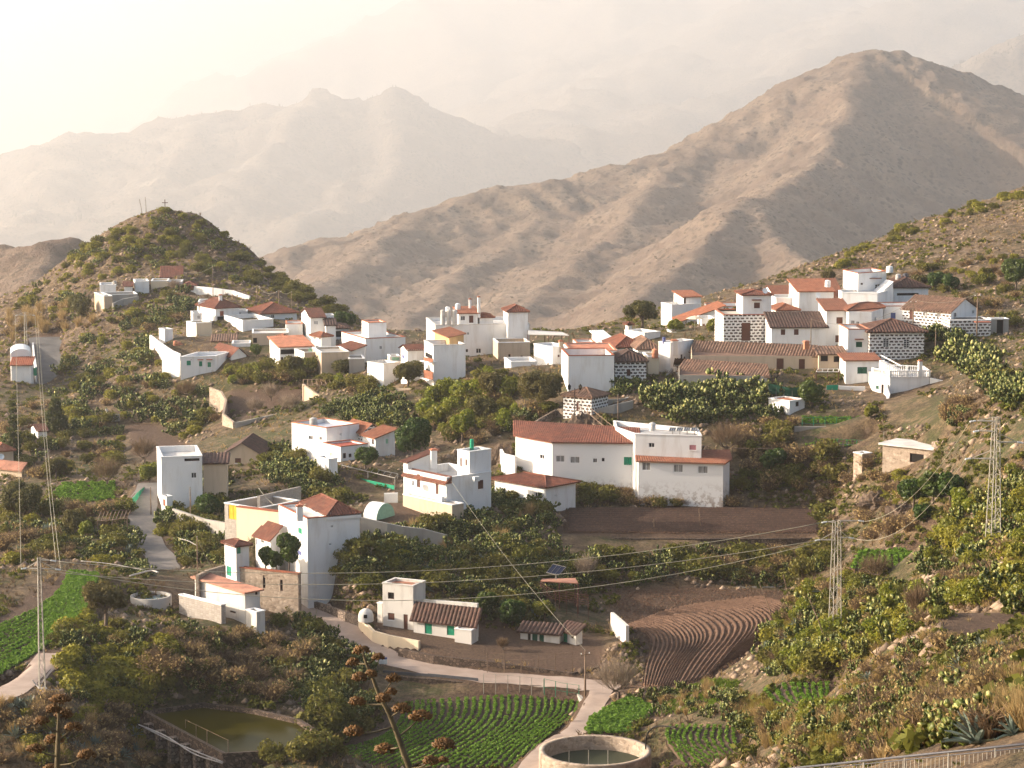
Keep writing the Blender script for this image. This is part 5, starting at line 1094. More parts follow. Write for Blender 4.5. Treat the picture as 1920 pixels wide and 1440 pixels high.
# solar panels, roof tanks, chimneys and other small things
def panel(label, s, q4, Y4, mat='solar'):
    q = [np.array(P(*px(s, x, y), Y)) for (x, y), Y in zip(q4, Y4)]; c = sum(q)/4; root = empty('solar_panel', tuple(c), label, 'solar panel'); r_ = [p-c for p in q]; n = np.cross(r_[1]-r_[0], r_[3]-r_[0]); n /= np.linalg.norm(n)
    if n[2] < 0: n = -n
    mb = MB(); mb.poly(r_); mb.poly([p-n*.05 for p in r_][::-1])
    for i in range(4): mb.poly([r_[i]-n*.05, r_[(i+1) % 4]-n*.05, r_[(i+1) % 4], r_[i]])
    mb.obj('module', M[mat], root); mb = MB()
    for i in range(4): mb.tube([r_[i]+n*.01, r_[(i+1) % 4]+n*.01], .035, 4)
    for t in (1/3, 2/3): mb.tube([r_[0]+(r_[1]-r_[0])*t+n*.01, r_[3]+(r_[2]-r_[3])*t+n*.01], .02, 4)
    mb.obj('frame', M['galvanised'], root); mb = MB(); mb.tube([(0, 0, -.05), (0, 0, -1.2)], .05, 4); mb.obj('stand', M['galvanised'], root)
panel('tilted dark solar panel above the timber pen','L',[(1420,88),(1505,105),(1555,50),(1465,28)],[270.5,270,271,271.5])
for i in range(4):
    x = 570+50*i; panel('%s dark panel in the row on the farmhouse roof' % ['first','second','third','fourth'][i],'H',[(x,694),(x+44,695),(x+50,672),(x+8,670)],[314,314,316,316])
def drum(label, s, x, yb, w_, h_, Y, mat, cat='water tank', name='roof_tank'):
    b0 = np.array(P(*px(s, x, yb), Y)); k = Y/FPX/ZK; r = w_*k/2; H = h_*k; root = empty(name, tuple(b0), label, cat)
    mb = MB(); mb.lathe((0, 0, -.3), [(r, 0), (r, H*.3), (r*1.04, H*.32), (r, H*.36), (r, H*.7), (r*1.04, H*.72), (r, H*.76), (r*.97, H+.3)], 14); mb.obj('drum', M[mat], root, True); mb = MB(); mb.lathe((0, 0, H), [(r*.97, 0), (r*.6, r*.18), (r*.3, r*.22), (r*.28, r*.3), (0, r*.3)], 14); mb.obj('lid', M[mat], root, True)
for i, x in enumerate((1442, 1484, 1524)): drum('tall weathered tank, %s of three on the huge white house' % ['leftmost','middle','rightmost'][i],'B',x,467,34,92,391.5,'roof_pale')
drum('pale tank behind the tall tanks, left one','B',1475,372,34,18,397,'plastic_white'); drum('pale tank behind the tall tanks, beside the thin chimney','B',1545,372,38,40,397,'plastic_white')
drum('white tank on the orange-striped upper roof','D',561,656,40,42,388,'plastic_white'); drum('white tank at the top of the modern cube house','D',990,545,48,28,388,'plastic_white'); drum('grey tank left of a pair behind the dark hipped roof','D',1050,602,40,30,397,'roof_grey'); drum('dark tank right of a pair behind the dark hipped roof','D',1100,600,42,32,397,'metal_grey')
drum('white cylinder tank on the upper storey roof of the farmhouse','H',455,676,46,36,315,'roof_pale'); drum('squat grey tank pair on the flat white house roof','F',1137,62,56,46,339,'roof_grey'); drum('red plastic tub on the narrow beige house','C',1286,692,44,46,352,'terracotta','tub'); drum('small blue water barrel on the chimney pillar','C',1348,592,24,28,357,'blue_paint','barrel'); drum('green barrel behind the villa roof','G',682,445,28,62,303,'green_net','barrel'); drum('dark tank on the leftmost chapel hill house','A',795,645,30,28,508,'concrete')
def stack(label, s, x, yt, yb, w_, Y, mat='white_plaster', cat='chimney', name='chimney'):
    b0 = np.array(P(*px(s, x, yb), Y)); k = Y/FPX/ZK; H = (yb-yt)*k; a_ = w_*k; root = empty(name, tuple(b0), label, cat); mb = MB(); mb.box((0, 0, -.6), (a_, a_, H+.6), .2); mb.obj('shaft', M[mat], root); mb = MB(); mb.box((0, 0, H), (a_*1.3, a_*1.3, .09), .2); mb.box((0, 0, H+.09), (a_*.8, a_*.8, .12), .2); mb.obj('cap', M['terracotta' if mat != 'brown_wood' else mat], root)
stack('tall thin white chimney with a dark cowl on the huge white house','B',1691,285,402,17,394.5); stack('short white chimney beside the thin one','B',1630,300,385,16,398); stack('square white chimney on the gable house terrace','F',1041,622,690,42,271.5); stack('brick chimney pillar on the white ramp house','C',1418,585,665,40,357,'aged_white'); stack('white post at the edge of the blue-grey roof','C',634,590,640,28,371,'beige_plaster'); stack('small white chimney on the ridge of the pink-doored bungalow','A',1527,715,760,22,458); stack('small orange cap pier on the balustrade corner','D',1200,1170,1250,26,338); stack('red chimney on the ochre farmhouse roof','H',1520,78,100,36,352,'terracotta'); stack('white rooftop pillar over the tilted red roof','G',418,455,550,42,304)
# awnings and ledges over windows
def ledge(label, s, x0, x1, y, Y, mat='red_tile', dep=.7):
    a_, b2 = np.array(P(*px(s, x0, y), Y)), np.array(P(*px(s, x1, y), Y)); mb = MB(); c = (a_+b2)/2; mb.box((c[0], c[1]-dep/2+.3, c[2]), (np.linalg.norm(b2-a_), dep, .12)); tag(mb.obj('window_hood', M[mat]), label, 'window hood')
ledge('red tile hood over the window of the modern cube house','D',848,932,600,387,'red_tile'); ledge('red hood over the green window of the pale grey-white house','D',750,808,1022,352.8); ledge('red hood over the brown window of the crowned stone house','D',36,102,750,374.3); ledge('maroon awning at the end of the stone terrace','D',1575,1682,900,356.5,'rust_plaster',1.6)
for i, x in enumerate((1307, 1388, 1450)): ledge('small hood over the %s green shutter' % ['first','second','third'][i],'A',x-20,x+20,1162,413.6,'terracotta',.6)
# balconies of the three-storey house
for i, (y0, y1) in enumerate(((700, 730), (780, 850))):
    a_ = np.array(P(*px('B', 1312, y1), 370)); b2 = np.array(P(*px('B', 1374, y1), 367.5)); h_ = (y1-y0)*370/FPX/ZK; c = (a_+b2)/2; root = empty('balcony', tuple(c), '%s terracotta balcony on the left side of the three-storey house' % ['upper','lower'][i], 'balcony'); rz = math.atan2(*(b2-a_)[1::-1]); L = np.linalg.norm((b2-a_)[:2])
    mb = MB(); mb.box((0, -.6, 0), (L, 1.4, .15), rz); mb.obj('slab', M['white_paint'], root); mb = MB(); mb.box((0, -1.2, .15), (L, .1, h_*.8), rz); mb.obj('parapet', M['orange_tile'], root)
# timber stair beside the cottage
a_, b2 = np.array(P(*px('C', 790, 1085), 332)), np.array(P(*px('C', 960, 1225), 324)); root = empty('staircase', tuple(b2), 'steep timber staircase with handrails below the stone cottage', 'staircase'); n = 14; d = a_-b2; side = np.array((d[1], -d[0], 0)); side = side/np.linalg.norm(side)*.6
for i in range(n):
    p = d*i/n; mb = MB(); mb.box(tuple(p), (1.2, .35, .08), math.atan2(side[1], side[0])); mb.obj('tread', M['pole_wood'], root)
for s in (-1, 1):
    mb = MB(); mb.tube([side*s, d+side*s], .09, 4); mb.obj('stringer', M['pole_wood'], root); mb = MB(); up = np.array((0, 0, .95)); mb.tube([side*s+up, d+side*s+up], .05, 4)
    for i in range(6): q = d*i/5+side*s; mb.tube([q, q+up], .04, 4)
    mb.obj('handrail', M['pole_wood'], root)
# stair up the white wall beside the hipped stone house
a_, b2 = np.array(P(*px('D', 1065, 1240), 340)), np.array(P(*px('D', 925, 1165), 343.5)); root = empty('staircase', tuple(a_), 'white outside staircase climbing left above the balustrade terrace', 'staircase'); d = b2-a_
for i in range(10): p = d*i/10; mb = MB(); mb.box(tuple(p-np.array((0, 0, 1.2))), (.7, 1.1, 1.3)); mb.obj('step', M['white_paint'], root)
mb = MB(); up = np.array((0, -.6, .8)); mb.tube([up, d+up], .09, 4); mb.obj('handrail', M['white_paint'], root)
# cross on the chapel hill
b0 = np.array(P(309.5, 393, 570)); b0[2] = float(T(b0[0], b0[1])); root = empty('cross', tuple(b0), 'dark wooden cross standing on top of the scrubby hill', 'cross'); H = P(309.5, 374, 570)[2]-b0[2]; mb = MB(); mb.box((0, 0, -.3), (.17, .17, H+.3)); mb.obj('post', M['brown_wood'], root); mb = MB(); mb.box((0, -.02, H*.66), (1.4, .15, .16)); mb.obj('crossbeam', M['brown_wood'], root)
# polytunnel
c0 = np.array(P(*px('F', 1590, 690), 297)); c0[2] = float(T(c0[0], c0[1])); root = empty('polytunnel', tuple(c0), 'small white and green plastic polytunnel in the villa garden', 'polytunnel'); mb = MB(); ml = MB(); n = 10; r, L = 1.75, 2.2; rz = .9; ca, sa = math.cos(rz), math.sin(rz); q = lambda t, y: (ca*r*math.cos(t)-sa*y, sa*r*math.cos(t)+ca*y, r*1.1*math.sin(t)-.1)
for i in range(n): t0, t1 = math.pi*i/n, math.pi*(i+1)/n; mb.poly([q(t0, -L/2), q(t0, L/2), q(t1, L/2), q(t1, -L/2)][::-1])
for y in (-L/2, L/2): ml.poly([q(math.pi*i/n, y) for i in range(n+1)] if y < 0 else [q(math.pi*i/n, y) for i in range(n+1)][::-1])
mb.obj('cover', M['plastic_white'], root, True); ml.obj('end_panel', M['pale_green'], root)
# clay pots, domed oven, roadside board, pipes
for i, (x, y, w_) in enumerate(((1215, 1040, 30), (1238, 1048, 34), (1256, 1062, 36))): drum('big round clay jar, %s of three by the sloping white wall' % ['leftmost','middle','rightmost'][i],'A',x,y+18,w_,26,430,'terracotta','clay jar','clay_jar')
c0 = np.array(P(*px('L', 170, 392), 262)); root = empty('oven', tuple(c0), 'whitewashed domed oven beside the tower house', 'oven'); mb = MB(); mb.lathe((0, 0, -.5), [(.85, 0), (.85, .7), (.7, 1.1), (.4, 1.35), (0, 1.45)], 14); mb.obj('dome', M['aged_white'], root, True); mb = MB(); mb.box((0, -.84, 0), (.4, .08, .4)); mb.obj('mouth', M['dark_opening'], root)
c0 = np.array(P(*px('L', 290, 745), 250)); root = empty('notice_board', tuple(c0), 'small white and dark board at the road edge', 'board'); mb = MB(); mb.box((0, 0, .4), (.85, .06, .5)); mb.obj('panel', M['plastic_white'], root); mb = MB(); mb.box((0, 0, .905), (.85, .07, .22)); mb.obj('header', M['blue_paint'], root)
for s in (-.3, .3): mb = MB(); mb.box((s, .04, -.5), (.07, .05, 1.0)); mb.obj('post', M['metal_grey'], root)
def pipe(label, pts_, r=.07, mat='pipe_white', name='pipe', cat='pipe'):
    q = []
    for s, x, y, Y in pts_:
        p = np.array(P(*px(s, x, y), Y)); 
        q.append(p)
    q = smooth_line(q, 8); q = [np.array((p[0], p[1], max(p[2], float(T(p[0], p[1]))+.1))) for p in q]; mb = MB(); mb.tube(q, r, 6); tag(mb.obj(name, M[mat], None, True), label, cat)
pipe('long white pipe running down outside the pond wall',[('J',960,1140,221),('J',1150,1220,216),('J',1340,1340,212.5),('J',1540,1408,211)],.06); pipe('second white pipe below the pond wall',[('J',1000,1160,221),('J',1180,1250,216),('J',1380,1335,212.5),('J',1545,1400,211.2)],.06)
pipe('pale hose curving from the left pylon footing',[('J',225,830,214),('J',250,865,214),('J',310,910,214),('J',480,980,220),('J',620,1000,224)],.06); pipe('white pipes on the bank below the slim dark pole',[('F',210,850,279),('F',270,865,278),('F',325,895,277)],.05); pipe('fallen pale pipe across the left slope',[('E',560,1225,266),('E',760,1245,265),('E',1010,1290,263)],.045); pipe('pale pipe lying in the dark slope',[('N',1140,535,165),('N',1250,610,158),('N',1400,672,150)],.1)
pipe('pale rail lying by the small curved basin',[('J',900,110,266),('J',1040,75,268),('J',1095,85,267)],.1)
# dead agave stalks
for i, (s, x, yt, xb, yb, Y, lb) in enumerate((('N',1288,60,1295,480,186,'tall straight dead stalk beside the dark cistern'),('N',962,330,970,610,190,'dead stalk below the yellow-green bush'),('N',770,900,808,1320,132,'leaning dead stalk among the prickly pears above the railing'),('M',1560,150,1690,440,262,'feathery leaning stalk at the right edge of the ploughed field'),('M',1730,100,1800,450,258,'second leaning stalk right of the ploughed field'),('N',430,260,560,520,214,'slanting dead stalk by the middle pylon'),('H',775,1230,795,1440,300,'dead stalk on the lower edge of the dark terrace'),('H',465,1290,462,1440,299,'short shaggy stalk on the dark terrace'),('N',1855,700,1920,950,118,'leaning stalk at the dry stone wall'),('A',965,50,985,125,572,'left dead stalk near the hilltop cross'),('A',1005,35,1012,122,572,'right dead stalk near the hilltop cross'),('N',930,1240,960,1370,110,'short grey stalk just above the railing'))):
    a_, b2 = np.array(P(*px(s, xb, yb), Y)), np.array(P(*px(s, x, yt), Y)); g = float(T(a_[0], a_[1])); a_[2] = min(a_[2], g); root = empty('dead_stalk', tuple(a_), lb, 'dead stalk'); d = b2-a_; mb = MB(); mb.tube([(0, 0, -.2), d*.5+np.array((.05, 0, 0)), d], [.075, .06, .03], 6); mb.obj('stem', M['pole_wood'], root, True); mb = MB()
    for k in range(14): t = .68+.3*k/14; e = d*t; an = k*2.4; mb.tube([e, e+np.array((math.cos(an)*.35*(1.3-t), math.sin(an)*.3*(1.3-t), .18))], .018, 3)
    mb.obj('twigs', M['pole_wood'], root)

# air conditioners, sacks, dishes, parasol, rocks
for s, x, y, Y, lb in (('G',262,700,300.5,'white air conditioner box near the left corner of the villa front'),('G',468,810,297.2,'white air conditioner box low on the villa front'),('G',712,672,298.6,'grey air conditioner box beside the brown villa window')):
    c0 = np.array(P(*px(s, x, y), Y)); root = empty('air_conditioner', tuple(c0), lb, 'air conditioner'); rz = R(-50) if x < 600 else R(40); mb = MB(); mb.box((0, -.1, 0), (.85, .4, .6), rz); mb.obj('casing', M['plastic_white'], root); mb = MB(); mb.lathe((-.02, -.32, .3), [(0, 0), (.2, 0), (.2, .02)], 10); mb.obj('grille', M['metal_grey'], root)
for x, y, lb in ((400, 1000, 'pale sack left of two lying in the villa garden'), (470, 1012, 'pale sack right of two lying in the villa garden')):
    c0 = np.array(P(*px('G', x, y), 291.5)); c0[2] = float(T(c0[0], c0[1])); mb = MB(); mb.lathe((0, 0, 0), [(.5, 0), (.62, .15), (.5, .36), (.2, .46), (0, .47)], 9); o = mb.obj('sack', M['plastic_white'], None, True); o.location = tuple(c0); o.scale = (1.3, .8, 1); tag(o, lb, 'sack')
def dish(s, x, y, Y, lb, mat='plastic_white'):
    c0 = np.array(P(*px(s, x, y), Y)); root = empty('satellite_dish', tuple(c0), lb, 'satellite dish'); mb = MB(); mb.lathe((0, 0, 0), [(.02, 0), (.25, .05), (.45, .17), (.46, .17), (.25, .03), (.02, -.02)], 14); o = mb.obj('reflector', M[mat], root, True); o.rotation_euler = (R(65), 0, R(20)); mb = MB(); mb.tube([(0, .05, 0), (0, .2, -.3), (0, .2, -.9)], .03, 5); mb.obj('mast', M['metal_grey'], root)
dish('D', 125, 686, 375, 'white satellite dish on the tile crown of the stone house'); dish('B', 525, 657, 408, 'pale teal satellite dish beside the terrace restaurant', 'pale_green'); dish('D', 492, 715, 384, 'round satellite dish on the tank house wall'); dish('E', 8, 505, 360, 'white satellite dish on the house at the frame edge')
c0 = np.array(P(*px('C', 1560, 585), 398)); c0[2] = float(T(c0[0], c0[1])); root = empty('parasol', tuple(c0), 'cream parasol among the yellow bushes behind the ramp', 'parasol'); mb = MB(); mb.tube([(0, 0, 0), (0, 0, 2.5)], .04, 6); mb.obj('pole', M['galvanised'], root); mb = MB(); mb.lathe((0, 0, 2.1), [(1.5, 0), (.8, .3), (0, .5)], 8); mb.obj('canopy', M['cream_plaster'], root)
def rock(u, v, Y, w_, h_, lb, seed, nm='rock_outcrop'):
    import bmesh
    c0 = np.array(P(u, v, Y)); c0[2] = float(T(c0[0], c0[1])); k = Y/FPX; bm = bmesh.new(); bmesh.ops.create_icosphere(bm, subdivisions=4, radius=1)
    for q in bm.verts:
        x, y, z = q.co; n1 = float(fbm(np.array([x*2.2+seed]), np.array([y*2.2+z*3.1]), 1.3, 4, True)[0]); n2 = float(fbm(np.array([x*5+seed]), np.array([z*2+y*5]), 1, 3)[0]); s = 1+.55*n1+.2*n2; q.co = (x*s*w_*k*.5, y*s*w_*k*.4, z*s*h_*k*(.9+.5*n1))
    me = bpy.data.meshes.new(nm); bm.to_mesh(me); bm.free(); me.materials.append(M['crag']); o = bpy.data.objects.new(nm, me); COL.objects.link(o); o.location = (c0[0], c0[1], c0[2]); tag(o, lb, 'rock')
t = NT('crag'); n = t.noise(.8, 6, t.pos(), .75); t.base(t.mix(t.ramp(n, .3, .7), (.055, .038, .028), (.22, .155, .11))); t.bump(t.noise(2.5, 5, t.pos(), .8), .3, 1); M['crag'] = t.mat
rock(1185, 556, 490, 52, 30, 'jagged dark crag left of the rock group behind the eucalyptus', 3); rock(1232, 548, 496, 60, 26, 'broad brown crag in the middle of the rock group behind the eucalyptus', 9); rock(1268, 540, 500, 40, 22, 'smaller crag at the right of the rock group behind the eucalyptus', 15)
rock(1092, 795, 329, 62, 22, 'bare boulder below the stone cottage beside the timber stair', 21, 'boulder'); rock(1052, 800, 330, 40, 15, 'straw-topped boulder left of the timber stair', 27, 'boulder')
rock(940, 868, 323, 40, 22, 'brown rocks under the curved white terrace', 44, 'boulder')
rock(1650, 925, 285, 60, 16, 'stony rubble mound below the square stone hut', 51, 'boulder'); rock(1690, 985, 262, 50, 14, 'stony rubble mound below the citrus clump', 57, 'boulder')
KM, KF = 2.2, 3.3
Pm = lambda u, v, Y: P(u, v+10, Y*KM)
Pr = lambda u, v, Y: P(u, v+24, Y*KF)
Pf = lambda u, v, Y: P(u, v, Y*KF)
# ------------------------------------------------------------------ far terrain: hills built round their ridge lines
def hill(name, ridges, x0, x1, y0, y1, step, floor, gully, gs, base_noise, ns, mat, seed=0, kink=1.0, K=1.):
    x0, x1, y0, y1, step, floor, gully, gs, base_noise, ns = [q*K for q in (x0, x1, y0, y1, step, floor, gully, gs, base_noise, ns)]
    x = np.arange(x0, x1+step, step); y = np.arange(y0, y1+step, step); X, Y = np.meshgrid(x, y)
    wx = X+fbm(X+seed, Y, ns*.7, 4)*ns*.10; wy = Y+fbm(X, Y+seed+99, ns*.7, 4)*ns*.10
    Z = np.full(X.shape, float(floor))
    for line, slope in ridges:
        line = [np.array(p, float) for p in line]; d, arc = seg_dist(wx, wy, line)
        zl = np.array([p[2] for p in line]); k = np.clip(arc.astype(int), 0, len(zl)-2); zr = zl[k]+(zl[k+1]-zl[k])*(arc-k)
        cum = np.concatenate([[0], np.cumsum([math.hypot(b[0]-a[0], b[1]-a[1]) for a, b in zip(line, line[1:])])]); L = cum[k]+(cum[k+1]-cum[k])*(arc-k)
        side = np.sign((wx-np.array([p[0] for p in line])[k]))
        g = fbm(L+side*500+seed, d*.35, gs, 4, True)*gully*np.clip(d/(gs*1.2), 0, 1)
        h = zr-slope*(np.sqrt(d*d+(kink*gs*.12)**2)-kink*gs*.12)+g
        sk = gs*(.6 if name == 'bare_hill' else .15); Z = np.maximum(Z, h)+sk*np.log1p(np.exp(-np.abs(Z-h)/sk))*.6
    Z = Z+base_noise*fbm(X+seed*3, Y, ns, 6)+base_noise*.35*fbm(X, Y+seed, ns*.3, 4, True)+base_noise*.36*fbm(X+seed, Y, ns*.09, 3, True)
    ny, nx = X.shape; i = np.arange(nx*ny).reshape(ny, nx); F = np.stack([i[:-1, :-1], i[:-1, 1:], i[1:, 1:], i[1:, :-1]], -1).reshape(-1, 4)
    o = struct(link(name, npmesh(name, np.stack([X, Y, Z], -1).reshape(-1, 3), F, mat, True)))
    def h(px, py): return bil(Z, x0, y0, step, px, py)
    return o, h
def hill_mat(name, a, b, g, scl, gamt):
    t = NT(name); p = t.pos(); n1 = t.noise(scl, 6, p, .7); n2 = t.noise(scl*7, 5, p, .7); n3 = t.noise(scl*.3, 3, p)
    c = t.mix(t.ramp(n1, .35, .65), a, b); c = t.mix(t.math('MULTIPLY', t.ramp(n2, .52, .62), gamt), c, g)
    sp = t.node('ShaderNodeTexVoronoi', Scale=scl*6, Vector=p); c = t.mix(t.math('MULTIPLY', t.ramp(sp.outputs['Distance'], .42, .22), t.math('MULTIPLY', t.ramp(n1, .36, .58), .75)), c, tuple(x*.45 for x in g)); c = t.mix(t.math('MULTIPLY', t.ramp(n3, .45, .65), .35), c, tuple(x*.75 for x in a)); t.base(c)
    t.bump(t.math('ADD', n2, t.noise(scl*30, 4, p, .7)), 1.2/scl*.08, .9); M[name] = t.mat; return t.mat
mh = hill_mat('hill_earth', (.185, .122, .085), (.30, .215, .15), (.10, .08, .05), .02, .55)
fh = hill_mat('mountain_earth', (.16, .12, .09), (.27, .21, .155), (.05, .055, .035), .008, .7)
# the big bare hill behind the village
pk = Pm(1690,97,1500)
main_r = [
 ([Pm(2150,300,1700),Pm(1920,208,1600),Pm(1800,130,1540),pk,Pm(1620,100,1490),Pm(1480,165,1450),Pm(1280,270,1400),Pm(1090,338,1350),Pm(920,352,1320),Pm(800,395,1290),Pm(640,440,1260),Pm(470,486,1230),Pm(300,560,1200)], .40),
 ([Pm(1625,102,1490),Pm(1585,190,1380),Pm(1545,290,1260),Pm(1480,330,1180),Pm(1400,370,1110),Pm(1300,470,1000),Pm(1180,560,900)], .62),
 ([Pm(1400,380,1110),Pm(1470,450,1030),Pm(1520,505,960)], .7),
 ([Pm(1300,285,1400),Pm(1150,432,1200),Pm(1000,552,1050),Pm(900,645,960)], .5),
 ([Pm(1090,360,1350),Pm(900,492,1180),Pm(760,608,1040),Pm(720,655,1000)], .5),
 ([Pm(800,395,1290),Pm(640,500,1140),Pm(560,560,1060)], .5)]
big_hill, hbig = hill('bare_hill', main_r, -420, 720, 740, 1900, 2.9, -190, 5.5, 15, 5, 60, mh, 11, 1.2, KM)
# the small dark ridge at the left
lr = [([P(-200,484,1150),P(0,466,1120),P(40,476,1110),P(90,464,1110),P(135,450,1110),P(160,452,1112),P(230,494,1130),P(330,574,1150)], .75), ([P(90,464,1110),P(60,574,1000)], .6)]
left_hill, _ = hill('low_ridge', lr, -480, -60, 800, 1300, 4, -180, 14, 30, 4, 40, mh, 23)
# the hazy middle range
mr = [([Pr(-300,380,3300),Pr(-100,320,3300),Pr(0,292,3300),Pr(140,246,3320),Pr(290,215,3350),Pr(400,208,3380),Pr(470,186,3400),Pr(560,180,3400),Pr(590,163,3400),Pr(615,166,3405),Pr(640,184,3410),Pr(690,180,3420),Pr(735,158,3420),Pr(790,175,3430),Pr(840,206,3440),Pr(930,240,3460),Pr(1010,300,3480),Pr(1100,400,3500)], .6),
 ([Pr(400,208,3380),Pr(300,330,2900),Pr(180,420,2600)], .5), ([Pr(600,166,3400),Pr(480,300,2950),Pr(380,400,2650),Pr(330,470,2400)], .55), ([Pr(740,160,3420),Pr(760,290,3000),Pr(620,400,2650),Pr(520,460,2400)], .5), ([Pr(140,246,3320),Pr(60,380,2750),Pr(0,450,2500)], .5)]
mid, hmid = hill('middle_range', mr, -1300, 400, 2100, 4100, 10, -330, 70, 150, 26, 260, fh, 41, .5, KF)
# the far wall of mountains, rising out of the frame at the right
fr = [([Pf(300,300,5600),Pf(420,190,5700),Pf(520,130,5800),Pf(640,90,5900),Pf(730,42,6000),Pf(790,10,6000),Pf(900,-30,6100),Pf(1200,-70,6200),Pf(1500,-90,6200),Pf(2100,-130,6200)], .5),
 ([Pf(790,10,6000),Pf(900,120,5400),Pf(860,200,5000)], .5), ([Pf(1200,-70,6200),Pf(1130,90,5300),Pf(1000,180,4800),Pf(900,260,4500)], .5),
 ([Pf(1500,-90,6200),Pf(1400,60,5000),Pf(1250,140,4500),Pf(1100,240,4100),Pf(1000,330,3900)], .5), ([Pf(2100,-90,6200),Pf(1800,-10,4700),Pf(1600,60,4300),Pf(1400,160,3900),Pf(1250,260,3600)], .5),
 ([Pf(2100,-40,4900),Pf(1900,60,4400),Pf(1750,140,3900)], .5)]
far, hfar = hill('far_mountains', fr, -1700, 2000, 3300, 7000, 20, -420, 150, 300, 46, 500, fh, 57, .5, KF)
# the dim skyline at the left and the pine slope at the right
dr = [([Pf(-500,170,8200),Pf(-100,60,8300),Pf(200,20,8400),Pf(330,-8,8400),Pf(600,-30,8500),Pf(900,-60,8500)], .5)]
dim, _ = hill('dim_skyline', dr, -3200, 600, 7000, 9200, 40, -420, 130, 400, 40, 600, fh, 71, .6, KF)
rr = [([Pf(2300,-60,2900),Pf(1990,45,2750),Pf(1910,82,2700),Pf(1840,132,2650),Pf(1760,190,2600),Pf(1600,290,2500)], .5)]
pine_slope, hps = hill('pine_slope', rr, 300, 1100, 2050, 3150, 8, -330, 25, 80, 10, 120, fh, 83, .7, KF)
# valley floor under everything, out to the horizon
me = npmesh('valley_floor', [(-26000,-600,-1480),(26000,-600,-1480),(26000,40000,-1480),(-26000,40000,-1480)], [(0,1,2,3)], fh); struct(link('valley_floor', me))
# haze: one closed box of even air
HB = (-11500, 11500, -400, 32000, -1482, 1480)
b = MB(); b.box(((HB[0]+HB[1])/2, (HB[2]+HB[3])/2, HB[4]), (HB[1]-HB[0], HB[3]-HB[2], HB[5]-HB[4]))
hm = bpy.data.materials.new('haze'); hm.use_nodes = True; hn = hm.node_tree; hn.nodes.remove(hn.nodes['Principled BSDF'])
pv = hn.nodes.new('ShaderNodeVolumePrincipled'); pv.inputs['Color'].default_value = (.94, .938, .935, 1); pv.inputs['Density'].default_value = HAZE; pv.inputs['Anisotropy'].default_value = .55
hn.links.new(pv.outputs[0], hn.nodes['Material Output'].inputs['Volume'])
ho = b.obj('haze', hm); tag(ho, 'pale warm haze filling the valley', 'haze', None, 'stuff')
# ------------------------------------------------------------------ vegetation
def leaf_mat(name, a, b, c, trans=.3, spec=.2):
    t = NT(name); g = t.geo(); oi = t.node('ShaderNodeObjectInfo'); col = t.mix(g.outputs['Random Per Island'], a, b); col = t.mix(t.math('MULTIPLY', t.ramp(oi.outputs['Random'], .3, 1.), .55), col, c)
    d = t.node('ShaderNodeBsdfDiffuse', Color=col); tr = t.node('ShaderNodeBsdfTranslucent', Color=col); m = t.node('ShaderNodeMixShader', i0=trans); t.l.new(d.outputs[0], m.inputs[1]); t.l.new(tr.outputs[0], m.inputs[2])
    if spec:
        gl = t.node('ShaderNodeBsdfGlossy', Roughness=.45); gl.inputs[0].default_value = (.9, .9, .8, 1); m2 = t.node('ShaderNodeMixShader', i0=spec*.25); t.l.new(m.outputs[0], m2.inputs[1]); t.l.new(gl.outputs[0], m2.inputs[2]); m = m2
    t.l.new(m.outputs[0], t.out.inputs[0]); M[name] = t.mat
leaf_mat('citrus_leaf', (.022, .050, .008), (.075, .125, .018), (.11, .13, .02), .35, .1); leaf_mat('olive_leaf', (.075, .075, .024), (.17, .15, .05), (.15, .11, .04), .35, .05); leaf_mat('bright_leaf', (.10, .14, .010), (.28, .28, .025), (.22, .19, .03), .45, .1)
leaf_mat('pine_leaf', (.04, .055, .016), (.12, .12, .035), (.09, .09, .03), .3, .05); leaf_mat('dry_twig', (.11, .072, .042), (.28, .19, .115), (.17, .125, .075), .2, 0); leaf_mat('bare_twig', (.22, .165, .12), (.38, .30, .22), (.18, .135, .10), .15, 0)
leaf_mat('pear_pad', (.034, .052, .009), (.12, .145, .024), (.15, .155, .03), .1, .12); leaf_mat('pale_highlit_pad', (.22, .21, .06), (.46, .42, .16), (.34, .30, .09), .15, .12); leaf_mat('spurge_leaf', (.13, .13, .016), (.32, .28, .035), (.20, .18, .02), .35, .05); leaf_mat('agave_leaf', (.10, .135, .11), (.22, .26, .21), (.13, .15, .10), .1, .15)  # pale pads: young growth, with sunlit highlights put into the colour
leaf_mat('straw', (.26, .175, .07), (.50, .36, .17), (.32, .23, .1), .4, 0); leaf_mat('scrub_leaf', (.058, .064, .012), (.18, .175, .034), (.22, .175, .045), .35, .03); leaf_mat('crop_leaf', (.07, .15, .013), (.21, .34, .045), (.13, .23, .034), .4, .04); leaf_mat('far_leaf', (.05, .052, .026), (.10, .095, .045), (.08, .078, .04), .2, 0); leaf_mat('loose_stone', (.12, .085, .06), (.38, .28, .20), (.22, .16, .11), 0, 0)
leaf_mat('hill_leaf', (.085, .068, .038), (.17, .13, .08), (.12, .1, .05), .2, 0)
leaf_mat('flower_pod', (.07, .032, .010), (.25, .125, .042), (.15, .075, .027), .1, .1)
plain('bark', (.13, .095, .07), .9, .35, 3)
def quads(c, n, s, asp=1.6):
    """leaf quads at centres c with normals n and half sizes s"""
    k = len(c); r = rng.normal(size=(k, 3)); t = np.cross(n, r); t /= np.linalg.norm(t, axis=1)[:, None]+1e-9; b = np.cross(n, t); s = np.asarray(s)[:, None]
    V = np.stack([c-t*s-b*s*asp*.1, c+b*s*asp*-1, c+t*s+b*s*.1, c+b*s*asp], 1).reshape(-1, 3); return V, np.arange(4*k).reshape(-1, 4)
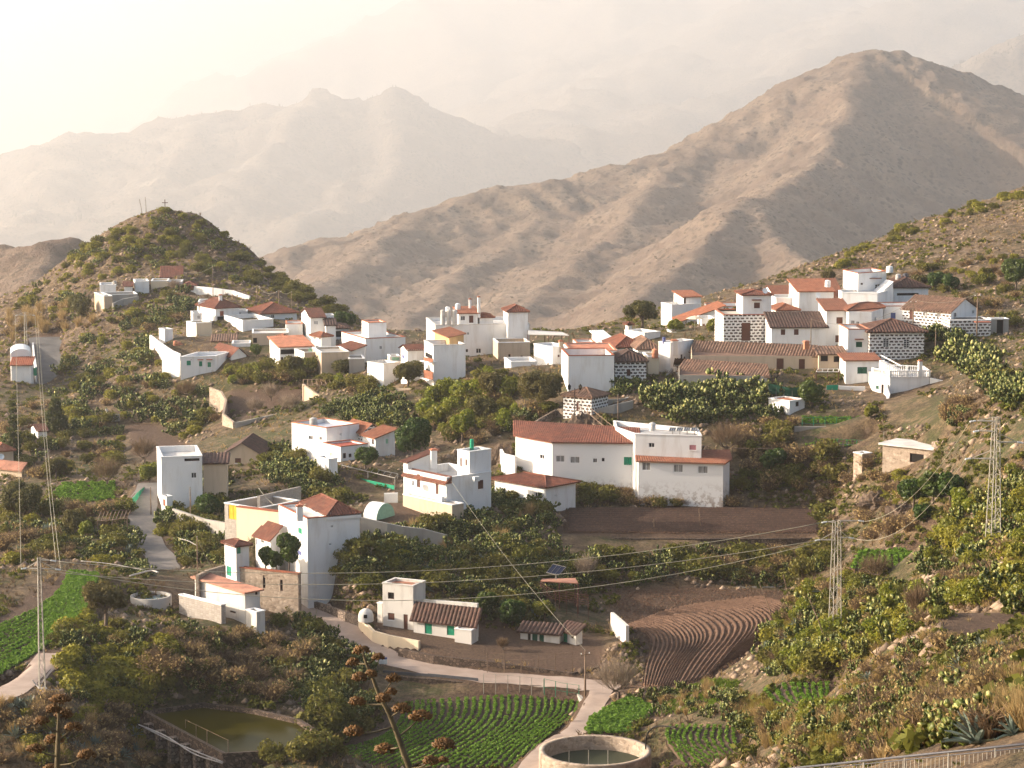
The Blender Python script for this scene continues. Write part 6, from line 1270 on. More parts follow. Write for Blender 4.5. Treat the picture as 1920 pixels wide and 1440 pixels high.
def crown(blobs, n, leaf, flat=1.0, jit=.5, shell=.35):
    """leaf clumps through the volume of several blobs (x, y, z, r)"""
    bl = np.array(blobs); w_ = bl[:, 3]**2; pick = rng.choice(len(bl), n, p=w_/w_.sum()); d = rng.normal(size=(n, 3)); d /= np.linalg.norm(d, axis=1)[:, None]; rad = bl[pick, 3]*(1-shell*rng.random(n)**1.5)
    cl = fbm(d[:, 0]*3+pick*7, d[:, 1]*3+d[:, 2]*2, 1.2, 2); ok = cl > -.28
    c = bl[pick, :3]+d*rad[:, None]*np.array((1, 1, flat)); nn = d+rng.normal(size=(n, 3))*jit; nn /= np.linalg.norm(nn, axis=1)[:, None]
    return quads(c[ok], nn[ok], leaf*(.6+.8*rng.random(ok.sum())))
def rand_blobs(n, rx, rz, r, zc):
    out = []
    for i in range(n):
        a = 2.4*i+rng.random(); q = math.sqrt((i+.5)/n); out.append((rx*q*math.cos(a), rx*q*math.sin(a), zc+rz*(rng.random()*1.6-.8)*(1-q*.5), r*(.75+.5*rng.random())))
    return out
def twigs(n, hgt, spread, thick, arch=.2, z0=0):
    V = []
    for i in range(n):
        a = rng.random()*6.283; s = spread*(.25+.75*rng.random()); h_ = hgt*(.45+.55*rng.random()); b0 = np.array((math.cos(a), math.sin(a), 0))*spread*.12*rng.random()+np.array((0, 0, z0)); e = np.array((math.cos(a)*s, math.sin(a)*s, z0+h_)); m = (b0+e)/2+np.array((rng.normal()*.1*spread, rng.normal()*.1*spread, arch*h_))
        sd = np.array((-math.sin(a), math.cos(a), rng.normal()*.6))*thick
        V += [b0-sd, b0+sd, m+sd*.8, m-sd*.8, m-sd*.8, m+sd*.8, e+sd*.2, e-sd*.2]
    return np.array(V), np.arange(len(V)).reshape(-1, 4)
def cat(*ms):
    V, F, o = [], [], 0
    for v, f in ms: V.append(v); F.append(f+o); o += len(v)
    return np.concatenate(V), np.concatenate(F)
def pads(nb, spread, levels, size):
    V, F, pale = [], [], []
    ang = np.arange(8)*math.pi/4
    def pad(base, up, yaw, s, lv):
        u = np.array(up, float); u /= np.linalg.norm(u); sd = np.cross(u, (math.cos(yaw), math.sin(yaw), .1)); sd /= np.linalg.norm(sd); nn = np.cross(u, sd); c = base+u*s
        rim = [c+sd*math.sin(t)*s*.66+u*(-math.cos(t))*s for t in ang]; i = len(V); V.extend(rim+[c+nn*s*.13, c-nn*s*.13])
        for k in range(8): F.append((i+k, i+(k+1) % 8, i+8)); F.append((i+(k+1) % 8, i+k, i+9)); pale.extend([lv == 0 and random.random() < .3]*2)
        if lv > 0:
            for _ in range(random.choice((1, 2, 2, 3))):
                t = random.uniform(-1.15, 1.15); b = c+sd*math.sin(t)*s*.64+u*math.cos(t)*s*.95; d = u*math.cos(t)*.9+sd*math.sin(t)*.9+np.array((random.gauss(0, .3), random.gauss(0, .3), .42)); pad(b, d, yaw+random.gauss(0, .8), s*random.uniform(.82, 1.0), lv-1)
    for _ in range(nb):
        i = len(V); a, r = random.random()*6.283, spread*math.sqrt(random.random()); pad(np.array((r*math.cos(a), r*math.sin(a), -.05)), (random.gauss(0, .45)+math.cos(a)*.3, random.gauss(0, .45)+math.sin(a)*.3, 1), random.random()*3.14, size*random.uniform(.8, 1.15), levels); F.append((0, i, i+3)); pale.append(False)
    return np.array(V), np.array(F), np.array(pale)
def agave_proto(n):
    V, F = [], []
    for i in range(n):
        a = i*2.399; el = .25+1.1*(i/n); L = 1.0*(.8+.3*random.random()); ce, se = math.cos(el), math.sin(el); p = []
        for t, w_ in ((0, .07), (.45, .10), (.8, .06), (1, .005)):
            r = L*t*ce; z = L*t*se-.30*t*t*(1.2-el); c = np.array((r*math.cos(a), r*math.sin(a), z+.05)); s = np.array((-math.sin(a), math.cos(a), 0))*w_; p.append((c-s+np.array((0, 0, w_*.4)), c-np.array((0, 0, .03)), c+s+np.array((0, 0, w_*.4))))
        for q0, q1 in zip(p, p[1:]):
            for k in (0, 1): j = len(V); V.extend([q0[k], q0[k+1], q1[k+1], q1[k]]); F.append((j, j+1, j+2, j+3))
    return np.array(V), np.array(F)
PROTO = {}
def proto(kind, mats, makes):
    PROTO[kind] = []
    for i, mk in enumerate(makes):
        r = mk(); V, F = r[0], r[1]; me = npmesh(kind, V, F, M[mats[0]])
        for m in mats[1:]: me.materials.append(M[m])
        if len(r) > 2 and r[2] is not None: me.polygons.foreach_set('material_index', np.asarray(r[2], 'i'))
        PROTO[kind].append((me, V, F, r[2] if len(r) > 2 else None))
def two(a, b): V, F = cat(a, b); return V, F, np.concatenate([np.zeros(len(a[1]), int), np.ones(len(b[1]), int)])
proto('prickly_pear', ['pear_pad', 'pale_highlit_pad'], [lambda: pads(9, .55, 3, .17), lambda: pads(7, .5, 3, .19), lambda: pads(12, .7, 2, .18), lambda: pads(8, .6, 3, .17), lambda: pads(10, .75, 3, .16)])
proto('spurge_shrub', ['spurge_leaf', 'dry_twig'], [(lambda k=k: two(crown([(0, 0, .15, .85)]+rand_blobs(9, .55, .1, .42, .38+.05*k), 1200, .058, .8, .45, .25), twigs(30, .6, .7, .02))) for k in range(4)])
proto('green_shrub', ['scrub_leaf', 'dry_twig'], [(lambda k=k: two(crown(rand_blobs(7, .6, .3, .45, .55), 1000, .062, .9, .8, .6), twigs(50, 1.1, .9, .016))) for k in range(4)])
proto('dry_bush', ['dry_twig', 'straw'], [(lambda k=k: two(twigs(260, 1.0, .95, .016, .25), crown(rand_blobs(6, .55, .2, .4, .5), 60+60*k, .05, .8, 1))) for k in range(4)])
proto('bright_bush', ['bright_leaf', 'dry_twig'], [(lambda k=k: two(crown(rand_blobs(8, .5, .5, .42, .7), 1250, .055, 1.0, .7, .6), twigs(30, 1.2, .7, .016))) for k in range(3)])
proto('agave', ['agave_leaf'], [lambda: agave_proto(22), lambda: agave_proto(30)])
proto('straw_clump', ['straw'], [lambda: twigs(150, 1.0, .5, .014, .12), lambda: twigs(190, 1.0, .65, .014, .1)])
# free ground: nothing grows through houses, roads or plots
OCC = np.zeros(HZ.shape, bool)
for f in FOOT:
    c = np.mean(f, axis=0); big = [tuple(c+(p-c)*1.0+(p-c)/max(np.linalg.norm(p-c), .1)*.7) for p in f]; s = win(big, 1); OCC[s] |= inside(XX[s], YY[s], big)
for line, wd in ROADS.values(): s = win(line, wd); d, _ = seg_dist(XX[s], YY[s], line); OCC[s] |= d < wd/2+.3
for nm, (poly, c) in PLOTS.items(): s = win(poly, 1); OCC[s] |= inside(XX[s], YY[s], [(p[0], p[1]) for p in poly])
s = win(POND, 3); d, _ = seg_dist(XX[s], YY[s], PONDXY, True); OCC[s] |= inside(XX[s], YY[s], PONDXY) | (d < .8)
tk = P(1116, 1406, 212.5); s = win([tk], 7); OCC[s] |= np.hypot(XX[s]-tk[0], YY[s]-tk[1]) < 5.6
for u_, v_, Y_, r_ in ((1068,1108,268,4.5),(1080,1195,257,5),(1060,1120,266,3),(1700,745,335,6),(730,925,303,3.5),(715,945,300,3),(430,620,440,4)):
    tk = P(u_, v_, Y_); s = win([tk], r_); OCC[s] |= np.hypot(XX[s]-tk[0], YY[s]-tk[1]) < r_
NOVEG = [[(1490,775),(1648,775),(1648,850),(1490,850)],[(1050,1000),(1545,1000),(1545,1040),(1050,1040)],[(1660,745),(1790,745),(1760,800),(1660,800)],[(240,795),(300,790),(350,840),(300,868),(235,860)],[(335,1120),(495,1120),(495,1180),(335,1180)],[(690,1255),(1095,1283),(1098,1312),(760,1320),(690,1300)],[(1560,1100),(1580,1100),(1580,1190),(1555,1190)]]
def free(x, y): return free_(x, y) & ~np.any([inside(*proj(x, y, T(x, y)), q) for q in NOVEG], axis=0)
def free_(x, y): return ~OCC[np.clip(((y-GY0)/GS).round().astype(int), 0, HZ.shape[0]-1), np.clip(((x-GX0)/GS).round().astype(int), 0, HZ.shape[1]-1)]
PLACE = {}
def sow(phrase, poly, **kinds):
    """plants of several kinds on the ground seen inside a photo polygon: kind=(count, smallest, largest)"""
    u0, u1 = min(p[0] for p in poly), max(p[0] for p in poly); v0, v1 = min(p[1] for p in poly), max(p[1] for p in poly)
    for kind, (n, s0, s1) in kinds.items():
        got = 0; tries = 0
        while got < n and tries < 12:
            m = (n-got)*4+8; u = u0+(u1-u0)*rng.random(m); v = v0+(v1-v0)*rng.random(m); k = inside(u, v, poly); x, y, z, D = hit(u[k], v[k]); ok = ~np.isnan(D); x, y, z = x[ok], y[ok], z[ok]; fr_ = free(x, y); x, y, z = x[fr_][:n-got], y[fr_][:n-got], z[fr_][:n-got]
            for a in zip(x, y, z): PLACE.setdefault(kind, []).append((*a, s0+(s1-s0)*rng.random()**1.5, phrase))
            got += len(x); tries += 1
p_ = 'prickly_pear'
sow('on the slope left of the green-shuttered house', [(110,640),(360,540),(372,572),(290,640),(300,690),(330,720),(430,735),(400,810),(330,835),(290,790),(220,880),(110,760)], prickly_pear=(62,1.6,2.6), spurge_shrub=(52,1.0,2.0), dry_bush=(26,1.0,2.0), green_shrub=(22,1.2,2.2))
sow('in the straw-coloured patch above the concrete ramp', [(5,600),(130,565),(180,610),(110,632),(10,650)], straw_clump=(26,2.2,3.6), dry_bush=(10,1.2,2))
sow('on the dim slope below the barrel-vaulted house', [(0,765),(110,765),(230,885),(90,905),(0,900)], dry_bush=(22,1.2,2.2), prickly_pear=(14,1.3,2.2), green_shrub=(18,1.2,2.4))
sow('on the rough ground between the green terrace and the left pylon', [(0,965),(95,950),(250,955),(255,1000),(240,1050),(150,1050),(0,1060)], dry_bush=(34,1.0,2.2), prickly_pear=(26,1.1,1.9), spurge_shrub=(10,1,1.8), agave=(8,.8,1.4), green_shrub=(20,1,2.2))
sow('between the lane and the slim dark pole', [(215,965),(262,960),(300,1055),(330,1070),(430,1060),(410,1000),(300,955),(300,960),(320,1075),(240,1090),(160,1050)], prickly_pear=(28,1.1,1.9), green_shrub=(16,1,2.0), spurge_shrub=(10,1,1.6), agave=(5,.8,1.3))
sow('around the walls of the grey-white lane house', [(330,905),(400,880),(425,950),(400,975),(330,965),(310,955)], green_shrub=(16,1.4,2.6), spurge_shrub=(6,1.2,2), prickly_pear=(8,1.2,2.0))
sow('beside the lane below the grey-white house', [(285,960),(340,965),(430,1000),(390,1030),(300,1020)], prickly_pear=(22,1.2,1.9), spurge_shrub=(6,1.2,1.8), green_shrub=(10,1.2,2))
sow('on the bank behind the yellow-doored garage', [(490,850),(545,850),(600,880),(650,930),(650,960),(560,925),(500,890)], prickly_pear=(40,1.3,2.1), green_shrub=(18,1.2,2.2), agave=(4,1,1.4))
sow('on the prickly pear bank above the flat white house', [(590,782),(640,765),(700,742),(745,752),(770,775),(760,800),(690,795)], prickly_pear=(46,1.3,2.0), spurge_shrub=(8,1,1.6))
sow('in the overgrown gully in the middle of the village', [(800,745),(880,722),(945,700),(960,770),(1045,780),(980,800),(930,830),(850,840),(790,800)], bright_bush=(34,1.4,2.6), dry_bush=(40,1.2,2.4), green_shrub=(30,1.4,2.6))
sow('on the bank left of the broad farmhouse', [(930,800),(1040,765),(1010,790),(965,815)], prickly_pear=(20,1.2,1.9))
sow('below the white villa with the roof terrace', [(700,1005),(850,975),(930,930),(1040,940),(1050,1005),(960,1040),(840,1045),(690,1035)], prickly_pear=(86,1.2,2.1), green_shrub=(20,1.1,2.0), straw_clump=(14,1.2,2.0))
sow('on the dark bank behind the tower house', [(570,1085),(680,1015),(850,1045),(1050,1020),(1290,1005),(1290,1085),(1080,1105),(920,1130),(800,1115),(640,1115)], prickly_pear=(90,1.1,1.9), green_shrub=(60,1.1,2.2), agave=(14,.9,1.5), spurge_shrub=(14,.9,1.5))
sow('around the green trees behind the annex', [(900,1130),(1060,1100),(1090,1150),(1060,1165),(920,1165)], prickly_pear=(18,1.1,1.8), green_shrub=(14,1.2,2), agave=(6,.9,1.4))
sow('on the bank above the ploughed field', [(1290,1005),(1560,965),(1570,1080),(1480,1100),(1290,1095)], prickly_pear=(26,1.2,2.0), dry_bush=(36,1.2,2.4), green_shrub=(30,1.2,2.4))
sow('in front of the crumbling stone farm building', [(1218,745),(1260,722),(1345,722),(1440,742),(1440,785),(1310,798),(1240,785)], prickly_pear=(50,2.0,3.0), agave=(5,1.2,1.8))
sow('beside the dark alley right of the hipped stone house', [(1755,630),(1800,645),(1868,690),(1860,725),(1800,690),(1756,672)], prickly_pear=(30,1.9,2.8))
sow('at the right edge below the gate wall', [(1840,700),(1925,710),(1925,775),(1850,745)], prickly_pear=(20,1.7,2.6), green_shrub=(8,1.2,2))
sow('below the narrow beige house', [(1150,712),(1205,712),(1200,745),(1150,748)], prickly_pear=(9,1.3,1.9))
sow('round the middle pylon', [(1490,1120),(1560,1085),(1690,1095),(1760,1150),(1700,1195),(1570,1265),(1420,1265),(1400,1230),(1450,1180)], prickly_pear=(60,1.0,1.8), spurge_shrub=(40,.9,1.6), dry_bush=(34,1,1.8), agave=(14,.8,1.3), bright_bush=(30,.9,1.8), green_shrub=(20,1,1.8))
sow('on the foreground slope above the railing', [(1400,1300),(1440,1350),(1590,1330),(1590,1270),(1700,1205),(1760,1215),(1925,1225),(1925,1390),(1700,1410),(1500,1438),(1400,1390)], prickly_pear=(120,.6,1.1), dry_bush=(100,.6,1.3), agave=(36,.5,1.0), spurge_shrub=(14,.5,.8), straw_clump=(130,.6,1.2))
sow('on the right slope round the tall pylon', [(1765,985),(1925,880),(1925,1145),(1765,1145),(1700,1060)], spurge_shrub=(46,.9,1.7), prickly_pear=(40,1.0,1.7), dry_bush=(30,.9,1.6), bright_bush=(26,.9,1.7))
sow('on the shaded slope above the pond', [(330,1185),(400,1170),(560,1140),(600,1200),(560,1290),(530,1325),(300,1305),(250,1290)], dry_bush=(80,1.0,2.2), green_shrub=(14,.9,1.6), prickly_pear=(18,1.1,1.8))
sow('on the sunlit bank between the road and the pond', [(560,1150),(600,1175),(690,1235),(715,1290),(700,1330),(640,1400),(600,1370),(570,1330),(580,1250)], prickly_pear=(78,1.1,1.8), green_shrub=(30,1.0,2.0), agave=(7,.8,1.2))
sow('left of the pond below the left pylon', [(85,1190),(140,1150),(330,1210),(300,1310),(230,1325),(150,1320),(100,1270)], spurge_shrub=(40,1.0,1.9), prickly_pear=(26,1.0,1.7), dry_bush=(20,1,1.7), green_shrub=(14,1,1.7))
sow('in the sunlit patch just left of the pond', [(140,1265),(290,1255),(290,1320),(240,1335),(150,1320)], spurge_shrub=(16,1.5,2.3))
sow('in the bottom corner outside the pond wall', [(0,1310),(90,1330),(230,1345),(330,1400),(420,1440),(0,1440)], dry_bush=(40,.9,1.8), agave=(26,.8,1.4), spurge_shrub=(14,.9,1.5), straw_clump=(34,.9,1.6))
sow('round the right end of the pond', [(585,1335),(640,1340),(640,1390),(600,1410),(560,1412),(598,1375)], green_shrub=(16,1.4,2.4))
sow('along the lower edge of the pond', [(565,1400),(610,1375),(700,1345),(640,1438),(480,1438)], green_shrub=(26,1.1,2.2))
sow('on the grassy bank right of the potato patch', [(1200,1300),(1385,1290),(1400,1350),(1240,1350)], prickly_pear=(16,1.0,1.7), straw_clump=(24,.9,1.4), dry_bush=(8,.8,1.3))
sow('between the two small right-hand plots', [(1380,1360),(1450,1340),(1600,1335),(1560,1400),(1450,1420)], straw_clump=(40,.9,1.6), prickly_pear=(24,.9,1.5), bright_bush=(10,.8,1.3), dry_bush=(12,.8,1.4))
sow('along the crest of the right hill', [(1540,500),(1700,425),(1925,350),(1925,372),(1720,440),(1560,510)], spurge_shrub=(26,.9,1.9), green_shrub=(10,.9,1.8))
sow('below the broad farmhouse wing', [(1370,800),(1500,800),(1600,900),(1570,950),(1380,940)], dry_bush=(58,1.2,2.4), green_shrub=(22,1.2,2.2))
sow('among the stones below the animal shelter', [(1600,860),(1690,870),(1760,960),(1700,1010),(1600,1020),(1620,960)], dry_bush=(34,1,2), spurge_shrub=(10,.9,1.5))
sow('at the foot of the broad farmhouse wall', [(1050,925),(1200,915),(1370,930),(1380,955),(1050,950)], dry_bush=(26,1.2,2.0), green_shrub=(20,1.1,1.9), straw_clump=(20,1.2,1.8))
sow('in the gardens between the left village houses', [(420,700),(500,690),(560,690),(690,730),(690,745),(570,720),(430,728)], green_shrub=(30,1.2,2.4), dry_bush=(14,1.2,2), bright_bush=(6,1.2,2))
sow('on the scrubby chapel hill', [(310,395),(395,425),(470,480),(560,545),(440,528),(340,505),(200,520),(140,600),(10,600),(60,545),(180,450)], spurge_shrub=(70,1.1,2.2), green_shrub=(40,1.0,2.0), prickly_pear=(36,1.2,2.0))
sow('on the dark flank of the chapel hill', [(470,485),(560,545),(690,605),(640,600),(540,560),(450,540)], green_shrub=(40,1.2,2.2))
sow('behind the white houses of the upper village', [(1640,500),(1925,480),(1925,610),(1840,615),(1790,560),(1680,520)], green_shrub=(16,.9,2.0), dry_bush=(26,1,1.8), spurge_shrub=(10,.9,1.6))
sow('on the brown bank below the balustrade terrace', [(1660,770),(1740,740),(1840,770),(1800,800),(1680,800)], dry_bush=(30,.9,1.6), prickly_pear=(8,1,1.6))
sow('in the dry garden of the green-doored sheds', [(920,1205),(1000,1205),(1090,1215),(1080,1235),(900,1220)], dry_bush=(10,.7,1.2), green_shrub=(8,.7,1.2))
GROUP = dict(prickly_pear='prickly pears', spurge_shrub='rounded spurge shrubs', green_shrub='bushy dull green shrubs', dry_bush='dry brown bushes', bright_bush='bright green bushes', agave='agave rosettes', straw_clump='clumps of dry straw grass')
LOOK = dict(prickly_pear='clump of prickly pear', spurge_shrub='rounded yellow-green spurge shrub', green_shrub='dull green bushy shrub', dry_bush='bare brown dry bush', bright_bush='bright yellow-green leafy bush', agave='blue-green agave rosette', straw_clump='tall clump of straw-coloured grass')
CATG = dict(prickly_pear='cactus', spurge_shrub='shrub', green_shrub='shrub', dry_bush='bush', bright_bush='bush', agave='agave', straw_clump='grass clump')
MASSN = dict(prickly_pear='cactus_thicket', spurge_shrub='low_scrub', green_shrub='undergrowth', dry_bush='dry_undergrowth', straw_clump='dry_straw', bright_bush='undergrowth', agave='agave_patch')
for kind, lst in PLACE.items():
    lst.sort(key=lambda q: -q[3]/q[1]); rest = lst[285:]
    for x, y, z, s, ph in lst[:285]:
        me = random.choice(PROTO[kind])[0]; o = bpy.data.objects.new(kind, me); COL.objects.link(o); o.location = (x, y, z-.05*s); o.rotation_euler = (0, 0, random.random()*6.283); k = random.uniform(.85, 1.15); o.scale = (s*k, s*k, s*random.uniform(.85, 1.15)); tag(o, LOOK[kind]+' '+ph, CATG[kind], GROUP[kind]+' '+ph)
    if rest:
        Vs, Fs, Ms, o = [], [], [], 0
        for x, y, z, s, ph in rest:
            me, V, F, mi = random.choice(PROTO[kind]); a = random.random()*6.283; c, sn = math.cos(a), math.sin(a); Vs.append(V@np.array([[c, sn, 0], [-sn, c, 0], [0, 0, 1]])*s+np.array((x, y, z-.05*s))); Fs.append(F+o); Ms.append(np.zeros(len(F), int) if mi is None else np.asarray(mi, int)); o += len(V)
        me = npmesh(MASSN[kind], np.concatenate(Vs), np.concatenate(Fs), PROTO[kind][0][0].materials[0])
        for m in list(PROTO[kind][0][0].materials)[1:]: me.materials.append(m)
        me.polygons.foreach_set('material_index', np.concatenate(Ms).astype('i')); tag(link(MASSN[kind], me), 'many smaller '+LOOK[kind].split(' of ')[-1]+' plants scattered over the slopes', CATG[kind], None, 'stuff')
# ------------------------------------------------------------------ trees: trunk with limbs + crown of leaf clumps
def trunk_mesh(rx, zc, h_, r0, nl):
    mb = MB(); mb.tube(smooth_line([(0, 0, -.3), (.05*rx, .04*rx, zc*.4), (.0, .1*rx, zc*.85)], 4), list(np.linspace(r0, r0*.6, 9)), 7)
    for i in range(nl): a = i*2.4+random.random(); l = smooth_line([(0, .05*rx, zc*(.45+.3*random.random())), (math.cos(a)*rx*.3, math.sin(a)*rx*.3, zc*.9), (math.cos(a)*rx*.75, math.sin(a)*rx*.75, zc+(h_-zc)*random.uniform(.0, .6))], 4); mb.tube(l, list(np.linspace(r0*.5, r0*.12, len(l))), 5)
    return mb.mesh('trunk', M['bark'], True)
def bare_crown(rx, zc, h_, n):
    V = []
    for i in range(n):
        a, q = rng.random()*6.283, rng.random()**.5; d = np.array((math.cos(a)*q*rx*.6, math.sin(a)*q*rx*.6, zc+(h_-zc)*.35*rng.random())); e = d*np.array((1.6, 1.6, 1))+np.array((rng.normal()*.12*rx, rng.normal()*.12*rx, (h_-zc)*(.25+.5*rng.random())*(1.1-q*.5))); s = np.array((rng.normal(), rng.normal(), rng.normal()*.3)); s = s/np.linalg.norm(s)*.028; V += [d-s, d+s, e+s*.3, e-s*.3]
        m = (d+e)/2
        for _ in range(2): f = m+(e-m)*1.1+rng.normal(size=3)*.18*rx; V += [m-s*.6, m+s*.6, f+s*.2, f-s*.2]
    return np.array(V), np.arange(len(V)).reshape(-1, 4)
def tree(kind, u, vb, w_px, h_px, label, cat='tree', name='tree', Y=None, group=None, z=None):
    if z is not None: q = P(u, vb, Y); x, y = q[0], q[1]
    elif Y is None:
        x, y, z, D = hit(np.array([u]), np.array([vb])); x, y, z = float(x[0]), float(y[0]), float(z[0])
    else:
        q = P(u, vb, Y); x, y = q[0], q[1]; z = float(T(x, y))
    k = (y*CP-z*SP)/FPX; rx = w_px*k/2; h_ = h_px*k; h_ = max(h_, P(u, vb-h_px, y)[2]-z)
    root = empty(name, (x, y, z), label, cat, group); mt = dict(citrus='citrus_leaf', olive='olive_leaf', bright='bright_leaf', pine='pine_leaf', gum='olive_leaf', bare='bare_twig', brownbare='dry_twig')[kind]
    if kind in ('bare', 'brownbare'):
        link('trunk', trunk_mesh(rx, h_*.3, h_, max(.08, rx*.07), 7), root); V, F = bare_crown(rx, h_*.3, h_, int(200+90*rx)); link('crown', npmesh('crown', V, F, M[mt]), root); return root
    zc = h_*(.55 if kind != 'gum' else .6); rz = h_-zc
    if kind == 'pine':
        bl = []; n = 9
        for i in range(n):
            t = i/(n-1); 
            for j in range(4): a = j*1.57+i*.8+random.random(); r = rx*(1-t*.75)*random.uniform(.35, .75); bl.append((r*math.cos(a), r*math.sin(a), h_*(.2+.76*t), rx*(.38-.16*t)))
        V, F = crown(bl, int(2400+800*rx), .11+.015*rx, .8, .9, .8); link('trunk', trunk_mesh(rx*.6, h_*.75, h_, .16, 5), root)
    else:
        nb = 9 if kind != 'gum' else 16; bl = rand_blobs(nb, rx*.62, rz*.62, min(rx, rz)*(.55 if kind != 'gum' else .34), zc)
        bl = [(b0*(1 if kind != 'gum' else 1.15), b1, max(b2, b3*.6), b3) for b0, b1, b2, b3 in bl]
        A = sum(b3*b3 for *_, b3 in bl); n = int(min(16000, 800*A+1500)); V, F = crown(bl, n, {'citrus': .095, 'olive': .085, 'bright': .095, 'gum': .095}[kind]*(1+.04*rx), 1, .75, .55 if kind != 'gum' else .9); link('trunk', trunk_mesh(rx, zc, h_, max(.1, rx*.085), 5), root)
    link('crown', npmesh('crown', V, F, M[mt]), root); return root
TREES = [
('olive',1012,778,104,90,'big round olive-green tree in front of the low white house'),('gum',1203,622,76,68,'tall loose eucalyptus behind the flat white cube'),('olive',764,728,64,56,'feathery tree between the cube house and the three-storey house'),('citrus',773,868,72,90,'dense dark green tree right of the orange-roofed house'),('citrus',684,884,52,48,'dark citrus tree in front of the red terrace annex'),
('bright',866,835,44,80,'tall yellow-green tree in the overgrown gully'),('olive',925,755,60,60,'dull olive tree behind the gully bushes'),('bright',835,745,60,36,'low spreading bright green tree by the three-storey house'),('olive',905,800,58,60,'brownish green tree at the heart of the gully'),
('citrus',1752,545,44,38,'middle dark tree behind the weathered tile house'),('citrus',1782,548,42,36,'right-hand dark tree behind the weathered tile house'),('olive',1722,545,40,32,'left-hand dark tree behind the weathered tile house'),('citrus',1904,545,48,66,'lone dark tree on the hillside right of the village'),('olive',1552,528,34,22,'small round tree on the bare slope above the tank house'),
('citrus',646,618,54,36,'dark rounded tree at the end of the left village'),('gum',197,1188,100,108,'big feathery eucalyptus above the round basin'),('pine',27,872,40,118,'tall slim pine at the left above the roof edge'),('pine',104,815,56,66,'bushy pine beside the tiny maroon-roofed cottage'),('olive',37,972,84,76,'large round olive-green tree below the pale red sheet roof'),('olive',104,898,54,46,'round olive tree right of the low sheet-roofed shed'),
('citrus',1712,955,52,66,'leftmost dark citrus of the clump below the animal shelter'),('citrus',1748,950,58,72,'middle citrus of the clump below the animal shelter'),('citrus',1780,948,50,64,'right-hand citrus of the clump below the animal shelter'),('citrus',1730,985,40,42,'low citrus in front of the clump below the animal shelter'),('bright',1797,952,28,44,'small round fruit tree right of the citrus clump'),('bright',1821,968,30,38,'smallest fruit tree at the right of the citrus clump'),
('bright',1632,788,34,28,'small fruit tree at the foot of the white cellar steps'),('citrus',1520,762,58,50,'round garden tree above the small white hut'),('citrus',1449,888,48,48,'dark tree under the pole shelter'),('brownbare',1362,856,78,64,'bare brown tree against the end of the broad farmhouse'),
('citrus',911,1172,44,62,'round green tree at the end of the green-doored annex'),('bright',1020,1165,48,44,'light green round tree above the green-doored shed'),('citrus',960,1178,54,62,'dark bushy tree between the annex and the sheds'),
('bare',1158,1312,98,80,'pale bare almond tree at the path junction'),('bare',508,752,36,36,'bare fruit tree by the upper edge of the orchard'),('bare',543,775,46,36,'bare fruit tree in the middle of the orchard'),('bare',478,778,40,34,'bare fruit tree at the left of the orchard'),('olive',552,700,48,34,'olive bush-like tree below the terrace building'),('olive',640,705,40,34,'greyish tree against the beige retaining block'),
('brownbare',943,1222,26,26,'tiny bare pinkish tree in the dry garden of the sheds'),('bare',327,548,26,24,'bare grey tree beside the grey-white shed house'),('bare',1098,1098,46,58,'grey feathery bare tree beside the timber pen'),('bright',1340,628,34,36,'yellow-green tree beside the arched-door stone house'),('bright',1265,622,46,26,'yellow bush-like tree by the pale blue roof'),('citrus',480,670,26,26,'small dark garden tree near the walled garden of the left village'),
('brownbare',270,868,54,50,'bare brown tree at the edge of the dirt yard'),('brownbare',200,912,60,56,'bare brown tree above the bright green terrace'),('olive',152,602,44,52,'dark bush-like tree left of the beige bastion'),('citrus',390,975,44,50,'dark rounded tree below the beige wing'),('brownbare',350,750,46,36,'bare brown tree left of the orchard wall'),('brownbare',1640,1090,70,50,'bare grey-brown tree left of the open cistern'),('bright',1668,1170,46,90,'tall yellow-green feathery tree left of the cistern'),('brownbare',1720,1170,60,80,'dark bare tree in front of the cistern'),
('bright',280,905,42,42,'bright bush-like tree at the top of the lane'),('bright',160,1010,36,34,'bright round bush-like tree left of the bare trellis'),('olive',140,1000,50,50,'grey-green tree behind the bare trellis'),('citrus',1905,1240,0.1,0.1,'x'),
]
for a in TREES:
    if a[3] > 1: tree(*a)
pz = P(559, 1076, 268.5)[2]-.9
for u, vb, Y, w_, h_, lb in ((541,1052,270.5,44,76,'slender patio tree in front of the gable house'),(497,1046,273.5,34,26,'low round patio bush next to the slim tower'),(517,1050,272,30,30,'low patio bush left of the slender tree')): tree('citrus', u, vb, w_, h_, lb, Y=Y, z=pz)
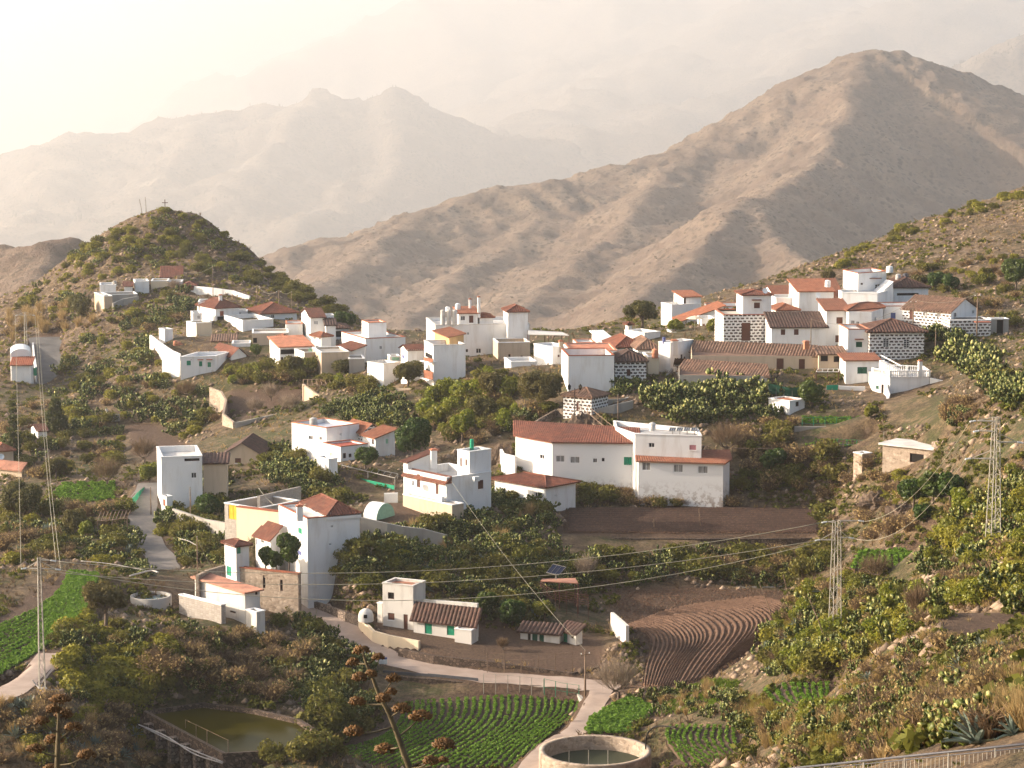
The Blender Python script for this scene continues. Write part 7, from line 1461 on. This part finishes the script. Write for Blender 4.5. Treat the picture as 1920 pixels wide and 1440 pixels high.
# ------------------------------------------------------------------ ground cover nobody could count
def scatter_mass(name, label, cat_, mat, n, make, smin, smax, accept, vlo=380, seed=1):
    u = rng.random(n)*2060-70; v = vlo+(1445-vlo)*rng.random(n); x, y, z, D = hit(u, v); ok = ~np.isnan(D); x, y = x[ok], y[ok]
    m = n//4; xr = rng.random(m)*300-150; yr = 60+rng.random(m)*480; x = np.concatenate([x, xr]); y = np.concatenate([y, yr]); z = T(x, y); k = free(x, y) & accept(x, y) & (y > 62); x, y, z = x[k], y[k], z[k]
    pr = [make() for _ in range(6)]; Vs, Fs, o = [], [], 0; w_ = rng.integers(0, 6, len(x)); s = (smin+(smax-smin)*rng.random(len(x))**2); a = rng.random(len(x))*6.283
    for j in range(6):
        i = np.where(w_ == j)[0]; V, F = pr[j]; ca, sa = np.cos(a[i])[:, None], np.sin(a[i])[:, None]; X = (V[None, :, 0]*ca-V[None, :, 1]*sa)*s[i][:, None]+x[i][:, None]; Yy = (V[None, :, 0]*sa+V[None, :, 1]*ca)*s[i][:, None]+y[i][:, None]; Z = V[None, :, 2]*s[i][:, None]+z[i][:, None]-.03
        Vs.append(np.stack([X, Yy, Z], -1).reshape(-1, 3)); Fs.append((F[None]+np.arange(len(i))[:, None, None]*len(V)+o).reshape(-1, F.shape[1])); o += len(i)*len(V)
    tag(link(name, npmesh(name, np.concatenate(Vs), np.concatenate(Fs), M[mat])), label, cat_, None, 'stuff')
patch = lambda x, y, s, t: fbm(x, y, s, 3) > t
scatter_mass('dry_grass', 'short dry grass over the slopes', 'grass', 'straw', 22000, lambda: twigs(9, .55, .45, .035, .1), .5, 1.3, lambda x, y: patch(x, y, 14, -.05))
scatter_mass('low_growth', 'low green and brown scrub covering the ground', 'scrub', 'scrub_leaf', 24000, lambda: crown(rand_blobs(3, .4, .1, .32, .22), 36, .10, .7, .8, .7), .55, 1.5, lambda x, y: patch(x+50, y, 18, 0))
scatter_mass('dead_twigs', 'tangle of dead brown twigs on the banks', 'undergrowth', 'dry_twig', 15000, lambda: twigs(10, .6, .6, .03, .2), .6, 1.6, lambda x, y: patch(x, y+80, 16, -.1))
scatter_mass('low_growth', 'small yellowish scrub dotting the chapel hill and the right crest', 'scrub', 'spurge_leaf', 26000, lambda: crown(rand_blobs(3, .35, .1, .32, .25), 18, .15, .7, .8, .7), .4, 1.25, lambda x, y: (y > 440) & patch(x+20, y, 12, -.25+.45*(x > 0)), 380)
def grass_patch(name, label, mat, poly, n, hgt, w_):
    u0, u1 = min(p[0] for p in poly), max(p[0] for p in poly); v0, v1 = min(p[1] for p in poly), max(p[1] for p in poly); u = u0+(u1-u0)*rng.random(n*3); v = v0+(v1-v0)*rng.random(n*3); k = inside(u, v, poly); x, y, z, D = hit(u[k], v[k]); ok = ~np.isnan(D); x, y, z = x[ok], y[ok], z[ok]; k = free(x, y); x, y, z = x[k][:n], y[k][:n], z[k][:n]
    pr = [twigs(26, 1.0, .45, w_, .12) for _ in range(6)]; Vs, Fs, o = [], [], 0
    for i in range(len(x)):
        V, F = pr[i % 6]; s = hgt*random.uniform(.5, 1.2); Vs.append(V*s+np.array((x[i], y[i], z[i]-.03))); Fs.append(F+o); o += len(V)
    tag(link(name, npmesh(name, np.concatenate(Vs), np.concatenate(Fs), M[mat])), label, 'grass', None, 'stuff')
leaf_mat('gold_grass', (.16, .125, .025), (.38, .29, .07), (.22, .18, .05), .45, 0); leaf_mat('fresh_grass', (.07, .12, .012), (.22, .30, .04), (.13, .2, .03), .45, 0)
grass_patch('green_grass', 'fresh green grass on the bank right of the potato patch', 'fresh_grass', [(1235,1345),(1250,1300),(1330,1275),(1390,1285),(1330,1330)], 1400, .45, .03)
grass_patch('green_grass', 'fresh green grass below the middle pylon', 'fresh_grass', [(1430,1215),(1470,1180),(1550,1150),(1570,1190),(1500,1215),(1440,1245)], 1200, .5, .03)
grass_patch('tall_grass', 'tall golden grass between the two small right-hand plots', 'gold_grass', [(1385,1300),(1440,1330),(1560,1325),(1600,1360),(1570,1425),(1440,1400),(1380,1360)], 1500, .9, .02)
grass_patch('tall_grass', 'golden grass on the spur round the middle pylon', 'gold_grass', [(1480,1140),(1600,1110),(1720,1130),(1700,1200),(1560,1260),(1440,1260)], 1500, .8, .02)
grass_patch('tall_grass', 'golden grass on the right slope below the dry terrace', 'gold_grass', [(1600,1230),(1900,1240),(1900,1360),(1650,1390),(1560,1330)], 1800, .6, .016)
def stone():
    V = np.array([(1,0,.1),(-1,.1,0),(0,1,0),(.1,-1,.1),(0,0,.9),(.1,0,-.6)])*np.array((.3,.25,.25))*(.7+.6*rng.random((6, 3))); return V, np.array([(0,2,4),(2,1,4),(1,3,4),(3,0,4),(2,0,5),(1,2,5),(3,1,5),(0,3,5)])
scatter_mass('loose_stones', 'loose brown stones lying on the ground', 'stones', 'loose_stone', 26000, stone, .5, 2.2, lambda x, y: patch(x, y, 11, .05) | (y > 460))
def near_mass(name, label, mat, n, make, s0, s1, seed):
    x = -60+150*rng.random(n); y = 8+170*rng.random(n); k = (y < 62) | (rng.random(n) < .8); x, y = x[k], y[k]; z = T(x, y); pr = [make() for _ in range(5)]; Vs, Fs, o = [], [], 0
    for i in range(len(x)):
        V, F = pr[i % 5]; s = (s0+(s1-s0)*random.random()**2)*(1 if y[i] > 62 else .55); Vs.append(V*s+np.array((x[i], y[i], z[i]-.03))); Fs.append(F+o); o += len(V)
    tag(link(name, npmesh(name, np.concatenate(Vs), np.concatenate(Fs), M[mat])), label, 'grass', None, 'stuff')
near_mass('dry_grass', 'dry grass on the near slope below the lookout', 'straw', 5200, lambda: twigs(12, .5, .4, .014, .1), .5, 1.1, 1)
near_mass('low_growth', 'low scrub on the near slope below the lookout', 'scrub_leaf', 3800, lambda: crown(rand_blobs(3, .4, .1, .32, .22), 40, .07, .7, .8, .7), .4, 1.2, 2)
for plot, lb in (('ploughed_field', 'earth clods lying on the ploughed field'), ('upper_field', 'earth clods lying on the upper brown field')):
    poly, c = PLOTS[plot]; xy = [(p[0], p[1]) for p in poly]; x0, x1 = min(p[0] for p in xy), max(p[0] for p in xy); y0, y1 = min(p[1] for p in xy), max(p[1] for p in xy); x = x0+(x1-x0)*rng.random(16000); y = y0+(y1-y0)*rng.random(16000); k = inside(x, y, xy); x, y = x[k], y[k]; pr = [stone() for _ in range(6)]; Vs, Fs, o = [], [], 0
    for i in range(len(x)): V, F = pr[i % 6]; s = .12+.38*random.random()**3; Vs.append(V*s+np.array((x[i], y[i], c[0]*x[i]+c[1]*y[i]+c[2]+.12))); Fs.append(F+o); o += len(V)
    tag(link('soil_clods', npmesh('soil_clods', np.concatenate(Vs), np.concatenate(Fs), M['ploughed_soil'])), lb, 'soil', None, 'stuff')
# crops
def crop(name, label, rows, per, size, mat='crop_leaf', jit=.04, zoff=.2, skip=.04):
    pr = [crown([(0, 0, .14, .22), (.06, .05, .2, .16)], 30, .085, .9, .7, .8) for _ in range(5)]; Vs, Fs, o = [], [], 0
    for r in rows:
        s = np.concatenate([[0], np.cumsum(np.linalg.norm(np.diff(r, axis=0), axis=1))]); n = max(1, int(s[-1]/per))
        for t in np.linspace(0, s[-1], n):
            if random.random() < skip: continue
            p = [np.interp(t, s, r[:, k]) for k in range(3)]; V, F = random.choice(pr); a = random.random()*6.28; c, sn = math.cos(a), math.sin(a); k = size*random.uniform(.65, 1.2)
            Vs.append(V@np.array([[c, sn, 0], [-sn, c, 0], [0, 0, .75]])*k+np.array((p[0]+random.gauss(0, jit), p[1]+random.gauss(0, jit), p[2]+zoff))); Fs.append(F+o); o += len(V)
    tag(link(name, npmesh(name, np.concatenate(Vs), np.concatenate(Fs), M[mat])), label, 'crop', None, 'stuff')
vg = [[(450,1000),(420,1110),(350,1200),(150,1290),(-60,1330)],[(640,985),(640,1100),(545,1200),(330,1310),(60,1420)],[(920,965),(900,1090),(790,1210),(560,1340),(330,1450)],[(1160,955),(1150,1090),(1040,1220),(840,1350),(640,1450)],[(1420,955),(1400,1080),(1270,1210),(1080,1340),(950,1450)],[(1650,965),(1610,1080),(1460,1200),(1340,1310),(1250,1440)]]
crop('crop_rows', 'curving rows of leafy green crop in the big central field', furrows('field', 'vegetable_field', 'L', vg, 25, 60, .07, 'crop_soil'), .28, .85)
tg = [[(945,1165),(925,1240),(985,1330),(1060,1440)],[(1100,1160),(1050,1250),(1120,1340),(1250,1445)],[(1240,1165),(1220,1250),(1280,1340),(1420,1445)],[(1385,1175),(1390,1265),(1450,1340),(1570,1440)]]
crop('crop_rows', 'young green crop rows in the small plot right of the round tank', furrows('field', 'terraced_plot', 'M', tg, 10, 40, .07, 'crop_soil'), .34, .75, skip=.12)
bg_ = [[(130,915),(190,990),(260,1040)],[(300,875),(330,960),(390,1040)],[(420,868),(440,950),(470,1020)],[(560,872),(555,930),(560,985)]]
crop('crop_rows', 'sparse crop rows in the plot below the dark cactus bank', furrows('field', 'bean_plot', 'N', bg_, 8, 30, .07, 'crop_soil'), .38, .8, skip=.2)
fg = [[(740,1440),(760,1380),(800,1320)],[(960,1440),(960,1380),(960,1320)],[(1180,1400),(1150,1340),(1080,1310)]]
crop('crop_rows', 'dense dark crop rows behind the middle pylon', furrows('field', 'far_plot', 'I', fg, 9, 20, .06, 'crop_soil'), .36, 1.1)
lg = [[(485,90),(420,215),(290,330),(90,430),(-150,530)],[(540,95),(490,250),(350,400),(140,520),(-150,640)],[(600,100),(570,290),(400,470),(200,620),(-150,770)],[(680,110),(600,340),(440,490),(270,640),(-100,860)]]
crop('crop_rows', 'long green crop rows in the field at the left edge', furrows('field', 'left_field', 'J', lg, 14, 50, .07, 'crop_soil'), .36, 1.05)
def fill(plot, n):
    poly, c = PLOTS[plot]; xy = [(p[0], p[1]) for p in poly]; x0, x1 = min(p[0] for p in xy), max(p[0] for p in xy); y0, y1 = min(p[1] for p in xy), max(p[1] for p in xy); x = x0+(x1-x0)*rng.random(n*4); y = y0+(y1-y0)*rng.random(n*4); k = inside(x, y, xy); x, y = x[k][:n], y[k][:n]; return np.stack([x, y, c[0]*x+c[1]*y+c[2]], -1)
for plot, n, s, lb in (('potato_patch', 900, 1.1, 'dense leafy potato patch beside the round tank path'), ('green_terrace', 700, 1.1, 'bright green crop on the terrace left of the lane'), ('walled_garden', 260, 1.0, 'dark green vegetables in the netted strip'), ('lower_garden', 90, .7, 'thin green growth in the lower strip garden')):
    q = fill(plot, n); crop('crop_plants', lb, [np.array([p, p+np.array((.3, 0, 0))]) for p in q], .3, s, zoff=.03)
# far vegetation: pines and scrub on the ridges
def far_mass(name, label, cat_, hf, x0, x1, y0, y1, n, make, s0, s1, mat, accept=None):
    x = x0+(x1-x0)*rng.random(n); y = y0+(y1-y0)*rng.random(n); z = hf(x, y); k = z > -700
    if accept is not None: k &= accept(x, y, z)
    x, y, z = x[k], y[k], z[k]; pr = [make() for _ in range(4)]; w_ = rng.integers(0, 4, len(x)); s = s0+(s1-s0)*rng.random(len(x))**2; Vs, Fs, o = [], [], 0
    for j in range(4):
        i = np.where(w_ == j)[0]; V, F = pr[j]
        if len(i): Vs.append((V[None]*s[i][:, None, None]+np.stack([x, y, z-.2], -1)[i][:, None, :]).reshape(-1, 3)); Fs.append((F[None]+np.arange(len(i))[:, None, None]*len(V)+o).reshape(-1, F.shape[1])); o += len(i)*len(V)
    if Vs: tag(link(name, npmesh(name, np.concatenate(Vs), np.concatenate(Fs), M[mat])), label, cat_, None, 'stuff')
scr = lambda: crown([(0, 0, .3, .5), (.3, .1, .25, .35)], 12, .36, .8, .8, .7)
far_mass('hill_scrub', 'scattered low scrub dotting the bare hill', 'scrub', hbig, -300*KM, 640*KM, 900*KM, 1900*KM, 48000, scr, .5, 1.7, 'hill_leaf', lambda x, y, z: fbm(x, y, 60, 3) > -.15)
def pine():
    V = []; 
    for k in range(5):
        z0 = .15+.17*k; r = .26*(1-k*.16)
        for j in range(5): a = j*1.257+k; V += [(0, 0, z0+.26), (math.cos(a)*r, math.sin(a)*r, z0), (math.cos(a+.9)*r, math.sin(a+.9)*r, z0), (0, 0, z0+.05)]
    return np.array(V), np.arange(len(V)).reshape(-1, 4)
far_mass('pine_forest', 'hazy pines along the middle range', 'forest', hmid, -1100*KF, 360*KF, 2200*KF, 3800*KF, 13000, pine, 7, 17, 'far_leaf', lambda x, y, z: fbm(x, y, 300, 3) > -.05)
far_mass('pine_forest', 'faint pine woods on the far mountains', 'forest', hfar, -300*KF, 1600*KF, 3400*KF, 6300*KF, 16000, pine, 9, 20, 'far_leaf', lambda x, y, z: fbm(x, y, 420, 3) > .0)
far_mass('pine_forest', 'pines on the slope behind the bare hill', 'forest', hps, 430*KF, 950*KF, 2150*KF, 3000*KF, 4000, pine, 8, 15, 'far_leaf', lambda x, y, z: fbm(x, y, 160, 3) > -.1)
# ------------------------------------------------------------------ the flowering agave stalks in front
def flower_head():
    V, F = [], []
    for i in range(170):
        a = rng.random()*6.283; el = math.asin(rng.random()**.7); r = 1; d = np.array((math.cos(a)*math.cos(el), math.sin(a)*math.cos(el), math.sin(el)*.75)); c0 = d*.55*np.array((1, 1, .6)); c1 = d*(.8+.25*rng.random()); s = np.cross(d, rng.normal(size=3)); s /= np.linalg.norm(s); t = np.cross(d, s); j = len(V); m = (c0+c1)/2; w_ = .12
        V += [c0, m+s*w_, m+t*w_, m-s*w_, m-t*w_, c1]; F += [(j, j+1, j+2), (j, j+2, j+3), (j, j+3, j+4), (j, j+4, j+1), (j+5, j+2, j+1), (j+5, j+3, j+2), (j+5, j+4, j+3), (j+5, j+1, j+4)]
    return npmesh('flower_cluster', np.array(V), np.array(F), M['flower_pod'])
HEADS = [flower_head() for _ in range(3)]
plain('agave_stem', (.11, .085, .045), .8, .3, 8)
def stalk(s, Y, stem, heads, label):
    q = [np.array(P(*px(s, x, y), Y)) for x, y in stem]; b0 = q[0]; g = float(T(b0[0], b0[1])); root = empty('agave_stalk', (b0[0], b0[1], g), label, 'agave'); o0 = np.array((b0[0], b0[1], g))
    e_ = smooth_line(q, 6); line = [np.array((b0[0]+(q[0][0]-q[1][0])*1.2, b0[1], g-.2))]+e_; mb = MB(); mb.tube([p-o0 for p in line], list(np.linspace(.05, .018, len(line))), 8); mb.obj('stem', M['agave_stem'], root, True)
    for i, (x, y, w_, h_, t) in enumerate(heads):
        dy = random.uniform(-.5, .5); c = np.array(P(*px(s, x, y), Y+dy)); k = (Y/FPX)/ZK; a = q[-1] if t is None else np.array(P(*px(s, *t), Y))
        mb = MB(); bend = (a+c)/2+np.array((0, 0, -.10*np.linalg.norm(c-a))); mb.tube([p-o0 for p in smooth_line([a, bend, c-np.array((0, 0, h_*k*.3))], 5)], [.014]*6+[.010]*5, 5); br = mb.obj('branch', M['agave_stem'], root, True)
        o = link('flower_cluster', HEADS[i % 3], br); o.location = tuple(c-o0-np.array((0, 0, h_*k*.45))); r = w_*k*.56; o.scale = (r, r, h_*k*.95); o.rotation_euler = (0, 0, random.random()*6)
    V, F = agave_proto(30); r_ = link('leaf_rosette', npmesh('leaf_rosette', V, F, M['agave_leaf']), root); r_.scale = (1.5, 1.5, 1.5)
stalk('L', 34, [(475,1445),(430,1330),(385,1200),(320,1040),(270,950),(215,810),(175,720),(150,640)], [(140,605,130,85,None),(85,690,105,75,(175,720)),(255,655,95,70,(175,720)),(125,790,110,85,(215,810)),(205,770,90,70,(200,780)),(360,800,120,85,(270,950)),(345,895,90,70,(290,985)),(290,935,115,85,(275,960)),(110,960,130,85,(300,1000)),(420,1005,145,90,(335,1090)),(550,1055,180,95,(400,1220)),(85,1165,155,95,(345,1160)),(300,1285,155,90,(395,1300)),(710,1250,175,100,(470,1440)),(620,1370,125,85,(470,1445)),(705,1370,85,60,(475,1445)),(530,1425,115,65,(475,1445))], 'tall agave flower stalk with brown seed heads in front of the vegetable field')
stalk('J', 36, [(398,1450),(400,1330),(402,1250),(405,1130),(408,1000)], [(415,945,160,75,None),(370,1010,120,80,(405,1060)),(440,1045,140,90,(405,1080)),(290,1095,115,75,(400,1190)),(510,1135,130,80,(402,1250)),(375,1222,150,85,(402,1260)),(245,1287,140,80,(400,1360)),(600,1325,140,85,(400,1420)),(350,1425,115,65,(399,1440))], 'smaller agave flower stalk with dark seed heads at the bottom left')
